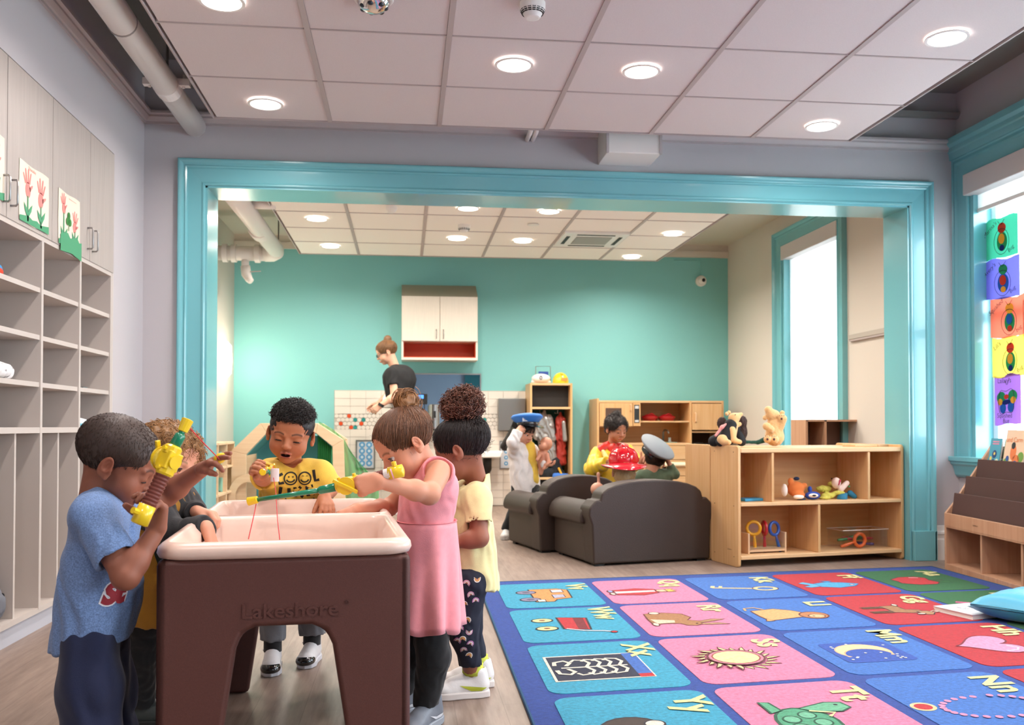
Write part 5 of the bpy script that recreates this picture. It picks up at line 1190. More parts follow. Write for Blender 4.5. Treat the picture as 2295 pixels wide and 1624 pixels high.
# doll with dark curly hair behind it
t = thing('dark_haired_doll', 'doll with dark curly hair and pink arm slumped behind the vested bear', 'doll', (B1(1655, 990).x, 5.72, zt))
blob('hair', [ell(B1(1662, 945, .07), (.035, .03, .04)), ell(B1(1664, 968, .07), (.03, .03, .05)), ell(B1(1618, 948, .07), (.03, .03, .04))], M('doll_hair', '#3a2824', .8, bump=.6, bscale=150), t, .004, lambda X, Y, Z: .004*np.sin(X*400+3*np.sin(Z*200))*np.sin(Z*350+Y*300))
blob('arm', [cone(B1(1604, 976, -.02), B1(1618, 957, -.02), .008, .010), cone(B1(1618, 957, -.02), B1(1627, 951, -.02), .011, .008)], M('doll_pink', '#e0918a', .5), t, .003)
blob('dress', [cone(B1(1600, 988, .05), B1(1650, 960, .07), .035, .03, .02), cone(B1(1655, 975, .06), B1(1662, 989, .05), .03, .03)], M('vest_black'), t, .004)
t = thing('green_garland', 'dark green crumpled cloth strip on the shelf top between the two bears', 'cloth', (B1(1690, 990).x, 5.7, zt))
blob('strip', [cone(B1(1665, 991, .04)+Vector((0, 0, .004)), B1(1700, 991, .04), .010, .010), cone(B1(1700, 990, .04), B1(1718, 984, .04), .012, .02)], M('garland_green', '#1e4a40', .9), t, .004, folds(.003, 120, 4))
# big tan bear with raised paw
def B2(u, v, dy=0): return at(u, v, 5.66+dy)
t = thing('teddy_bear', 'fluffy tan teddy bear with a raised paw on top of the toy shelf', 'teddy bear', (B2(1735, 992).x, 5.66, zt))
P = [cone(B2(1736, 978), B2(1735, 950), .060, .045, .02), ell(B2(1732, 930), (.045, .042, .036), k=.012), cone(B2(1730, 930, -.01), B2(1722, 918, -.01), .030, .024, .012), ell(B2(1714, 936), (.014, .012, .016), k=.005), ell(B2(1753, 925), (.016, .012, .016), k=.005),
     cone(B2(1748, 958, -.03), B2(1756, 938, -.05), .024, .022, .01), ell(B2(1752, 936, -.05), (.024, .018, .026), k=.008), cone(B2(1718, 955, -.03), B2(1728, 962, -.05), .024, .02, .01), ell(B2(1720, 984, -.05), (.022, .03, .024), k=.01), ell(B2(1736, 985, -.06), (.024, .025, .025), k=.01)]
blob('body', P, m_plush, t, .004, lambda X, Y, Z: .0015*np.sin(X*310+2*np.sin(Z*160))*np.sin(Z*290+Y*200))
mb = MB(); mb.ball(B2(1752, 938, -.067), (.008, .004, .008), 10); [mb.ball(B2(1752+dx, 931, -.069), (.003, .002, .003), 6) for dx in (-5, 0, 5)]; mb.build('raised_paw_pad', m_pawd, t)
for u in (1720, 1735): mb = MB(); mb.ball(B2(u, 984, -.082), (.008, .005, .008), 10); [mb.ball(B2(u+dx, 977, -.083), (.003, .002, .003), 6) for dx in (-4, 0, 4)]; mb.build('foot_pad', m_pawd, t)
MB().ball(B2(1724, 913, -.02), .005, 8).build('nose', m_eye, t)
# contents of the cubbies
def CP(u, v, dep):
    """point at depth `dep` behind the shelf front plane"""
    r = ray(u, v); o = Vector((0, 0, CH)); k_ = ((SA+nA*dep-o).dot(nA))/r.dot(nA); return o+r*k_
t = thing('blue_block', 'flat bright blue plastic piece lying in the upper left cubby', 'toy piece', CP(1690, 1120, .15)); q = CP(1688, 1120, .14)
MB().box((-.075, -.05, 0), (.075, .05, .016), T((q.x-.02, q.y, zmA+.011), rzA+.1)).build('block', M('toy_blue', '#3d9ed0', .35), t, bevel=.003)
t = thing('fox_puppet', 'orange and white fox hand puppet lying in the upper middle cubby', 'puppet', CP(1780, 1118, .15))
c = lambda u, v, d_=.14: CP(u, v, d_)
blob('head', [ell(c(1783, 1095), (.055, .045, .048)), ell(c(1790, 1108, .10), (.04, .03, .022)), ell(c(1772, 1078), (.018, .012, .022)), ell(c(1803, 1088, .12), (.018, .012, .018))], M('fox_orange', '#d9773a', .95, bump=.4, bscale=250), t, .004)
blob('muzzle', [ell(c(1790, 1113, .08), (.035, .022, .014)), ell(c(1758, 1098, .14), (.02, .02, .04))], M('fox_white', '#eadfd4', .9), t, .004); blob('collar', [ell(c(1796, 1118, .10), (.03, .02, .008)), ell(c(1785, 1072, .16), (.02, .012, .012))], M('fox_navy', '#20304e', .9), t, .004)
t = thing('blue_toy', 'blue plush toy with white face lying beside the fox puppet', 'plush toy', c(1820, 1112, .1)); blob('body', [ell(c(1821, 1110, .09), (.05, .03, .026)), ell(c(1815, 1096, .12), (.014, .014, .02))], M('plush_blue', '#28479c', .8), t, .004); blob('face', [ell(c(1823, 1110, .07), (.032, .014, .014))], M('fox_white'), t, .003); MB().ball(c(1825, 1110, .055), (.014, .005, .006), 10).build('mouth', m_slot, t)
t = thing('girl_puppet', 'hand puppet with blond yarn hair, pale face and red mouth lying on its back', 'puppet', c(1870, 1112, .14))
blob('yarn_hair', [ell(c(1846, 1095, .15), (.05, .03, .022)), ell(c(1856, 1110, .12), (.045, .03, .02)), ell(c(1868, 1085, .16), (.04, .03, .02)), ell(c(1880, 1104, .10), (.04, .02, .016)), ell(c(1848, 1115, .10), (.035, .03, .012))], M('yarn_yellow', '#cfc65a', .95, bump=.5, bscale=200), t, .004, lambda X, Y, Z: .003*np.sin(X*260+4*np.sin(Z*120))*np.sin(Z*300+X*90))
blob('face', [ell(c(1874, 1082, .10), (.028, .03, .036)), cone(c(1884, 1096, .10), c(1898, 1082, .10), .02, .016)], M('puppet_skin', '#e9cdbd', .85), t, .004); blob('mouth', [cone(c(1883, 1076, .068), c(1880, 1086, .068), .006, .004)], M('puppet_red', '#b8304a', .7), t, .0025)
blob('dress', [cone(c(1895, 1108, .09), c(1888, 1117, .08), .014, .034), cone(c(1905, 1105, .1), c(1915, 1112, .09), .02, .016)], M('puppet_teal', '#25708f', .8), t, .004); MB().ball(c(1903, 1090, .09), .007, 8).build('button', M('button_green', '#3f8f5a', .4), t); MB().ball(c(1864, 1072, .075), .005, 8).build('eye', m_eye, t)
# rack with three magnifiers
rk = thing('magnifier_rack', 'small wooden rack with clear front in the lower left cubby', 'rack', CP(1715, 1248, .12))
l, r_ = CP(1677, 1245, .08), CP(1763, 1245, .08); W = (r_-l).length; fr = frame((l.x, l.y, .068), dA, nA, (0, 0, 1)); h_ = .125
for x in (0, W-.012): MB().box((x, 0, 0), (x+.012, .10, h_), fr).build('end_post', m_mape, rk, bevel=.002)
MB().box((.012, 0, .022), (W-.012, .10, .032), fr).build('tray_base', m_mape, rk); MB().box((.012, .0, .01), (W-.012, .008, .032), fr).build('front_rail', m_mape, rk); MB().box((.012, .001, .032), (W-.012, .004, .10), fr).build('clear_front', m_pane, rk)
def magnifier(base, head, col, name, label, r=.040, face=None, rr=.010, parent=None):
    t = thing('magnifying_glass', label, 'magnifier', base); base, head = Vector(base), Vector(head)
    n = Vector(face).normalized() if face is not None else -nA
    ax = (head-base).normalized(); side = ax.cross(n).normalized(); n = side.cross(ax).normalized()
    R = [head+(ax*math.cos(a)+side*math.sin(a))*r for a in [k*2*math.pi/28 for k in range(28)]]
    MB().tube(R, rr, 8, closed=True).build('rim', M(name, col, .3, coat=.2), t, smooth=True)
    MB().tube([base, base.lerp(head, .25), head-ax*(r+.02), head-ax*r], [.008, .011, .008, .007], 10).build('grip', M(name), t, smooth=True)
    mb = MB(); mb.add([head+(ax*math.cos(a)+side*math.sin(a))*(r-.004) for a in [k*2*math.pi/24 for k in range(24)]], [tuple(range(24))]); mb.build('lens', m_pane, t)
    return t
magnifier(CP(1693, 1236, .13), CP(1689, 1183, .13), '#e5a71f', 'mag_yellow', 'yellow toy magnifying glass standing in the rack', face=-nA-dA*.6)
magnifier(CP(1714, 1238, .13), CP(1713, 1183, .13), '#b81e2c', 'mag_red', 'red toy magnifying glass standing edge-on in the rack', face=dA*1+nA*-.25)
magnifier(CP(1749, 1238, .11), CP(1735, 1184, .11), '#214d9e', 'mag_blue', 'blue toy magnifying glass leaning right in the rack', face=-nA+dA*.3)
# clear bin with magnifiers
bn = thing('clear_bin', 'clear plastic bin in the lower right cubby', 'storage bin', CP(1940, 1240, .1)); l, r_ = CP(1890, 1240, .07), CP(1990, 1240, .07); W = (r_-l).length; fr = frame((l.x, l.y, .069), dA, nA, (0, 0, 1))
for a_, b_ in (((0, 0, 0), (W, .003, .12)), ((0, .157, 0), (W, .16, .12)), ((0, 0, 0), (.003, .16, .12)), ((W-.003, 0, 0), (W, .16, .12))): MB().box(a_, b_, fr).build('bin_wall', m_pane, bn)
mb = MB(); mb.tube([fr @ Vector(p) for p in ((-.003, -.003, .12), (W+.003, -.003, .12), (W+.003, .163, .12), (-.003, .163, .12))], .0028, 6, closed=True); mb.build('bin_rim', M('clear_rim', '#cbb9aa', .15), bn)
magnifier(fr @ Vector((.005, .03, .015)), fr @ Vector((.148, .03, .052)), '#e0672a', 'mag_orange', 'orange toy magnifying glass lying in the clear bin', r=.040, rr=.011)
magnifier(fr @ Vector((.02, .08, .05)), fr @ Vector((.16, .09, .06)), '#2d7a46', 'mag_green', 'green toy magnifying glass behind the orange one in the clear bin', r=.036, face=(0, 0, 1))
magnifier(fr @ Vector((W-.04, .10, .05)), fr @ Vector((.12, .11, .055)), '#a02436', 'mag_crimson', 'crimson toy magnifying glass at the back of the clear bin', r=.034, face=(0, 0, 1))
magnifier(fr @ Vector((W-.06, .06, .018)), fr @ Vector((W-.14, .11, .018)), '#4a3470', 'mag_purple', 'purple toy magnifying glass at the bottom right of the clear bin', r=.034, face=(0, 0, 1))
# drawings on the near window
def tin(name, col):
    m = sheer(name, col, .16); return m
XW = XR+.085
art = [(2209, 500, 2281, 588, '#3fb08c', 'green squashed bug drawing, topmost on the window', "Marina's", 'Bug'), (2207, 590, 2286, 677, '#6a6ccb', 'blue-violet bug drawing, second from the top on the window', "Avery's", 'Bug'), (2221, 672, 2300, 760, '#ee7d62', 'coral bug drawing in the middle of the window row', 'Squished', 'bug'),
       (2224, 758, 2302, 846, '#ecd95c', 'yellow bug drawing, fourth from the top on the window', "Lili's", 'Bug'), (2228, 842, 2290, 950, '#8f62b5', 'purple butterfly drawing with black lettering, lowest on the window', "Lailani's", 'Squished')]
for i, (u0, v0, u1, v1, c_, lab, w1_, w2_) in enumerate(art):
    A = atx(u0, v0, XW); B_ = atx(u1, v1, XW); C_ = atx(u0, v1, XW); y0, y1, zt_, zb_ = A.y, B_.y, A.z, C_.z
    t = thing('bug_drawing', lab, 'drawing', (XW, (y0+y1)/2, zb_)); w_, h_ = y0-y1, zt_-zb_
    M4 = frame((XW, y0, zb_), (0, -1, 0), (0, 0, 1))
    def W_(x, y, d=0): return M4 @ Vector((x*w_, y*h_+.006*math.sin(x*4+i), d+.004*math.sin(x*5+i)))
    n = 8; P = [W_(k/n, .02*math.sin(k+i)) for k in range(n+1)]+[W_(1-k/n, 1+.03*math.sin(k*1.2+i)) for k in range(n+1)]
    mb = MB(); mb.add(P, [tuple(range(len(P)))]); mb.build('sheet', tin('paper_'+c_[1:], c_), t)
    def sh(pts, mat, nm, dz): mb = MB(); mb.add([W_(x, y, dz) for x, y in pts], [tuple(range(len(pts)))]); mb.build(nm, mat, t)
    CC = ['#c2402f', '#2a5ea8', '#2f8f5a', '#e0a23a', '#23306a']
    pb = lambda q_: tin('paint_%d' % q_, CC[q_])
    if i < 4:
        sh(circ(.55, .38, .15, .24, 18), pb((2, 1, 0, 2)[i]) if i != 2 else pb(2), 'body_patch', .005); sh(circ(.55, .72, .12, .13, 16), pb((0, 2, 3, 0)[i]), 'head_patch', .006); sh(circ(.55, .45, .09, .13, 12), pb((3, 0, 1, 3)[i]), 'centre_patch', .008); sh(circ(.56, .22, .07, .08, 10), pb((4, 3, 0, 4)[i]), 'tail_patch', .008)
        ol = [(.55+.22*math.sin(a), .38+.32*math.cos(a)) for a in [k*math.pi/9 for k in range(18)]]
    else:
        for sx in (-1, 1): sh(circ(.5+sx*.22, .55, .18, .13, 14), pb(2), 'wing_patch', .005); sh(circ(.5+sx*.16, .34, .13, .11, 12), pb(1), 'wing_patch', .005); sh(circ(.5+sx*.26, .47, .1, .07, 12), pb(3), 'wing_patch', .007)
        sh(circ(.5, .45, .18, .05, 12), pb(4), 'body_patch', .008); sh(circ(.5, .56, .1, .05, 12), pb(0), 'body_patch', .008)
        ol = [(.5+(.36+.05*math.cos(2*a))*math.sin(a), .46+(.26-.05*math.cos(4*a))*math.cos(a)) for a in [k*math.pi/12 for k in range(24)]]
    mb = MB(); mb.tube([W_(x, y, .009) for x, y in ol], .0016, 4, closed=True); 
    mb.tube([W_(.52, .8, .009), W_(.45, .9, .009)], .0016, 4).tube([W_(.55, .8, .009), W_(.64, .92, .009)], .0016, 4).build('ink_outline', M('ink_black', '#1c1c24', .7), t)
    if i < 4: text('lettering', w1_, .042, M4 @ Matrix.Translation((w_*.2, h_*.78, .012)) @ Matrix.Rotation(.5, 4, 'Z'), M('ink_black'), t); text('lettering', w2_, .038, M4 @ Matrix.Translation((w_*.85, h_*.16, .012)) @ Matrix.Rotation(.5, 4, 'Z'), M('ink_black'), t)
    else: text('lettering', w1_, .042, M4 @ Matrix.Translation((w_*.45, h_*.88, .012)), M('ink_black'), t); text('lettering', w2_, .04, M4 @ Matrix.Translation((w_*.45, h_*.17, .012)), M('ink_black'), t); text('lettering', 'Bug', .04, M4 @ Matrix.Translation((w_*.5, h_*.06, .012)), M('ink_black'), t)
t = thing('bug_drawing', 'dark red drawing cut by the right edge beside the coral one', 'drawing', (XW, 4.9, 1.3)); A = atx(2293, 672, XW); B_ = atx(2360, 745, XW)
MB().box((XW, B_.y, B_.z), (XW+.002, A.y, A.z)).build('sheet', tin('paper_red', '#b2453a'), t)
# ================================================================== PEOPLE
def U(v): return Vector(v).normalized()
def skin(name, hexc, rough=.5): return M(name, '#ffffff', rough, attr=True, sss=.12, bump=.04, bscale=500, spec=.35)
m_skin = skin('skin', '#fff')
m_mouth = M('mouth_dark', '#2a0f0f', .5)
def hand(w, d, n, side, s=1., curl=(.3, .3, .3, .3), spread=.10, thumb=.5, tcurl=.3, r=1.):
    """prims of a hand: wrist w, finger direction d, palm normal n, side +-1 picks the thumb side"""
    w = Vector(w); d = U(d); n = Vector(n); n = (n-d*n.dot(d)).normalized(); t = n.cross(d)*side; P = []
    offs = (.0175, .0060, -.0058, -.0165); L1 = (.047, .050, .047, .041); fl = (.95, 1.05, .98, .80)
    for i in range(4):
        k0 = w+d*.006*s+t*offs[i]*.45*s; k1 = w+d*L1[i]*s+t*offs[i]*s
        P.append(cone(k0, k1, .0125*s, .0088*s, .006))
        a = spread*(1.5-i); dd = (d*math.cos(a)+t*math.sin(a)).normalized(); p = k1; c = 0
        for j, (l, ra, rb) in enumerate(((.0205, .0072, .0066), (.0145, .0066, .0060), (.0115, .0060, .0050))):
            c += curl[i]*(1., 1.15, .8)[j]; q = p+(dd*math.cos(c)+n*math.sin(c))*l*fl[i]*s
            P.append(cone(p, q, ra*s*r, rb*s*r, .0022)); p = q
    b = w+d*.012*s+t*.013*s; d1 = (d*math.cos(thumb)+t*math.sin(thumb)*.85+n*.45).normalized(); q = b+d1*.026*s
    P.append(cone(b, q, .0115*s, .0085*s, .005)); d2 = (d1+(n*.6-t*.5)*tcurl).normalized(); q2 = q+d2*.017*s; P.append(cone(q, q2, .0082*s, .0072*s, .0025))
    d3 = (d2+(n*.5-t*.6)*tcurl).normalized(); P.append(cone(q2, q2+d3*.013*s, .0072*s, .0058*s, .0025))
    P.append(ell(w+d*.028*s+t*.012*s+n*.006*s, .0135*s, k=.006))
    return P
def arm(sh, el, wr, r=(.028, .0235, .0165), h=None, s=1.):
    sh, el, wr = Vector(sh), Vector(el), Vector(wr)
    P = [cone(sh, el, r[0], r[1], .012), ell(el, r[1]*.98, k=.01), cone(el, wr, r[1]*1.0, r[2], .012), ell(el.lerp(wr, .3), r[1]*1.06, k=.012)]
    return P+(h or [])
def torso(shL, shR, hpL, hpR, nk, e=0., w=1., belly=.0):
    shL, shR, hpL, hpR, nk = map(Vector, (shL, shR, hpL, hpR, nk)); P = []
    c = (shL+shR)/2; hc = (hpL+hpR)/2
    P.append(cone(shL.lerp(c, .12), shR.lerp(c, .12), .033+e, .033+e, .02))
    for a, b in ((shL, hpL), (shR, hpR)):
        P.append(cone(a.lerp(c, .42)+(b-a)*.12, b.lerp(hc, .35), (.056+e)*w, (.060+e)*w, .03))
        P.append(cone(a, a.lerp(nk, .75), .030+e, .024+e, .02))
    if belly: P.append(ell(c.lerp(hc, .68)+Vector(belly)*1., (.062+e)*w, k=.04))
    return P
def legs(hp, kn, an, r=(.050, .038, .036, .026), e=0.):
    hp, kn, an = Vector(hp), Vector(kn), Vector(an)
    return [cone(hp, kn, r[0]+e, r[1]+e, .02), cone(kn, an, r[2]+e, r[3]+e, .015)]
class Head:
    def __init__(s, O, fw, up, sc=1.): s.O = Vector(O); s.f = U(fw); u = Vector(up); s.u = (u-s.f*u.dot(s.f)).normalized(); s.r = s.f.cross(s.u); s.s = sc; s.M = np.array([list(s.r), list(s.f), list(s.u)])*sc
    def w(s, p): return s.O+(s.r*p[0]+s.f*p[1]+s.u*p[2])*s.s
    def W(s, V): return np.asarray(V) @ s.M+np.array(s.O)
    def l(s, p): d = Vector(p)-s.O; return Vector((d.dot(s.r), d.dot(s.f), d.dot(s.u)))/s.s
CR = [ell((0, -.012, .035), (.0700, .086, .069)), ell((0, .028, .034), (.060, .047, .052), k=.02)]
def head_shell(hd, col, nb, mouth='closed', lid=.002, brow='#3a2418', h=.0022, lips=None, adult=False, nr=.033, detail=True, blush=.12):
    nbl = hd.l(nb)
    P = list(CR)
    P += [ell((0, .026, -.014), (.057, .052, .055), k=.02), ell((0, .030, -.048), (.043, .040, .034), k=.02), ell((0, .055, -.070), (.016, .014, .012), k=.022)]
    for x in (-1, 1): P += [ell((x*.034, .046, -.030), (.025, .025, .026), k=.018)]
    P += [cone((0, .070, .010), (0, .0865, -.016), .0075, .0085, .010), ell((0, .0895, -.0195), (.0092, .0085, .0080), k=.006)]
    for x in (-1, 1):
        P += [ell((x*.0095, .0830, -.0225), (.0062, .0075, .0055), k=.005)]
        P += [ell((x*.0295, .088, .0015), (.0165, .016, .0115), k=.012, op='s')]
        P += [ell((x*.0285, .0600, .0010), (.0168, .0160, .0162), k=.0025, cuts=[((0, 0, .001+lid), (0, 0, -1))]), ell((x*.0285, .0600, .0010), (.0166, .0158, .0160), k=.0025, cuts=[((0, 0, -.0048), (0, 0, 1))])]
        P += [cone((x*.014, .0745, .0170), (x*.042, .066, .0175), .0050, .0040, .010)]
        if detail: P += [ell((x*.0055, .0875, -.0275), (.0026, .005, .0028), k=.002, op='s')]
        R = Matrix.Rotation(x*-.28, 3, 'Z') @ Matrix.Rotation(-.12, 3, 'X')
        P += [ell((x*.0740, -.006, -.004), (.0070, .0150, .0240), R, k=.003), ell((x*.0808, -.003, .003), (.0066, .0085, .0145), R, k=.002, op='s'), cone((x*.0745, .006, -.006), (x*.0755, .004, -.009), .0040, .0040, .003), cone((x*.074, -.009, -.004), (x*.0745, -.004, .008), .0022, .0022, .003), cone((x*.071, .006, -.014), (x*.073, .002, -.025), .0045, .0062, .004)]
    if mouth == 'open':
        P += [cone((-.016, .0780, -.0455), (0, .0835, -.0415), .0032, .0052, .004), cone((0, .0835, -.0415), (.016, .0780, -.0455), .0052, .0032, .004), cone((-.013, .0770, -.0560), (.013, .0770, -.0560), .0050, .0050, .004), ell((0, .084, -.0495), (.0135, .016, .0052), k=.003, op='s')]
    else:
        P += [cone((-.017, .0765, -.0470), (0, .0840, -.0450), .0030, .0050, .004), cone((0, .0840, -.0450), (.017, .0765, -.0470), .0050, .0030, .004), cone((-.012, .0780, -.0525), (.012, .0780, -.0525), .0052, .0052, .004)]
        if detail: P += [cone((-.016, .0835, -.0490), (.016, .0835, -.0490), .0012, .0012, .002, 's')]
    P += [cone((0, -.018, -.030), nbl, nr/hd.s*1.05, nr/hd.s*1.1, .02)]
    V, Q = sdf(P, h/hd.s)
    c = np.tile(np.array(lin(col)), (len(V), 1)); x, y, z = V.T; ax = np.abs(x)
    def mix(m, t, k=1.): nonlocal c; m = np.clip(m*k, 0, 1)[:, None]; c = c*(1-m)+np.array(t)*m
    base = np.array(lin(col)); lipc = np.array(lin(lips)) if lips else base*np.array([.92, .55, .55])
    mix(np.exp(-(((ax-.036)/.020)**2+((z+.028)/.018)**2))*(y > .03), base*np.array([1.1, .78, .72]), blush*3)
    mix(np.exp(-((x/.012)**2+((z+.020)/.010)**2))*(y > .07), base*np.array([1.1, .78, .72]), blush*2)
    zc = -.0425 if mouth == 'open' else -.0455
    mix((np.abs(z-zc+.35*(ax**2)/.02*1.) < .0042)*(ax < .017)*(y > .065)*1., lipc, .85); mix((np.abs(z-(-.0565 if mouth == 'open' else -.0530)) < .0042)*(ax < .014)*(y > .065)*1., lipc, .85)
    if mouth == 'open': mix(((x/.0150)**2+((z+.0495)/.0060)**2 < 1)*(y < .0835)*(y > .05)*1., lin('#3a1212'))
    zb = .0195+.004*np.sin(np.clip((ax-.012)/.032, 0, 1)*3.1); mix(np.exp(-((z-zb)/.0030)**2)*(ax > .012)*(ax < .045)*(y > .045)*1., lin(brow), .85)
    mix((np.abs(ax-.081) < .006)*(np.abs(z) < .016)*(np.abs(y+.004) < .012)*1., base*np.array([.8, .6, .55]), .6)
    return hd.W(V), Q, c
def eyes(hd, parent, gaze=(0, 1, -.3), lid=.002, iris='#3a2116', lash=True):
    for x in (-1, 1):
        c0 = Vector((x*.0285, .0605, .0010)); g = Vector(gaze).normalized(); mb = MB(); n = 20; m = 13
        up = Vector((0, 0, 1)); a = g.cross(up).normalized(); b = a.cross(g)
        V = []; C = []
        for i in range(m):
            th = math.pi*i/(m-1)*.62
            for k in range(n):
                t = 2*math.pi*k/n; V.append(hd.w(c0+(g*math.cos(th)+(a*math.cos(t)+b*math.sin(t))*math.sin(th))*.0148)); C.append(lin('#120a08') if th < .30 else (lin(iris) if th < .74 else lin('#cfc5c0')))
        mb.v = [tuple(v) for v in V]; mb.c = C; mb.f = [(i*n+k, i*n+(k+1) % n, (i+1)*n+(k+1) % n, (i+1)*n+k) for i in range(m-1) for k in range(n)]
        mb.build('eye', M('eyeball', '#ffffff', .12, attr=True, coat=.5), parent, smooth=True)
        if lash:
            P = []
            for k in range(9):
                t = -1.0+2.0*k/8; P.append(hd.w(c0+Vector((math.sin(t)*.0168, math.cos(t)*.0165*math.sqrt(max(0, 1-(lid/.0165)**2)), lid-.0008-.0018*abs(math.sin(t))))))
            MB().tube(P, [.0004, .0009, .0012, .0013, .0013, .0013, .0012, .0009, .0004], 6).build('eyelashes', M('lash_black', '#160e0c', .7), parent, smooth=True)
def hair_shell(t=.004, line=((.072, .066), (-.08, -.05)), extra=(), k=.012):
    (y0, z0), (y1, z1) = line; zt = z0; cut = [((0, .03, .002), (0, .47, -1)), ((0, y1, z1), (0, .2, -1))]
    return [ell((0, -.012, .035), (.0700+t, .086+t, .069+t), cuts=cut, k=k), ell((0, .026, .034), (.060+t, .047+t, .052+t), cuts=cut, k=k)]+list(extra)+[ell((0, .100, zt-.078), (.063, .066, .088), k=.006, op='s')]
def vnorm(V, Q):
    n = np.cross(V[Q[:,2]]-V[Q[:,0]], V[Q[:,3]]-V[Q[:,1]]); N = np.zeros_like(V)
    for i in range(4): np.add.at(N, Q[:, i], n)
    return N/np.maximum(np.linalg.norm(N, axis=1, keepdims=True), 1e-12)
def tubes(P, r, sides=3):
    """P (N,S,3) strand points, r (S,) or (N,S) radii -> V,Q"""
    N, S, _ = P.shape; T_ = np.gradient(P, axis=1); T_ /= np.maximum(np.linalg.norm(T_, axis=2, keepdims=True), 1e-9)
    ref = np.where(np.abs(T_[:, :, 2:3]) < .9, np.array([0, 0, 1.]), np.array([1., 0, 0])); A = np.cross(T_, ref); A /= np.maximum(np.linalg.norm(A, axis=2, keepdims=True), 1e-9); B = np.cross(T_, A)
    r = np.broadcast_to(np.asarray(r, float), (N, S))[:, :, None]; V = np.stack([P+(A*math.cos(2*math.pi*k/sides)+B*math.sin(2*math.pi*k/sides))*r for k in range(sides)], 2)
    idx = np.arange(N*S*sides).reshape(N, S, sides); q = [np.stack([idx[:, :-1, k], idx[:, 1:, k], idx[:, 1:, (k+1) % sides], idx[:, :-1, (k+1) % sides]], -1).reshape(-1, 4) for k in range(sides)]
    return V.reshape(-1, 3), np.concatenate(q)
def curls(V, Nn, n, L, rad, turns, seed, S=9, rs=.0011, droop=0., lean=(0, 0, 0)):
    g = np.random.default_rng(seed); i = g.integers(0, len(V), n); p = V[i]; m = Nn[i]+g.normal(0, .35, (n, 3))+np.array(lean); m /= np.linalg.norm(m, axis=1, keepdims=True)
    a = np.cross(m, g.normal(0, 1, (n, 3))); a /= np.linalg.norm(a, axis=1, keepdims=True); b = np.cross(m, a); t = np.linspace(0, 1, S)[None, :, None]; ph = g.uniform(0, 6.28, (n, 1, 1)); l = L*g.uniform(.6, 1.25, (n, 1, 1))
    P = p[:, None]-m[:, None]*.002+m[:, None]*l*t+(a[:, None]*(np.cos(ph+turns*6.28*t)-np.cos(ph))+b[:, None]*(np.sin(ph+turns*6.28*t)-np.sin(ph)))*rad*np.minimum(1, t*2+.3)
    P[:, :, 2] -= droop*(t[:, :, 0]**2)*l[:, :, 0]
    return tubes(P, np.linspace(rs, rs*.5, S)[None, :])
def flow(V, Nn, n, anchor, seed, S=12, rs=.0009, lift=.0012, c=(0, -.012, .035), r=(.070, .086, .069), frac=1., wave=.0008, sel=None):
    g = np.random.default_rng(seed); cand = np.where((Nn*((V-np.array(c))/np.array(r))).sum(1) > .55)[0]; i = cand[g.integers(0, len(cand), n)]; p = V[i]; c = np.array(c); r = np.array(r); A = np.array(anchor)
    k0 = np.linalg.norm((p-c)/r, axis=1, keepdims=True); P = [p]; q = p.copy()
    uA = (A-c)/r; uA /= np.linalg.norm(uA); u0 = (p-c)/r/k0; dot = np.clip((u0*uA).sum(1, keepdims=True), -1, 1); om = np.arccos(dot); om = np.maximum(om, 1e-3); ph = g.uniform(0, 6.28, (n, 1)); f = frac*g.uniform(.75, 1.0, (n, 1))
    out = []
    for j in range(S):
        t = j/(S-1)*f; u = (np.sin((1-t)*om)*u0+np.sin(t*om)*uA)/np.sin(om); kk = k0+(1.03-k0)*t; sd = np.cross(u, uA); out.append(c+u*r*kk+u*lift*(1+.8*np.sin(ph*3))+sd*wave*np.sin(ph+t*9)*3)
    return tubes(np.stack(out, 1), np.linspace(rs, rs*.7, S)[None, :])
def hairobj(hd, parts, mat, parent, name='hair', base='#2a1c16', vary=.45, per=None):
    g = np.random.default_rng(len(parts)*7+len(parts[0][0])); cols = []
    for i, p in enumerate(parts):
        n = len(p[0]); b = np.tile(np.array(lin(base)), (n, 1))
        if i: st = 3*(per or 12); k = np.repeat(g.uniform(1-vary, 1+vary*1.4, n//st+1), st)[:n]; b = b*k[:, None]
        else: b = b*.8
        cols.append(b)
    V, Q = join(parts); return npobj(name, hd.W(V), Q, mat, parent, col=np.concatenate(cols))
m_hair = M('hair_strands', '#ffffff', .48, attr=True, bump=.15, bscale=700)
def figure(label, base, hd, hs, shells, parent_extra=None):
    """body as ONE mesh: head shell plus limb and torso shells"""
    t = thing('person', label, 'person', base)
    V, Q, c = hs; parts = [(V, Q)]; cols = [c]
    for sh, col, h in shells:
        v, q = sdf(sh, h); parts.append((v, q)); cols.append(np.tile(np.array(lin(col)), (len(v), 1)))
    V, Q = join(parts); npobj('body', V, Q, m_skin, t, col=np.concatenate(cols)); return t
def cutp(P, cuts):
    return [dict(p, cuts=tuple(p['cuts'])+tuple(cuts)) for p in P]
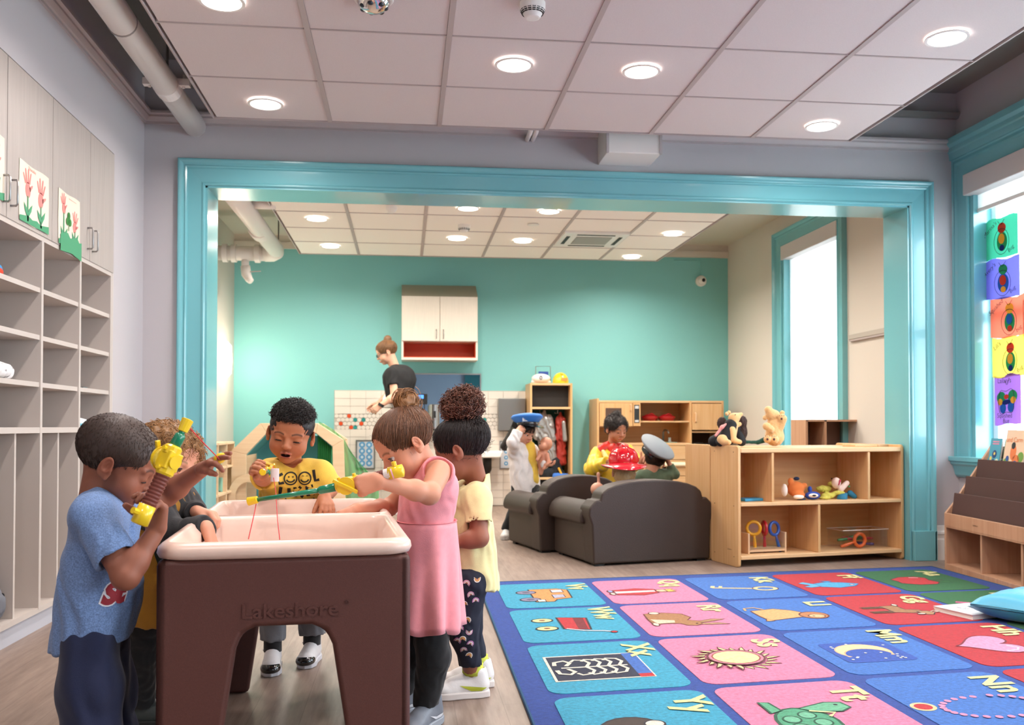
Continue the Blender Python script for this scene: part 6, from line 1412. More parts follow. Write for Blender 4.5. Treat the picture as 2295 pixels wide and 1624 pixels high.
def tee(shL, shR, hpL, hpR, nk, arms, hem, e=.012, w=1., flare=.0, belly=None, neck=.045, front=(0, -1, 0), sr=(.040, .040), hd_dir=None, cutn=None, k=.02):
    """t-shirt prims; arms: list of (shoulder, sleeve_end, r_end)"""
    shL, shR, hpL, hpR, nk = map(Vector, (shL, shR, hpL, hpR, nk)); P = torso(shL, shR, hpL, hpR, nk, e, w)
    hc = (hpL+hpR)/2; c = (shL+shR)/2; hem = Vector(hem); ax = (hem-c).normalized()
    P += [cone(c.lerp(hem, .45), hem+ax*.03, .072*w+e, .074*w+e+flare, .03)]
    for a, b in ((shL, hpL), (shR, hpR)): P.append(cone(c.lerp(hem, .4)+(a-c)*.45, hem+ax*.03+(b-hc)*.5, .055*w+e, .060*w+e+flare, .03))
    if belly is not None: P.append(ell(c.lerp(hc, .62)+Vector(belly), .07*w+e, k=.04))
    P = cutp(P, [(hem, cutn if cutn is not None else ax)])
    P.append(cone(hem-ax*.014, hem+ax*.06, .060*w+e+flare, .064*w+e+flare, .004, 's', cuts=[(hem-ax*.014, -ax)]))
    for s_, e_, r_ in arms:
        s_, e_ = Vector(s_), Vector(e_); d = (e_-s_).normalized(); P.append(cone(s_, e_+d*.01, sr[0], r_, .016, cuts=[(e_, d)])); P.append(cone(e_-d*.012, e_+d*.05, r_-.008, r_-.007, .003, 's', cuts=[(e_-d*.012, -d)]))
    return P
def decal(name, V, Fc, M4, target, mat, parent, off=.0016, dist=.7, sub=0):
    """drop flat verts (x,y,0 in M4) along -M4.z onto the target mesh"""
    me = target.data; mw = wm(target); bv = BVHTree.FromPolygons([mw @ v.co for v in me.vertices], [tuple(p.vertices) for p in me.polygons])
    n = (M4.to_3x3() @ Vector((0, 0, 1))).normalized(); bm = bmesh.new(); vs_ = [bm.verts.new(M4 @ Vector((p[0], p[1], 0))) for p in V]
    for f in Fc:
        try: bm.faces.new([vs_[i] for i in f])
        except ValueError: pass
    for _ in range(sub): bmesh.ops.triangulate(bm, faces=bm.faces); bmesh.ops.subdivide_edges(bm, edges=[e_ for e_ in bm.edges if e_.calc_length() > .006], cuts=1)
    miss = []
    for v in bm.verts:
        hit = bv.ray_cast(v.co+n*dist*.5, -n, dist)
        if hit[0] is not None: v.co = hit[0]+n*off
        else: miss.append(v)
    bmesh.ops.delete(bm, geom=miss, context='VERTS')
    me2 = bpy.data.meshes.new(name); bm.to_mesh(me2); bm.free(); me2.materials.append(mat); return put(name, me2, parent)
def strip(pts, w):
    n = len(pts); V = []; P = [Vector(p) for p in pts]
    for i in range(n):
        d = P[min(i+1, n-1)]-P[max(i-1, 0)]; d.normalize(); nn = Vector((-d.y, d.x))*w; V += [tuple(P[i]+nn), tuple(P[i]-nn)]
    return V, [(2*i, 2*i+1, 2*i+3, 2*i+2) for i in range(n-1)]
def shoe(parent, heel, d, L=.155, cols=('#d9d6d4', '#e4e2e0', '#2a2a2e'), toe=None, lift=0., high=False, swoosh=None, name='shoe', rolled=0.):
    """heel: floor point under the ankle; d: toe direction"""
    d = Vector((d[0], d[1], 0)).normalized(); n = Vector((-d.y, d.x, 0)); o = Vector((heel[0], heel[1], lift)); fr = frame(o, d, n, (0, 0, 1)) @ Matrix.Rotation(rolled, 4, 'Y')
    s = L/.155; q = lambda x, y, z: fr @ Vector((x*s, y*s, z*s)); R = fr.to_3x3()
    P = [cone(q(-.02, 0, .035), q(.05, 0, .030), .028*s, .026*s, .012), ell(q(.080, 0, .026), (.040*s, .030*s, .022*s), R, k=.015), cone(q(-.015, 0, .06), q(-.012, 0, .085 if high else .068), .027*s, .028*s, .012), cone(q(.0, 0, .055), q(.06, 0, .035), .024*s, .022*s, .012)]
    P = cutp(P, [(q(0, 0, .012), R @ Vector((0, 0, -1)))]); P.append(cone(q(-.012, 0, .075), q(-.010, 0, .13), .021*s, .023*s, .003, 's'))
    u = blob(name, P, M('shoe_'+cols[0][1:], cols[0], .5, bump=.1, bscale=200), parent, .0035)
    prof = [(-.048, 0), (-.045, .022), (-.02, .030), (.03, .029), (.075, .035), (.105, .026), (.120, .004), (.112, -.018), (.08, -.031), (.03, -.028), (-.02, -.029), (-.044, -.022)]
    mb = MB(); mb.prism([(a*s, b*s) for a, b in prof], .020*s, fr @ frame((0, 0, 0), (1, 0, 0), (0, 0, 1), (0, -1, 0)) if False else fr @ Matrix(((1,0,0,0),(0,0,1,0),(0,1,0,0),(0,0,0,1)))); mb.build('sole', M('sole_'+cols[1][1:], cols[1], .5), u, bevel=.004*s)
    mb = MB()
    for k in range(4): x = .018+.017*k; z = .071-.0105*k; mb.tube([q(x, -.016, z-.012), q(x+.004, 0, z+.002), q(x+.002, .016, z-.012)], .0024*s, 5)
    mb.tube([q(.02, 0, .073), q(.0, -.02, .075), q(.01, -.03, .062)], .0018*s, 5).build('laces', M('laces_'+cols[0][1:], cols[0] if cols[0] != '#8a8d94' else '#d8d8d8', .8), u, smooth=True)['kind'] = 'stuff'
    if toe: blob('toe_cap', cutp([ell(q(.084, 0, .023), (.0425*s, .0325*s, .0215*s), R)], [(q(0, 0, .012), R @ Vector((0, 0, -1))), (q(.062, 0, 0), R @ Vector((-1, 0, .35)))]), M('toe_'+toe[1:], toe, .15, coat=.5), u, .003)
    if swoosh:
        V, Fc = [], []; pts = [(-.035, .030), (-.02, .021), (.01, .022), (.045, .040), (.01, .030), (-.015, .031)]; V = [(a*s, b*s) for a, b in pts]
        for sd in (-1, 1):
            M4 = fr @ frame((0, sd*.06*s, 0), (-sd, 0, 0), (0, 0, 1)); Vs = [(-sd*a, b) for a, b in V]
            decal('side_mark', Vs, [tuple(range(6))], M4, u, M('mark_'+swoosh[1:], swoosh, .4), u, sub=2)
    return u
def fishing_rod(label, pts, reel=True, crank_side=None, s=1.):
    """pts: butt, handle_top, reel_top, sleeve_top, tip (world)"""
    b, h_, rt, st, tip = map(Vector, pts); ax = (tip-b).normalized(); t = thing('toy_fishing_rod', label, 'toy fishing rod', b)
    mY, mG, mB = M('rod_yellow', '#e8c51c', .3, coat=.3), M('rod_green', '#0d7a58', .22, coat=.4), M('rod_brown', '#6b2c1e', .55)
    R = .0115*s; L = (h_-b).length; n = 26; pp = []; rr = []
    for i in range(n*2+1): u = i/(n*2); pp.append(b.lerp(h_, u)); rr.append(R*(1+.06*(1 if i % 4 < 3 else -1.6)))
    MB().tube(pp, rr, 14).build('handle', mB, t, smooth=True)
    e = MB().tube([b-ax*.012*s, b-ax*.010*s, b+ax*.022*s], [R*.8, R*1.25, R*1.2], 16).build('end_cap', mY, t, smooth=True)
    side = U(crank_side) if crank_side is not None else ax.orthogonal().normalized(); side = (side-ax*side.dot(ax)).normalized(); oth = ax.cross(side)
    MB().tube([b+ax*.006*s+oth*R, b+ax*.006*s+oth*(R+.012*s)], .0055*s, 8).build('cap_peg', mY, e)
    body = MB().tube([h_-ax*.004, h_, h_+ax*.012*s, h_+ax*.0121*s, rt-ax*.0121*s, rt-ax*.012*s, rt, rt+ax*.004], [R*1.1, R*1.3, R*1.3, R*1.15, R*1.15, R*1.3, R*1.3, R*1.05], 16).build('reel_body', mY, t, smooth=False)
    m_ = h_.lerp(rt, .5); hl = (rt-h_).length*.36
    MB().box((-hl, -R*1.15, -R*1.25), (hl, R*1.15, R*1.25), frame(m_, ax, side, oth)).build('reel_block', mY, body, bevel=.003)
    MB().tube([m_+side*R, m_+side*(R+.007*s)], .018*s, 20).build('spool', M('spool_pale', '#e0c850', .4), body)
    cr = MB().tube([m_+side*(R+.006*s), m_+side*(R+.010*s)], .020*s, 24).build('crank', mY, t)
    mb = MB(); a1 = (ax*.8+oth*.6).normalized(); mb.box((-.03*s, -.0035, -.004*s), (.03*s, .0035, .004*s), frame(m_+side*(R+.013*s), a1, side)).build('crank_knob', mY, cr, bevel=.0015)
    MB().tube([m_-side*R*.9, m_-side*(R*1.5)], .012*s, 16).build('reel_plate', mY, body)
    for p_ in (h_+ax*.006*s, rt-ax*.006*s): MB().tube([p_+oth*R*1.1, p_+oth*(R*1.1+.007*s)], .004*s, 8).build('peg', mY, body)
    if (st-rt).length > .005: MB().tube([rt-ax*.002, st-ax*.004, st], [R*.86, R*.78, R*.62], 16).build('shaft_sleeve', mG, t, smooth=True)
    MB().tube([st-ax*.01, tip], [R*.50, R*.42], 12).build('shaft', mG, t, smooth=True)
    MB().tube([tip-ax*.010*s, tip-ax*.009*s, tip+ax*.012*s, tip+ax*.013*s], [R*.55, R*.72, R*.86, R*.7], 14).build('tip_cap', mY, t, smooth=False)
    return t
m_line = M('red_string', '#cf2b33', .6)
def cloth(name, hexc, rough=.9, bump=.25, bscale=420, var=.04, vscale=60, **k): return M(name, hexc, rough, bump=bump, bscale=bscale, var=var, vscale=vscale, sheen=.15, **k)
# ------------------------------------------------------------------ 1 boy in blue, left foreground
SK1 = '#8f5945'
hd = Head(at(260, 1040, 2.06), (.86, .10, -.44), (.44, .02, .89), .97)
nk = at(218, 1118, 2.06); sR = at(208, 1156, 1.955); sL = at(270, 1144, 2.16); hR = at(200, 1440, 2.01); hL = at(226, 1440, 2.11)
eR = at(282, 1290, 1.90); wR = at(351, 1188, 1.945); eL = at(372, 1108, 2.24); wL = at(452, 1052, 2.18)
kR = at(205, 1640, 1.98); kL = at(245, 1640, 2.12); aR = Vector((kR.x-.01, 1.98, .06)); aL = Vector((kL.x+.0, 2.13, .06))
hsR = hand(wR, (-.02, -.02, 1), (-.45, -.9, 0), 1, 1.10, (.60, .75, .85, .9), .08, .85, .25)
dL = at(505, 1012, 2.13)-wL
hsL = hand(wL, dL, (.35, .15, -.93), 1, 1.0, (.50, .18, .10, .10), .10, .55, .35)
hs = head_shell(hd, SK1, nk, 'closed', lid=-.0048, brow='#2a1a14', nr=.034, lips='#7a4038')
t = figure('boy in a heather blue t-shirt and navy trousers holding up a toy rod', (hR.x, 2.05, 0), hd, hs,
           [(arm(sR, eR, wR, (.030, .025, .0175), hsR), SK1, .0025), (arm(sL, eL, wL, (.030, .026, .0175), hsL), SK1, .0025), (torso(sL, sR, hL, hR, nk, w=.78)+legs(hR, kR, aR, (.034, .03, .03, .025))+legs(hL, kL, aL, (.036, .03, .03, .025)), SK1, .006)])
eyes(hd, t, (0, 1, -.5), -.0048)
hp_ = hair_shell(.0030, ((.066, .070), (-.078, -.040))); V, Q = sdf(hp_, .0024); N_ = vnorm(V, Q)
hairobj(hd, [(V, Q), flow(V, N_, 4200, (.0, -.03, .14), 3, S=4, rs=.0006, lift=.0006, frac=.05, wave=.002)], m_hair, t, base='#3e2c24', per=4)
P = tee(sL, sR, hL, hR, nk, [(sR, sR.lerp(eR, .72), .041), (sL, sL.lerp(eL, .55), .038)], at(204, 1430, 2.06), e=.009, w=.86, flare=.002, belly=(.012, 0, 0), cutn=(.16, 0, -1))
P += [cone(nk+Vector((0, 0, -.01)), hd.w((0, -.015, -.075)), .042, .040, .012, cuts=[(hd.w((0, -.0, -.098)), tuple(hd.u*.8-hd.f*.35))]), cone(nk+Vector((.0, 0, -.03)), hd.w((0, -.01, -.05)), .036, .037, .004, 's')]
m_heather = cloth('heather_blue', '#6b87b4', var=.32, vscale=330, bump=.3)
sh = blob('t_shirt', P, m_heather, t, .0035, folds(.0040, 30, 2)); sh['label'] = 'heather blue t-shirt'
# number and script print near the front hem
fr = frame(at(302, 1325, 1.95), (.55, .8, .1), (-.05, .08, 1)); V, Fc = text_mesh('St', .055, .004, shear=.3)
M4 = frame(at(312, 1345, 1.9), (.72, .69, 0), (.0, 0, 1)); decal('shirt_lettering', V, Fc, M4, sh, M('print_crimson', '#8f1f2c', .7), t, sub=1)
V, Fc = text_mesh('St', .055, .007, shear=.3); decal('lettering_outline', V, Fc, M4, sh, M('print_white', '#dfe0e6', .7), t, off=.0009, sub=1)
blob('trousers', cutp(legs(hR, kR, aR, (.044, .048, .048, .042), e=.008)+legs(hL, kL, aL, (.044, .048, .048, .042), e=.008)+[cone(hR, hL, .050, .050, .03), cone(hR.lerp(kR, .5), hL.lerp(kL, .5), .06, .05, .04)], [((0, 0, .05), (0, 0, -1))]), cloth('navy_fleece', '#141c3c', bump=.15), t, .005, folds(.006, 22, 6))
for a_ in (aR, aL): shoe(t, (a_.x-.01, a_.y), (1, .1, 0), .16, ('#2d2f36', '#d0d0d0', '#111'))
rodA = fishing_rod('toy fishing rod held upright by the boy in blue', [at(318, 1160, 1.885), at(368, 1060, 1.905), at(389, 1003, 1.915), at(406, 972, 1.92), at(414, 955, 1.925)], crank_side=(-.75, .6, .25), s=1.2)
bob = at(493, 1030, 2.13); tip = at(418, 951, 1.925)
mb = MB(); mb.tube([tip, tip.lerp(bob, .5)+Vector((0, 0, -.001)), bob], .0012, 6).build('line', m_line, rodA, smooth=True)
MB().lathe([(.003, 0), (.012, .004), (.014, .008), (.009, .012), (.003, .013)], 18, frame(bob, (.2, -.3, .9), (.9, .2, .1))).build('bobber', M('rod_yellow'), rodA, smooth=True)
# ------------------------------------------------------------------ 2 curly blond child
SK2 = '#d49a7f'
hd = Head(at(376, 1038, 2.55), (.80, -.52, -.22), (.12, 0, .99), .98)
nk = at(352, 1115, 2.60); sR = at(345, 1140, 2.50); sL = at(408, 1128, 2.68); hR = at(330, 1368, 2.62); hL = at(340, 1368, 2.72)
eR = at(392, 1196, 2.42); wR = at(462, 1180, 2.36); eL = at(432, 1150, 2.66); wL = at(440, 1146, 2.50)
kR = at(312, 1465, 2.66); kL = at(318, 1465, 2.80); aR = Vector((kR.x-.02, 2.76, .06)); aL = Vector((kL.x-.02, 2.88, .06))
hsR = hand(wR, (.35, -.12, -.9), (-.75, .1, -.35), -1, 1., (.4, .4, .45, .5), .06, .5, .3); hsL = hand(wL, (.9, -.25, -.12), (.1, -.2, -.95), 1, 1., (.75, .7, .7, .6), .04, .5, .5)
wL2 = at(452, 1143, 2.5)
hs = head_shell(hd, SK2, nk, 'closed', lid=.0035, brow='#8a6238', nr=.032, lips='#c9766a', blush=.3)
t = figure('curly blond child in a black and mustard sweatshirt leaning on the table', (kR.x, 2.75, 0), hd, hs, [(arm(sR, eR, wR, h=hsR), SK2, .0028), (arm(sL, eL, wL, h=hsL), SK2, .0028), (torso(sL, sR, hL, hR, nk, w=.9)+legs(hR, kR, aR)+legs(hL, kL, aL), SK2, .006)])
eyes(hd, t, (-.35, 1, -.05), .0035, '#3a2a22')
V, Q = sdf(hair_shell(.009, ((.070, .058), (-.085, -.045))), .003, lambda X, Y, Z: .0025*np.sin(X*170+2*np.sin(Z*90))*np.sin(Y*160+Z*120)); N_ = vnorm(V, Q)
hairobj(hd, [(V, Q), curls(V, N_, 1500, .018, .006, 1.1, 5, S=10, rs=.0011, droop=.9)], m_hair, t, base='#9a6f42', per=10)
m_must = cloth('mustard_jersey', '#a6731a'); m_blk = cloth('black_sweatshirt', '#1f2023', bump=.3)
P = tee(sL, sR, hL, hR, nk, [], at(335, 1362, 2.66), e=.014, w=.94, flare=.008)
sh = blob('sweatshirt_body', P, m_must, t, .004, folds(.004, 30, 12))
PB = cutp(torso(sL, sR, hL, hR, nk, .0165, .92), [(at(350, 1172, 2.6), (0, 0, -1))])+[cone(sR, eR, .040, .036, .02), cone(eR, wR, .036, .028, .015, cuts=[(wR, wR-eR)]), cone(sL, eL, .040, .034, .02), cone(eL, wL, .034, .027, .015, cuts=[(wL, wL-eL)])]
PB += [cone(wR-(wR-eR).normalized()*.03, wR, .031, .031, .004, cuts=[(wR, wR-eR)])]
blob('sleeves_and_yoke', PB, m_blk, t, .004, folds(.004, 34, 13))
M4 = frame(at(372, 1230, 2.4), (.85, -.5, 0), (0, 0, 1)); V, Fc = text_mesh('MESS\nMAKER', .062, .004); decal('print_lettering', V, Fc, M4, sh, M('print_black', '#16201c', .8), t, sub=1)
mb_v = []; mb_f = []
for i in range(26): x = -.10+.0078*i; o = len(mb_v); mb_v += [(x, -.06), (x+.009, -.06), (x+.004, -.085-.012*((i*7) % 3))]; mb_f.append((o, o+1, o+2))
decal('print_fringe', mb_v, mb_f, M4, sh, M('print_black'), t)
V, Fc = strip([(-.1, .075), (.1, .075)], .01)
V2, F2 = text_mesh('y', .02)
M5 = frame(at(392, 1148, 2.4), (.85, -.5, 0), (0, 0, 1)); V, Fc = strip([(-.02, .03), (.0, .02), (.02, -.02), (.03, -.05)], .004); decal('yellow_piping', V, Fc, M5, kids(t)[-4] if False else sh, M('piping_yellow', '#d9a21e', .7), t)
blob('trousers', cutp(legs(hR, kR, aR, (.040, .038, .036, .026), e=.010)+legs(hL, kL, aL, (.040, .038, .036, .026), e=.010)+[cone(hR, hL, .05, .05, .03)], [((0, 0, .055), (0, 0, -1))]), cloth('black_leggings', '#0d0d10', bump=.1), t, .005, folds(.003, 40, 14))
for a_ in (aR, aL): shoe(t, (a_.x+.0, a_.y), (1, -.05, 0), .17, ('#3f4644', '#2a2e2c', '#111'))
# ------------------------------------------------------------------ 3 boy in yellow behind the table
SK3 = '#b77857'
hd = Head(at(652, 973, 3.13), (-.03, -.95, -.25), (.14, -.22, .96), .99)
nk = at(650, 1054, 3.20); sR = at(605, 1062, 3.16); sL = at(718, 1064, 3.17); hR = at(618, 1190, 3.38); hL = at(700, 1190, 3.38)
eR = at(590, 1068, 3.06); wR = at(586, 1062, 2.95); eL = at(741, 1092, 3.18); wL = at(727, 1113, 3.10)
kR = at(614, 1310, 3.40); kL = at(700, 1305, 3.44); aR = Vector((-.462, 3.36, .06)); aL = Vector((-.335, 3.45, .06))
hsR = hand(wR, (-.25, -.6, .35), (.85, -.25, -.2), 1, 1.05, (.75, .75, .75, .7), .06, .6, .5); hsL = hand(wL, (.22, -.75, -.45), (0, -.4, -.9), 1, 1.05, (.35, .35, .35, .35), .12, .6, .1)
hs = head_shell(hd, SK3, nk, 'open', lid=-.0030, brow='#1f1410', nr=.034, lips='#a3574c')
t = figure('boy in a yellow t-shirt with black lettering behind the table', (-.40, 3.40, 0), hd, hs, [(arm(sR, eR, wR, (.030, .028, .021), hsR), SK3, .0028), (arm(sL, eL, wL, (.030, .026, .018), hsL), SK3, .0028), (torso(sL, sR, hL, hR, nk)+legs(hR, kR, aR)+legs(hL, kL, aL), SK3, .006)])
eyes(hd, t, (0, 1, -.6), -.0030, '#20120c')
MB().ball(hd.w((0, .066, -.0495)), .009, 12).build('mouth_interior', m_mouth, t, smooth=True)
V, Q = sdf(hair_shell(.0030, ((.068, .066), (-.080, -.030)), [ell((0, -.006, .050), (.064, .080, .062), cuts=[((0, .072, .066), (0, .22, -1))], k=.01)]), .0028, lambda X, Y, Z: .0010*np.sin(X*330+2*np.sin(Y*200))*np.sin(Y*300+Z*260)); N_ = vnorm(V, Q)
top = V[:, 2] > .062; hairobj(hd, [(V, Q), curls(V[top], N_[top], 1500, .013, .0050, 1.4, 7, S=9, rs=.0013), curls(V, N_, 500, .003, .001, .5, 8, S=4, rs=.0007)], m_hair, t, base='#1a1311', per=9)
m_yel = cloth('yellow_tee', '#e5c04c')
P = tee(sL, sR, hL, hR, nk, [(sR, sR.lerp(eR, .8)+Vector((0, -.01, 0)), .045), (sL, sL.lerp(eL, .62)+Vector((.012, 0, -.01)), .040)], at(655, 1215, 3.34), e=.014, w=1.0, flare=.002, belly=(0, -.06, .01), sr=(.044, .044), neck=.05)
P += [cone(nk+Vector((0, 0, .0)), nk+Vector((0, -.01, .06)), .050, .047, .012, cuts=[(nk+Vector((0, 0, .028)), (0, -.45, 1))]), cone(nk+Vector((0, -.012, -.01)), hd.w((0, 0, -.02)), .043, .045, .004, 's')]
sh = blob('t_shirt', P, m_yel, t, .0035, folds(.0045, 30, 21)); sh['label'] = 'yellow t-shirt with black COOL LIKE MOM lettering'
mp_ = M('print_ink', '#1d1c18', .7)
def tri(u, v, dy=2.85): return at(u, v, dy)
cM = frame(at(668, 1080, 3.08), (1, 0, 0), (0, 0, 1))
sc_ = .0014
def pxy(u, v): return ((u-668)*.00146, -(v-1080)*.00146)
def dec(name, pts, w): V, Fc = strip([pxy(*p) for p in pts], w); decal(name, V, Fc, cM, sh, mp_, t, sub=0)
dec('letter_c', [(632, 1062), (624, 1066), (621, 1076), (626, 1084), (635, 1082)], .0045)
for cx in (649, 680):
    dec('smiley_ring', [(cx+13.5*math.cos(a), 1073+14*math.sin(a)) for a in [k*2*math.pi/24 for k in range(25)]], .0022)
    dec('smiley_mouth', [(cx+9*math.cos(a), 1073+8*math.sin(a)) for a in [.3+k*2.5/10 for k in range(11)]], .0024)
    for e_ in (-4, 5): dec('smiley_eye', [(cx+e_, 1068), (cx+e_+.3, 1071)] if cx == 649 else [(cx+e_-2, 1069), (cx+e_, 1066), (cx+e_+2, 1069)], .0022 if cx == 649 else .0008)
dec('letter_l', [(699, 1054), (701, 1066), (703, 1078), (712, 1076)], .0048)
for nm, ps in (('letter_l', [(628, 1092), (625, 1104), (623, 1114), (634, 1113)]), ('letter_i', [(645, 1095), (644, 1115)]), ('letter_k', [(658, 1093), (657, 1116)]), ('letter_k', [(671, 1092), (659, 1105), (675, 1116)]), ('letter_e', [(698, 1090), (684, 1093), (685, 1112), (700, 1109)]), ('letter_e', [(685, 1102), (696, 1100)]),
               ('letter_m', [(614, 1136), (621, 1122), (628, 1133), (636, 1121), (643, 1136)]), ('letter_m', [(690, 1136), (699, 1121), (706, 1131), (713, 1119), (718, 1132)])): dec(nm, ps, .0052)
dec('smiley_ring', [(666+13*math.cos(a), 1136+14*math.sin(a)) for a in [k*2*math.pi/24 for k in range(25)]], .0014)
m_gry = cloth('grey_sweatpants', '#6a6c72')
blob('sweatpants', cutp(legs(hR, kR, aR, e=.016)+legs(hL, kL, aL, e=.020)+[cone(hR, hL, .07, .07, .03)], [((0, 0, .098), (0, 0, -1))]), m_gry, t, .005, folds(.004, 40, 22))
for a_ in (aR, aL): MB().tube([(a_.x, a_.y, .06), (a_.x, a_.y, .125)], .0315, 16).build('sock', m_blk, t, smooth=True)
for a_, dx in ((aR, (.06, -1, 0)), (aL, (-.15, -1, 0))): shoe(t, (a_.x, a_.y-.0), dx, .165, ('#d4d2d4', '#c8c8ce', '#111'), toe='#101114', high=True, lift=.0)
# rod held end-on towards the viewer
rb = at(603, 1058, 3.02); rodC = fishing_rod('toy fishing rod of the boy in yellow, pointing at the viewer', [rb+Vector((-.03, .10, -.01)), rb+Vector((-.01, .02, 0)), rb+Vector((.003, -.04, .002)), rb+Vector((.004, -.062, .002)), rb+Vector((.010, -.20, .010))], crank_side=(1, 0, .25), s=1.05)
MB().tube([at(612, 1044, 2.93), at(613, 1070, 2.92), at(618, 1100, 2.75), at(622, 1165, 2.40), at(627, 1208, 2.12)+Vector((0, 0, -.0))], .0012, 6).build('line', m_line, rodC, smooth=True)
MB().lathe([(.013, -.02), (.013, .02)], 16, Matrix.Translation(at(616, 1064, 2.93))).build('line_drum', M('drum_white', '#e8dfe0', .4), rodC)
# ------------------------------------------------------------------ 4 girl in the pink dress
SK4 = '#cf9174'
hd = Head(at(912, 997, 2.62), (-.76, -.30, -.60), (-.55, -.12, .84), .98)
nk = at(958, 1052, 2.66); sL = at(984, 1058, 2.575); sR = at(930, 1082, 2.76); hL = at(950, 1300, 2.645); hR = at(945, 1300, 2.735)
eL = at(962, 1106, 2.46); wL = at(852, 1078, 2.365); eR = at(872, 1136, 2.80); wR = at(800, 1140, 2.60)
kL = at(972, 1470, 2.64); kR = at(918, 1460, 2.76); aL = Vector((.06, 2.66, .065)); aR = Vector((-.01, 2.78, .065))
hsL = hand(wL, (-.95, .05, -.22), (-.1, .9, -.25), 1, 1.08, (.72, .78, .82, .85), .04, .45, .5); hsR = hand(wR, (-.90, -.22, -.22), (.05, -.1, -1), -1, 1.02, (.32, .35, .30, .25), .10, .45, .2)
hs = head_shell(hd, SK4, nk, 'closed', lid=.0055, brow='#7a563c', nr=.031, lips='#c77a6e', blush=.3)
t = figure('girl in a sleeveless pink dress holding a toy rod across the table', (.03, 2.70, 0), hd, hs, [(arm(sL, eL, wL, (.033, .027, .0185), hsL), SK4, .0025), (arm(sR, eR, wR, (.028, .0245, .017), hsR), SK4, .0025), (torso(sL, sR, hL, hR, nk, w=.80)+legs(hL, kL, aL)+legs(hR, kR, aR), SK4, .005)])
eyes(hd, t, (-.05, 1, -.22), .0055, '#3a2116')
V, Q = sdf(hair_shell(.0040, ((.070, .070), (-.085, -.052))), .0026, lambda X, Y, Z: .0008*np.sin(X*500)*np.sin(Y*260+Z*200)); N_ = vnorm(V, Q)
an_ = (0.0, -.058, .095)
bun = [ell((0, -.064, .098), (.030, .026, .024)), ell((0, -.084, .100), (.026, .022, .02), k=.01)]
Vb, Qb = sdf(bun, .003, lambda X, Y, Z: .002*np.sin(Y*260+X*100)*np.sin(Z*200)); Nb = vnorm(Vb, Qb)
g = np.random.default_rng(5); loops = []
for i in range(420):
    a0 = g.uniform(0, 6.28); r0 = g.uniform(.020, .031); c0 = np.array([0, -.074, .098])+g.normal(0, .007, 3); ax_ = g.normal(0, 1, 3)*.25+np.array([1, .1, .0]); ax_ /= np.linalg.norm(ax_); u_ = np.cross(ax_, [0, 0, 1]); u_ /= np.linalg.norm(u_); v_ = np.cross(ax_, u_); tt_ = np.linspace(0, g.uniform(2.5, 5.5), 12)[:, None]
    loops.append(c0+r0*(np.cos(a0+tt_)*u_+np.sin(a0+tt_)*v_))
bp2 = tubes(np.stack(loops), np.linspace(.0009, .0006, 12)[None, :])
fl2 = curls(V, N_, 160, .016, .004, .35, 9, S=7, rs=.0005, droop=.3)
m_hair4 = M('hair_light_brown', '#6e4a31', .5, bump=.25, bscale=800)
hairobj(hd, [(V, Q), flow(V, N_, 4200, an_, 6, S=13, rs=.0008, lift=.0014), fl2], m_hair, t, base='#6b4730', per=13)
hairobj(hd, [(Vb, Qb), bp2], m_hair, t, 'hair_bun', base='#94653a')
m_pnk = cloth('pink_jersey', '#f09aa2', bump=.15); waist = at(952, 1168, 2.68); hem = at(958, 1405, 2.68)
c = (sL+sR)/2; P = torso(sL, sR, hL, hR, nk, .010, .86)+[cone(c+Vector((.012, 0, -.045)), waist, .072, .076, .03), cone(sL.lerp(c, .5)+Vector((.012, .005, -.04)), waist+Vector((0, -.03, 0)), .058, .062, .03), cone(sR.lerp(c, .35)+Vector((.01, 0, -.035)), waist+Vector((0, .035, 0)), .055, .062, .03)]
P = cutp(P, [(waist+Vector((0, 0, -.004)), (0, 0, -1))])
P += [cone(sL+Vector((-.004, -.012, .012)), sL.lerp(eL, .6)+Vector((.0, -.02, 0)), .040, .032, .008, 's'), cone(sL+Vector((0, -.03, .05)), sL+Vector((0, -.02, .0)), .04, .03, .008, 's'), cone(nk+Vector((-.022, 0, .012)), hd.w((0, -.01, -.04)), .040, .045, .008, 's'), cone(sR+Vector((0, .01, 0)), eR, .036, .028, .006, 's')]
dr = blob('dress_bodice', P, m_pnk, t, .0035, folds(.0022, 30, 31)); dr['label'] = 'pink sleeveless bodice'
# skirt: pleated surface of revolution with depth
def skirt(c0, c1, r0, r1, nf, amp, mat, name, parent, seed=0, sq=1.):
    r = random.Random(seed); n = 96; m = 16; V = []; ph = [r.uniform(0, 6.28) for _ in range(4)]
    for lay in (0, .0022):
        for j in range(m+1):
            q = j/m
            for k in range(n):
                a = 2*math.pi*k/n; fl = (math.sin(nf*a+ph[0]+.6*math.sin(2*a+ph[1]))+.5*math.sin(nf*1.7*a+ph[2]))*amp*q**1.1
                rr_ = r0+(r1-r0)*q**.8+fl-lay; cc = c0.lerp(c1, q); V.append(Vector((cc.x+rr_*math.cos(a), cc.y+rr_*math.sin(a)*sq, cc.z+(.008*math.sin(nf*a+1)+.004*math.sin(3*a))*q)))
    o = (m+1)*n; f = []
    for j in range(m):
        for k in range(n):
            l = (k+1) % n; f.append((j*n+k, j*n+l, (j+1)*n+l, (j+1)*n+k)); f.append((o+j*n+l, o+j*n+k, o+(j+1)*n+k, o+(j+1)*n+l))
    for k in range(n): l = (k+1) % n; f.append((m*n+k, m*n+l, o+m*n+l, o+m*n+k)); f.append((l, k, o+k, o+l))
    mb = MB(); mb.add(V, f); return mb.build(name, mat, parent, smooth=True)
skirt(waist+Vector((.006, 0, .004)), hem, .085, .092, 5, .016, m_pnk, 'skirt', t, 3, 1.32)
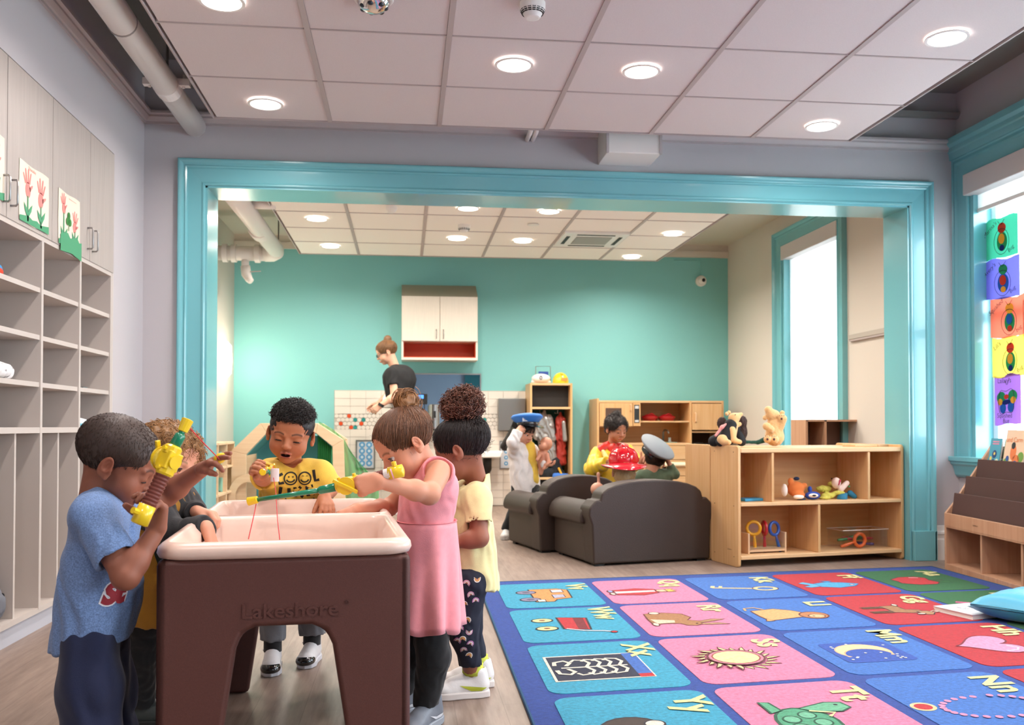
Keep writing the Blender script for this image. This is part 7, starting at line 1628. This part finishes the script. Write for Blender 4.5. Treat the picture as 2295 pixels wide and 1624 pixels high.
MB().tube([waist+Vector((.006+.0855*math.cos(a), .0855*1.32*math.sin(a), .003)) for a in [k*2*math.pi/40 for k in range(40)]], .0016, 6, closed=True).build('waist_seam', M('pink_seam', '#df8288', .8), t, smooth=True)
blob('leggings', cutp(legs(hL, kL, aL, (.054, .041, .042, .030), e=.006)+legs(hR, kR, aR, (.054, .041, .042, .030), e=.006), [((0, 0, .06), (0, 0, -1))]), M('black_leggings', '#0d0d10'), t, .005, folds(.003, 45, 33))
for a_, dd_ in ((aL, (-.45, -.75, 0)), (aR, (-.6, -.6, 0))): shoe(t, (a_.x+.01, a_.y+.01), dd_, .165, ('#6f747e', '#8d939c', '#111'), swoosh='#d8dae0')
hA = at(812, 1080, 2.395)
rodB = fishing_rod('long toy fishing rod held over the tub by the girl in pink', [at(893, 1056, 2.36), at(803, 1078, 2.39), at(757, 1090, 2.40), at(714, 1099, 2.41), at(568, 1121, 2.44)], crank_side=(0.0, -1, -.12), s=1.15)
MB().tube([at(574, 1129, 2.44), at(570, 1150, 2.42), at(557, 1207, 2.20)], .0012, 6).build('line', m_line, rodB, smooth=True)
m2_ = at(880, 1060, 2.365); MB().tube([at(877, 1060, 2.362), at(880, 1059, 2.362)], .0155, 16).build('pink_ring', M('ring_pink', '#e2a6bd', .4), rodB)
MB().tube([at(862, 1063, 2.366), at(875, 1060, 2.362)], .0138, 16).build('paper_label', M('label_white', '#d8d0ca', .6), rodB)
# ------------------------------------------------------------------ 5 girl with the curly puff
SK5 = '#98604a'
hd = Head(at(1036, 1008, 2.95), (-.84, .30, -.34), (-.25, .05, .96), 1.02)
nk = at(1070, 1088, 2.98); sL = at(1070, 1118, 2.87); sR = at(1030, 1110, 3.07); hL = at(1052, 1300, 2.90); hR = at(1050, 1300, 3.02)
eL = at(1074, 1205, 2.84); wL = at(1010, 1216, 2.86); eR = at(1000, 1190, 3.10); wR = at(960, 1170, 3.02)
kL = at(1040, 1420, 2.90); kR = at(1050, 1400, 3.04); aL = Vector((.215, 2.94, .065)); aR = Vector((.24, 3.05, .065))
hsL = hand(wL, (-.9, 0, -.1), (-.1, .9, -.2), 1, 1., (.4, .4, .4, .4)); hsR = hand(wR, (-.9, -.2, -.1), (0, 0, -1), -1, 1., (.3, .3, .3, .3))
hs = head_shell(hd, SK5, nk, 'closed', lid=.001, brow='#1d1210', nr=.031, lips='#7e4238')
t = figure('girl with a big curly puff, pale yellow shirt and rainbow leggings', (.22, 2.98, 0), hd, hs, [(arm(sL, eL, wL, (.031, .027, .019), hsL), SK5, .0028), (arm(sR, eR, wR, h=hsR), SK5, .004), (torso(sL, sR, hL, hR, nk, w=.9)+legs(hL, kL, aL)+legs(hR, kR, aR), SK5, .006)])
eyes(hd, t, (0, 1, -.2), .001)
V, Q = sdf(hair_shell(.0050, ((.070, .068), (-.085, -.060))), .0028, lambda X, Y, Z: .0008*np.sin(X*420)*np.sin(Y*260+Z*200)); N_ = vnorm(V, Q)
pc_ = np.array([.0, -.052, .128]); Vp, Qp = sdf([ell(pc_, (.046, .048, .040))], .004, lambda X, Y, Z: .006*np.sin(X*150+np.sin(Z*200))*np.sin(Y*140+np.sin(X*120))*np.sin(Z*130)); Np = vnorm(Vp, Qp)
hairobj(hd, [(V, Q), flow(V, N_, 3200, (0, -.045, .098), 8, S=12, rs=.0008, lift=.0014), curls(V[V[:, 2] < .0], N_[V[:, 2] < .0], 130, .022, .005, 1.2, 4, S=9, rs=.0006)], m_hair, t, base='#221816', per=12)
hairobj(hd, [(Vp, Qp), curls(Vp, Np, 1900, .026, .0075, 1.6, 12, S=12, rs=.0019)], m_hair, t, 'hair_puff', base='#6a4334', vary=.6)
MB().tube([hd.w((.030*math.cos(a), -.042+.030*math.sin(a), .098)) for a in [k*2*math.pi/24 for k in range(24)]], .006, 8, closed=True).build('hair_tie', m_blk, t, smooth=True)
m_py = cloth('pale_yellow_tee', '#e8dda2', bump=.15)
P = tee(sL, sR, hL, hR, nk, [(sL, sL.lerp(eL, .62), .043), (sR, sR.lerp(eR, .5), .038)], at(1060, 1308, 2.96), e=.010, w=.88, flare=.010, cutn=(-.1, 0, -1), sr=(.040, .042))
P += [cone(nk+Vector((.0, 0, -.01)), nk+Vector((.0, 0, .05)), .043, .040, .012, cuts=[(nk+Vector((0, 0, .018)), (-.55, 0, 1))]), cone(nk+Vector((-.008, 0, -.03)), hd.w((0, -.015, -.05)), .036, .037, .004, 's')]
sh = blob('shirt', P, m_py, t, .004, folds(.005, 30, 41))
lg = blob('rainbow_leggings', cutp(legs(hL, kL, aL, e=.006)+legs(hR, kR, aR, e=.006)+[cone(hL, hR, .055, .055, .03)], [((0, 0, .10), (0, 0, -1))]), M('navy_leggings', '#14172a', .8), t, .005, folds(.003, 45, 43))
r = random.Random(9)
for i, (u, v) in enumerate(((1050, 1318), (1075, 1308), (1030, 1335), (1060, 1345), (1045, 1368), (1072, 1360), (1030, 1390), (1053, 1405), (1036, 1425), (1057, 1432), (1042, 1450), (1060, 1462), (1045, 1478), (1058, 1492), (1030, 1455))):
    M4 = frame(at(u, v, 2.75), (1, 0, 0), (0, 0, 1)) @ Matrix.Rotation(r.choice([0, .3, 3.1, -.4]), 4, 'Z')
    for rad, c_ in ((.0095, ('#d8a0b8', '#e6d9d2', '#c77fb0')[i % 3]), (.0060, ('#e9e2dc', '#e0a24a', '#e9e2dc')[i % 3]), (.0028, '#c98a7a')):
        V, Fc = strip([(rad*math.cos(a), rad*math.sin(a)) for a in [k*math.pi/8 for k in range(9)]]+[(-rad, -rad*.5)], .0014); V = [(rad+.0017, -rad*.5), (rad-.0017, -rad*.5)]+V; Fc = [(0, 1, 3, 2)]+[tuple(q+2 for q in f) for f in Fc]
        decal('rainbow_print', V, Fc, M4, lg, M('print_'+c_[1:], c_, .8), t)
for a_ in (aL, aR):
    s_ = shoe(t, (a_.x+.0, a_.y), (-1, -.12, 0), .17, ('#e6e2e0', '#ddd6d2', '#111'), swoosh='#b9c23c')
    MB().tube([(a_.x-.002, a_.y, .07), (a_.x-.002, a_.y, .103)], [.0325, .0335], 16).build('sock', M('sock_yellow', '#c9cf4a', .8), t, smooth=True)
# ------------------------------------------------------------------ people and dolls of the far room
def simple_hair(hd, base, extra=(), t=.006, t_=None, n=1500, anchor=(0, -.06, -.05), kind='flow', seed=1, line=((.070, .058), (-.085, -.055))):
    V, Q = sdf(hair_shell(t, line, extra), .0035, lambda X, Y, Z: .0012*np.sin(X*300)*np.sin(Y*200+Z*150)); N_ = vnorm(V, Q)
    P = [(V, Q), flow(V, N_, n, anchor, seed, S=8, rs=.0012, lift=.002) if kind == 'flow' else curls(V, N_, n, .016, .006, 1.2, seed, S=8, rs=.0014)]
    hairobj(hd, P, m_hair, t_, base=base, per=8)
def person(label, base, hd, SK, nk, sL, sR, eL, eR, wL, wR, hL, hR, kL, kR, aL, aR, hsL, hsR, lid=.002, mouth='closed', brow='#2a1a14', h=.004, ar=(.028, .0235, .0165), w=.92, lr=(.050, .038, .036, .026), nr=.032, lips=None):
    hs = head_shell(hd, SK, nk, mouth, lid, brow, h=.003, nr=nr, lips=lips)
    return figure(label, base, hd, hs, [(arm(sR, eR, wR, ar, hsR), SK, h), (arm(sL, eL, wL, ar, hsL), SK, h), (torso(sL, sR, hL, hR, nk, w=w)+legs(hR, kR, aR, lr)+legs(hL, kL, aL, lr), SK, .007)])
def long_sleeve(sh, el, wr, r=(.040, .036, .030)):
    sh, el, wr = map(Vector, (sh, el, wr)); return [cone(sh, el, r[0], r[1], .02), cone(el, wr, r[1], r[2], .015, cuts=[(wr, wr-el)])]
# 6 teacher
Y0 = 9.15; SK = '#d9a78e'
def A6(u, v, dy=0): return at(u, v, Y0+dy)
hd = Head(A6(867, 791), (-.90, -.12, -.40), (-.35, 0, .93), 1.14)
nk = A6(884, 822); sL = A6(880, 836, -.14); sR = A6(886, 834, .14); eL = A6(884, 888, -.20); wL = A6(853, 908, -.22); eR = A6(868, 888, .12); wR = A6(846, 905, .05)
hL = A6(902, 935, -.08); hR = A6(902, 935, .08); kL = Vector((hL.x-.02, hL.y, .48)); kR = Vector((hR.x-.02, hR.y, .48)); aL = Vector((kL.x+.03, kL.y, .08)); aR = Vector((kR.x+.03, kR.y, .08))
t = person('woman with a bun, glasses and black t-shirt bending by the mirror', (hL.x, Y0, 0), hd, SK, nk, sL, sR, eL, eR, wL, wR, hL, hR, kL, kR, aL, aR, hand(wL, (-.8, 0, -.6), (.3, .9, 0), 1, 1.4, (.5, .5, .5, .5)), hand(wR, (-.8, 0, -.6), (.3, -.9, 0), -1, 1.4, (.4, .4, .4, .4)), ar=(.042, .036, .024), w=1.6, lr=(.085, .06, .055, .04), h=.006, nr=.045)
simple_hair(hd, '#7a5636', [ell((0, -.055, .108), (.038, .034, .032))], t_=t, anchor=(0, -.05, .10)); eyes(hd, t, (0, 1, -.2), .001, lash=False)
for x in (-1, 1): MB().tube([hd.w((x*.030+.022*math.cos(a), .088, .0+.018*math.sin(a))) for a in [k*2*math.pi/16 for k in range(16)]], .0022, 6, closed=True).tube([hd.w((x*.052, .088, .004)), hd.w((x*.076, .0, .006))], .002, 6).build('glasses_rim', m_slot, t)
P = torso(sL, sR, hL, hR, nk, .016, 1.6)+[cone(sL, sL.lerp(eL, .52), .062, .056, .02, cuts=[(sL.lerp(eL, .52), eL-sL)]), cone(sR, sR.lerp(eR, .55), .06, .054, .02, cuts=[(sR.lerp(eR, .55), eR-sR)]), ell(A6(905, 850), (.12, .16, .14), k=.06)]
blob('t_shirt', cutp(P, [(A6(895, 905), (0, 0, -1))]), M('black_tee', '#16171a', .85), t, .008, folds(.006, 20, 50))
blob('undershirt', [cone(A6(888, 900), A6(890, 914), .135, .135, .02, cuts=[(A6(890, 914), (0, 0, -1))])], M('white_cotton', '#e6e2de', .9), t, .009)
blob('trousers', cutp(legs(hL, kL, aL, (.085, .06, .055, .04), .02)+legs(hR, kR, aR, (.085, .06, .055, .04), .02)+[cone(hL, hR, .13, .13, .04)], [((0, 0, .09), (0, 0, -1)), (A6(890, 912), (0, 0, 1))]), M('black_trousers', '#141519', .85), t, .009, folds(.006, 20, 51))
MB().tube([wL+Vector((.01, 0, .014)), wL-Vector((.004, 0, .010))], .031, 16).build('wristwatch', m_slot, t)
for a_ in (aL, aR): shoe(t, (a_.x, a_.y), (-1, 0, 0), .24, ('#1b1b1d', '#d0d0d0', '#111'))
# 7 child in the white coat with the blue cap
Y0 = 7.05; SK = '#cf967c'
def A7(u, v, dy=0): return at(u, v, Y0+dy)
hd = Head(A7(1172, 968), (.62, -.62, -.35), (.1, 0, .99), 1.0)
nk = A7(1170, 998); sR = A7(1152, 1012, -.06); sL = A7(1192, 1010, .06); eR = A7(1146, 985, -.16); wR = A7(1160, 966, -.15); eL = A7(1208, 1035, .0); wL = A7(1222, 1042, -.10)
eR = A7(1150, 990, -.17)
hR = A7(1165, 1088, -.03); hL = A7(1182, 1088, .05); kR = A7(1155, 1140, -.02); aR = Vector((.765, 7.04, .065)); kL = A7(1212, 1110, -.12); aL = A7(1232, 1165, -.05)
t = person('child in a white coat and blue cap with long dark hair beside the brown armchair', (hR.x, Y0, 0), hd, SK, nk, sL, sR, eL, eR, wL, wR, hL, hR, kL, kR, aL, aR, hand(wL, (.8, -.3, 0), (0, 0, 1), -1, 1., (.5, .5, .5, .5)), hand(wR, (.5, .3, .35), (.2, .9, -.1), 1, 1.1, (.7, .7, .7, .7)), lr=(.046, .036, .034, .026))
simple_hair(hd, '#1d1614', [cone((0, -.06, .0), (.02, -.100, -.16), .05, .035, .02), cone((-.05, -.03, -.02), (-.055, -.03, -.12), .026, .02, .02), cone((.055, -.03, -.02), (.05, -.04, -.15), .03, .022, .02)], t_=t, anchor=(0, -.08, -.2))
eyes(hd, t, (0, 1, -.2), .001, lash=False)
m_coat = cloth('white_coat', '#dcd7d6', bump=.1)
P = tee(sL, sR, hL, hR, nk, [], A7(1180, 1108), e=.020, w=.98, flare=.012)+long_sleeve(sR, eR, wR, (.046, .044, .040))+long_sleeve(sL, eL, wL)
P += [cone(A7(1196, 1000, -.12), A7(1200, 1090, -.13), .035, .04, .01, 's')]
blob('coat', P, m_coat, t, .005, folds(.006, 26, 60)); blob('yellow_shirt', torso(sL, sR, hL, hR, nk, .008, .92)+[cone(A7(1188, 1000, -.02), A7(1194, 1075, -.03), .04, .05, .02)], m_yel, t, .006, folds(.003, 30, 61))
blob('trousers', cutp(legs(hR, kR, aR, (.046, .036, .034, .026), .014)+legs(hL, kL, aL, (.046, .036, .034, .026), .014)+[cone(hL, hR, .06, .06, .03)], [((0, 0, .07), (0, 0, -1))]), M('black_leggings'), t, .006, folds(.003, 30, 62))
shoe(t, (aR.x, aR.y), (-.25, -1, 0), .17, ('#c9c6c4', '#b4b2b0', '#111')); 
cp_ = hd.w((0, -.005, .082)); R = Matrix.Rotation(.0, 4, 'Z'); cap = thing('peaked_hat', 'blue peaked play cap with white badge on the child in the white coat', 'play hat', cp_)
M4 = frame(cp_, hd.r, (hd.f.x, hd.f.y, .0)) @ Matrix.Rotation(.10, 4, 'X') @ Matrix.Translation((0, .01, -.025))
MB().lathe([(.086, .012), (.092, .02), (.122, .052), (.124, .062), (.112, .076), (.06, .086), (0.001, .088)], 32, M4).build('crown', M('cap_blue', '#2a6fc0', .6), cap, smooth=True)
MB().lathe([(.084, -.012), (.088, -.010), (.089, .022), (.085, .024)], 32, M4).build('band', M('cap_black', '#14151b', .2, coat=.5), cap, smooth=True)
V = []; 
for j in range(5):
    for k in range(13): a = math.radians(20+140*k/12); r_ = .084+.014*j; V.append(M4 @ Vector((r_*math.cos(a), r_*math.sin(a), -.008-.006*j*math.sin(a))))
mb = MB(); mb.add(V+[v-hd.u*.003 for v in V], [(j*13+k, j*13+k+1, (j+1)*13+k+1, (j+1)*13+k) for j in range(4) for k in range(12)]+[(65+(j+1)*13+k, 65+(j+1)*13+k+1, 65+j*13+k+1, 65+j*13+k) for j in range(4) for k in range(12)]); mb.build('peak', M('cap_black'), cap, smooth=True)
bd = MB().box((-.028, -.002, -.018), (.028, .002, .018), frame(A7(1179, 938, -.115), (1, .25, 0), (-.25, 1, 0))).build('badge', M('badge_white', '#d9dbe0', .4), cap)
mb = MB(); [mb.box((-.020, -.0032, z_), (.020, -.0022, z_+.004), frame(A7(1179, 938, -.115), (1, .25, 0), (-.25, 1, 0))) for z_ in (-.011, -.002, .007)]; mb.build('badge_print', M('print_grey'), cap)['kind'] = 'stuff'
# doll held by the child
t = thing('baby_doll', 'bald baby doll held upright in front of the silver costume coat', 'doll', A7(1218, 1045, -.05))
blob('body', [ell(A7(1224, 994, -.05), (.048, .05, .052)), ell(A7(1216, 1000, -.09), (.03, .03, .03)), cone(A7(1216, 1016, -.05), A7(1216, 1040, -.05), .038, .04, .02), cone(A7(1226, 1018, -.08), A7(1230, 1035, -.10), .017, .014), cone(A7(1230, 1035, -.10), A7(1218, 1050, -.12), .014, .012), cone(A7(1210, 1018, -.09), A7(1204, 1030, -.12), .016, .012), cone(A7(1214, 1044, -.06), A7(1212, 1060, -.07), .022, .016)], M('doll_skin', '#c98a70', .45), t, .005)
MB().ball(A7(1210, 994, -.122), .005, 8).build('eye', m_eye, t)
# 8 child in yellow fire coat
Y0 = 6.85; SK = '#b97e62'
def A8(u, v, dy=0): return at(u, v, Y0+dy)
hd = Head(A8(1380, 962), (.40, -.86, -.32), (.15, -.28, .93), 1.0)
nk = A8(1372, 1000, .03); sR = A8(1340, 1018, .02); sL = A8(1405, 1012, .02); eR = A8(1330, 1050, -.06); wR = A8(1362, 1035, -.22); eL = A8(1428, 1040, -.10); wL = A8(1436, 1036, -.24)
hR = A8(1355, 1110); hL = A8(1390, 1110); kR = Vector((hR.x, hR.y, .22)); kL = Vector((hL.x, hL.y, .22)); aR = Vector((hR.x, hR.y, .06)); aL = Vector((hL.x, hL.y, .06))
t = person('child in a yellow and red fire coat standing behind the sofa', (hR.x, Y0, 0), hd, SK, nk, sL, sR, eL, eR, wL, wR, hL, hR, kL, kR, aL, aR, hand(wL, (.75, -.1, .55), (.1, .9, .2), -1, 1.05, (.1, .1, .1, .1), .22, .9, .0), hand(wR, (.6, -.3, .2), (0, -.8, -.6), 1, 1., (.5, .5, .5, .5)), lid=-.004)
eyes(hd, t, (0, 1, -.6), -.004)
simple_hair(hd, '#241815', [ell((-.02, -.085, -.01), (.045, .04, .05)), ell((0.0, -.03, .112), (.026, .03, .02))], t=.006, t_=t, kind='curl', n=1300)
m_fire = M('fire_coat_yellow', '#e2bd22', .45, bump=.15, bscale=40, sheen=.2)
P = tee(sL, sR, hL, hR, nk, [], A8(1370, 1120), e=.018, w=1.0, flare=.012)+long_sleeve(sR, eR, wR, (.058, .066, .040))+long_sleeve(sL, eL, wL, (.054, .054, .036))
P += [cone(nk+Vector((0, -.05, 0)), hd.w((0, .02, -.05)), .045, .05, .01, 's')]
blob('coat', P, m_fire, t, .005, folds(.010, 24, 70))
m_red = M('fire_coat_red', '#cf2a1e', .4, bump=.15, bscale=40)
blob('red_shoulders', [cone(sR+Vector((.01, -.01, .022)), nk+Vector((-.02, .01, .01)), .046, .036, .02), cone(sL+Vector((-.01, -.01, .022)), nk+Vector((.02, .01, .01)), .040, .032, .02), cone(nk+Vector((0, -.05, -.06)), nk+Vector((0, -.04, -.01)), .035, .035, .02)], m_red, t, .005, folds(.004, 34, 71))
blob('cream_collar', [cone(A8(1402, 1008, -.10), A8(1376, 1022, -.14), .018, .03, .02), cone(A8(1352, 1012, -.08), A8(1362, 1032, -.12), .014, .022, .02)], M('collar_cream', '#dbc98a', .7), t, .005, folds(.004, 34, 72))
blob('red_trousers', cutp(legs(hR, kR, aR, e=.016)+legs(hL, kL, aL, e=.016), [((0, 0, .07), (0, 0, -1))]), M('trousers_red', '#7d1f22', .8), t, .008)
for a_ in (aL, aR): shoe(t, (a_.x, a_.y), (0, -1, 0), .16, ('#d4d2d4', '#c8c8ce', '#111'))
# 9 seated child with the red helmet
Y0 = 5.98; SK = '#d8a890'
def A9(u, v, dy=0): return at(u, v, Y0+dy)
hd = Head(A9(1398, 1058), (.10, .98, -.12), (0, .1, 1), .98)
nk = A9(1392, 1098); sL = A9(1364, 1106); sR = A9(1424, 1106); eL = A9(1352, 1150, .05); eR = A9(1436, 1150, .05); wL = A9(1362, 1165, .16); wR = A9(1424, 1165, .16)
hL = Vector((nk.x-.05, Y0+.03, .27)); hR = Vector((nk.x+.05, Y0+.03, .27)); kL = hL+Vector((0, .2, .0)); kR = hR+Vector((0, .2, .0)); aL = kL+Vector((0, .03, -.19)); aR = kR+Vector((0, .03, -.19))
t = person('blond child in a red fire helmet sitting on the brown sofa, seen from behind', (nk.x, Y0, .25), hd, SK, nk, sL, sR, eL, eR, wL, wR, hL, hR, kL, kR, aL, aR, hand(wL, (.3, .9, 0), (0, 0, -1), 1, 1.), hand(wR, (-.3, .9, 0), (0, 0, -1), -1, 1.))
simple_hair(hd, '#c4a070', [ell((0, -.03, -.03), (.070, .066, .05)), cone((0, -.06, -.03), (0, -.065, -.085), .05, .045, .02)], t=.008, t_=t, anchor=(0, -.08, -.3), n=1400)
blob('pink_top', tee(sL, sR, hL, hR, nk, [], (nk.x, Y0, .27), e=.010, w=.9)+long_sleeve(sL, eL, wL, (.036, .032, .026))+long_sleeve(sR, eR, wR, (.036, .032, .026)), cloth('pale_pink_top', '#dcc5c8'), t, .006, folds(.004, 30, 80))
blob('leggings', legs(hL, kL, aL, e=.008)+legs(hR, kR, aR, e=.008), M('grey_leggings', '#555a66', .8), t, .007)
hm = thing('fire_helmet', 'shiny red toy fire helmet on the child sitting on the sofa', 'play hat', hd.w((0, 0, .08))); hc = hd.w((0, -.005, .055))
M4 = T(hc, 0.0, -.10)
mH = M('helmet_red', '#c4101f', .1, coat=.8)
MB().lathe([(.096, .0), (.100, .012), (.101, .035), (.092, .065), (.070, .092), (.035, .108), (.001, .112)], 40, M4).build('dome', mH, hm, smooth=True)
V = []; n = 40
for j, (a_, dz) in enumerate(((.095, .004), (.118, -.004), (.138, -.014), (.150, -.020))):
    for k in range(n): th = 2*math.pi*k/n; ex = 1+.22*max(0, -math.sin(th)); V.append(M4 @ Vector((a_*math.cos(th), a_*math.sin(th)*(ex if j else 1), dz+.018*abs(math.cos(th))**2*j/3-.028*max(0, -math.sin(th))*j/3)))
f = [(j*n+k, j*n+(k+1) % n, (j+1)*n+(k+1) % n, (j+1)*n+k) for j in range(3) for k in range(n)]
mb = MB(); mb.add(V+[v+Vector((0, 0, -.004)) for v in V], f+[tuple(q+4*n for q in reversed(g_)) for g_ in f]+[(3*n+k, 3*n+(k+1) % n, 7*n+(k+1) % n, 7*n+k) for k in range(n)]); mb.build('brim', M('helmet_brim', '#d21e30', .15, coat=.6), hm, smooth=True)
for k in range(8):
    a = k*math.pi/4+.2; MB().tube([M4 @ Vector((r_*math.cos(a), r_*math.sin(a), z_)) for r_, z_ in ((.101, .012), (.102, .035), (.094, .065), (.072, .093), (.036, .110), (.006, .115))], .0034, 8).build('rib', mH, hm, smooth=True)
blob('crest', [ell(M4 @ Vector((0, .03, .115)), (.016, .04, .024))], mH, hm, .004)
# 10 child with the grey cap
Y0 = 6.45; SK = '#cf9a80'
def A10(u, v, dy=0): return at(u, v, Y0+dy)
hd = Head(A10(1466, 1034), (.12, .96, -.1), (.25, .1, .95), .98)
nk = A10(1462, 1060); sL = A10(1436, 1068); sR = A10(1494, 1066); eL = A10(1428, 1100); eR = A10(1512, 1062, .0); wL = A10(1440, 1130, .1); wR = A10(1498, 1035, .0)
hL = Vector((nk.x-.05, Y0+.02, .24)); hR = Vector((nk.x+.05, Y0+.02, .24)); kL = hL+Vector((0, .2, .01)); kR = hR+Vector((0, .2, .01)); aL = kL+Vector((0, .03, -.18)); aR = kR+Vector((0, .03, -.18))
t = person('child in a green shirt holding a grey cap on the head, seen from behind', (nk.x, Y0, .2), hd, SK, nk, sL, sR, eL, eR, wL, wR, hL, hR, kL, kR, aL, aR, hand(wL, (.3, .9, 0), (0, 0, -1), 1, 1.), hand(wR, (-.35, .1, .9), (-.9, 0, -.3), -1, 1.1, (.4, .4, .4, .4), .15))
simple_hair(hd, '#3b2b22', t=.004, t_=t, anchor=(0, -.08, -.3), n=700)
blob('green_shirt', tee(sL, sR, hL, hR, nk, [], (nk.x, Y0, .25), e=.012, w=.95)+long_sleeve(sL, eL, wL, (.038, .034, .028))+long_sleeve(sR, eR, wR.lerp(eR, .25), (.038, .034, .028)), cloth('olive_shirt', '#50614a'), t, .006, folds(.004, 30, 90))
blob('trousers', legs(hL, kL, aL, e=.010)+legs(hR, kR, aR, e=.010), M('navy_leggings'), t, .007)
gc = thing('grey_cap', 'tilted grey flat-topped play cap held by the child in green', 'play hat', A10(1462, 1010))
zz_ = Vector((.42, -.50, .76)).normalized(); xx_ = Vector((.80, .1, -.50)); xx_ = (xx_-zz_*xx_.dot(zz_)).normalized(); M4 = frame(A10(1462, 1018), xx_, zz_.cross(xx_), zz_) @ Matrix.Scale(.98, 4) @ Matrix.Translation((0, 0, .035))
MB().lathe([(.086, -.035), (.090, -.03), (.090, .0), (.105, .012), (.136, .034), (.138, .042), (.132, .048), (.001, .056)], 40, M4).build('crown', M('cap_grey', '#7f868c', .6), gc, smooth=True); MB().lathe([(.0905, -.036), (.0915, -.034), (.0915, .0), (.090, .002)], 32, M4).build('band', M('cap_black'), gc, smooth=True)
q = A10(1440, 1085, -.0)
st = thing('play_stool', 'low maple bench under the child in green behind the sofa', 'bench', (nk.x, Y0+.05, 0)); MB().box((nk.x-.15, Y0-.08, .16), (nk.x+.15, Y0+.16, .18)).build('seat', m_mapx, st, bevel=.004)
for x in (-.13, .10):
    for y in (-.07, .12): MB().box((nk.x+x, Y0+y, 0), (nk.x+x+.03, Y0+y+.03, .16)).build('leg', m_map, st)
# doll on the sofa
Y1 = 6.05
def D2(u, v, dy=0): return at(u, v, Y1+dy)
t = thing('baby_doll', 'bald baby doll with a raised arm on the left arm of the brown sofa', 'doll', D2(1340, 1110))
blob('body', [ell(D2(1339, 1096), (.046, .048, .045)), cone(D2(1342, 1080, .02), D2(1341, 1066, .02), .010, .009), ell(D2(1341, 1062, .02), (.012, .01, .014)), cone(D2(1345, 1115, .03), D2(1350, 1135, .04), .036, .045, .02)], M('doll_skin_light', '#d39a80', .45), t, .005)
# ------------------------------------------------------------------ shared groups
for o in bpy.data.objects:
    if o.parent is None and 'label' in o:
        n = o.name.split('.')[0]
        g_ = {'bug_drawing': 'bug drawings taped to the near window', 'handprint_paper': 'handprint papers on the cubby doors', 'red_pan': 'red pans on the play kitchen shelf', 'storage_bin': 'small bins on the low shelf', 'dress_up_coat': 'costumes hanging in the locker', 'toy_fishing_rod': 'toy fishing rods over the table', 'magnifying_glass': 'toy magnifying glasses in the toy shelf', 'teddy_bear': 'teddy bears on the toy shelf'}.get(n)
        if g_ and 'group' not in o: o['group'] = g_
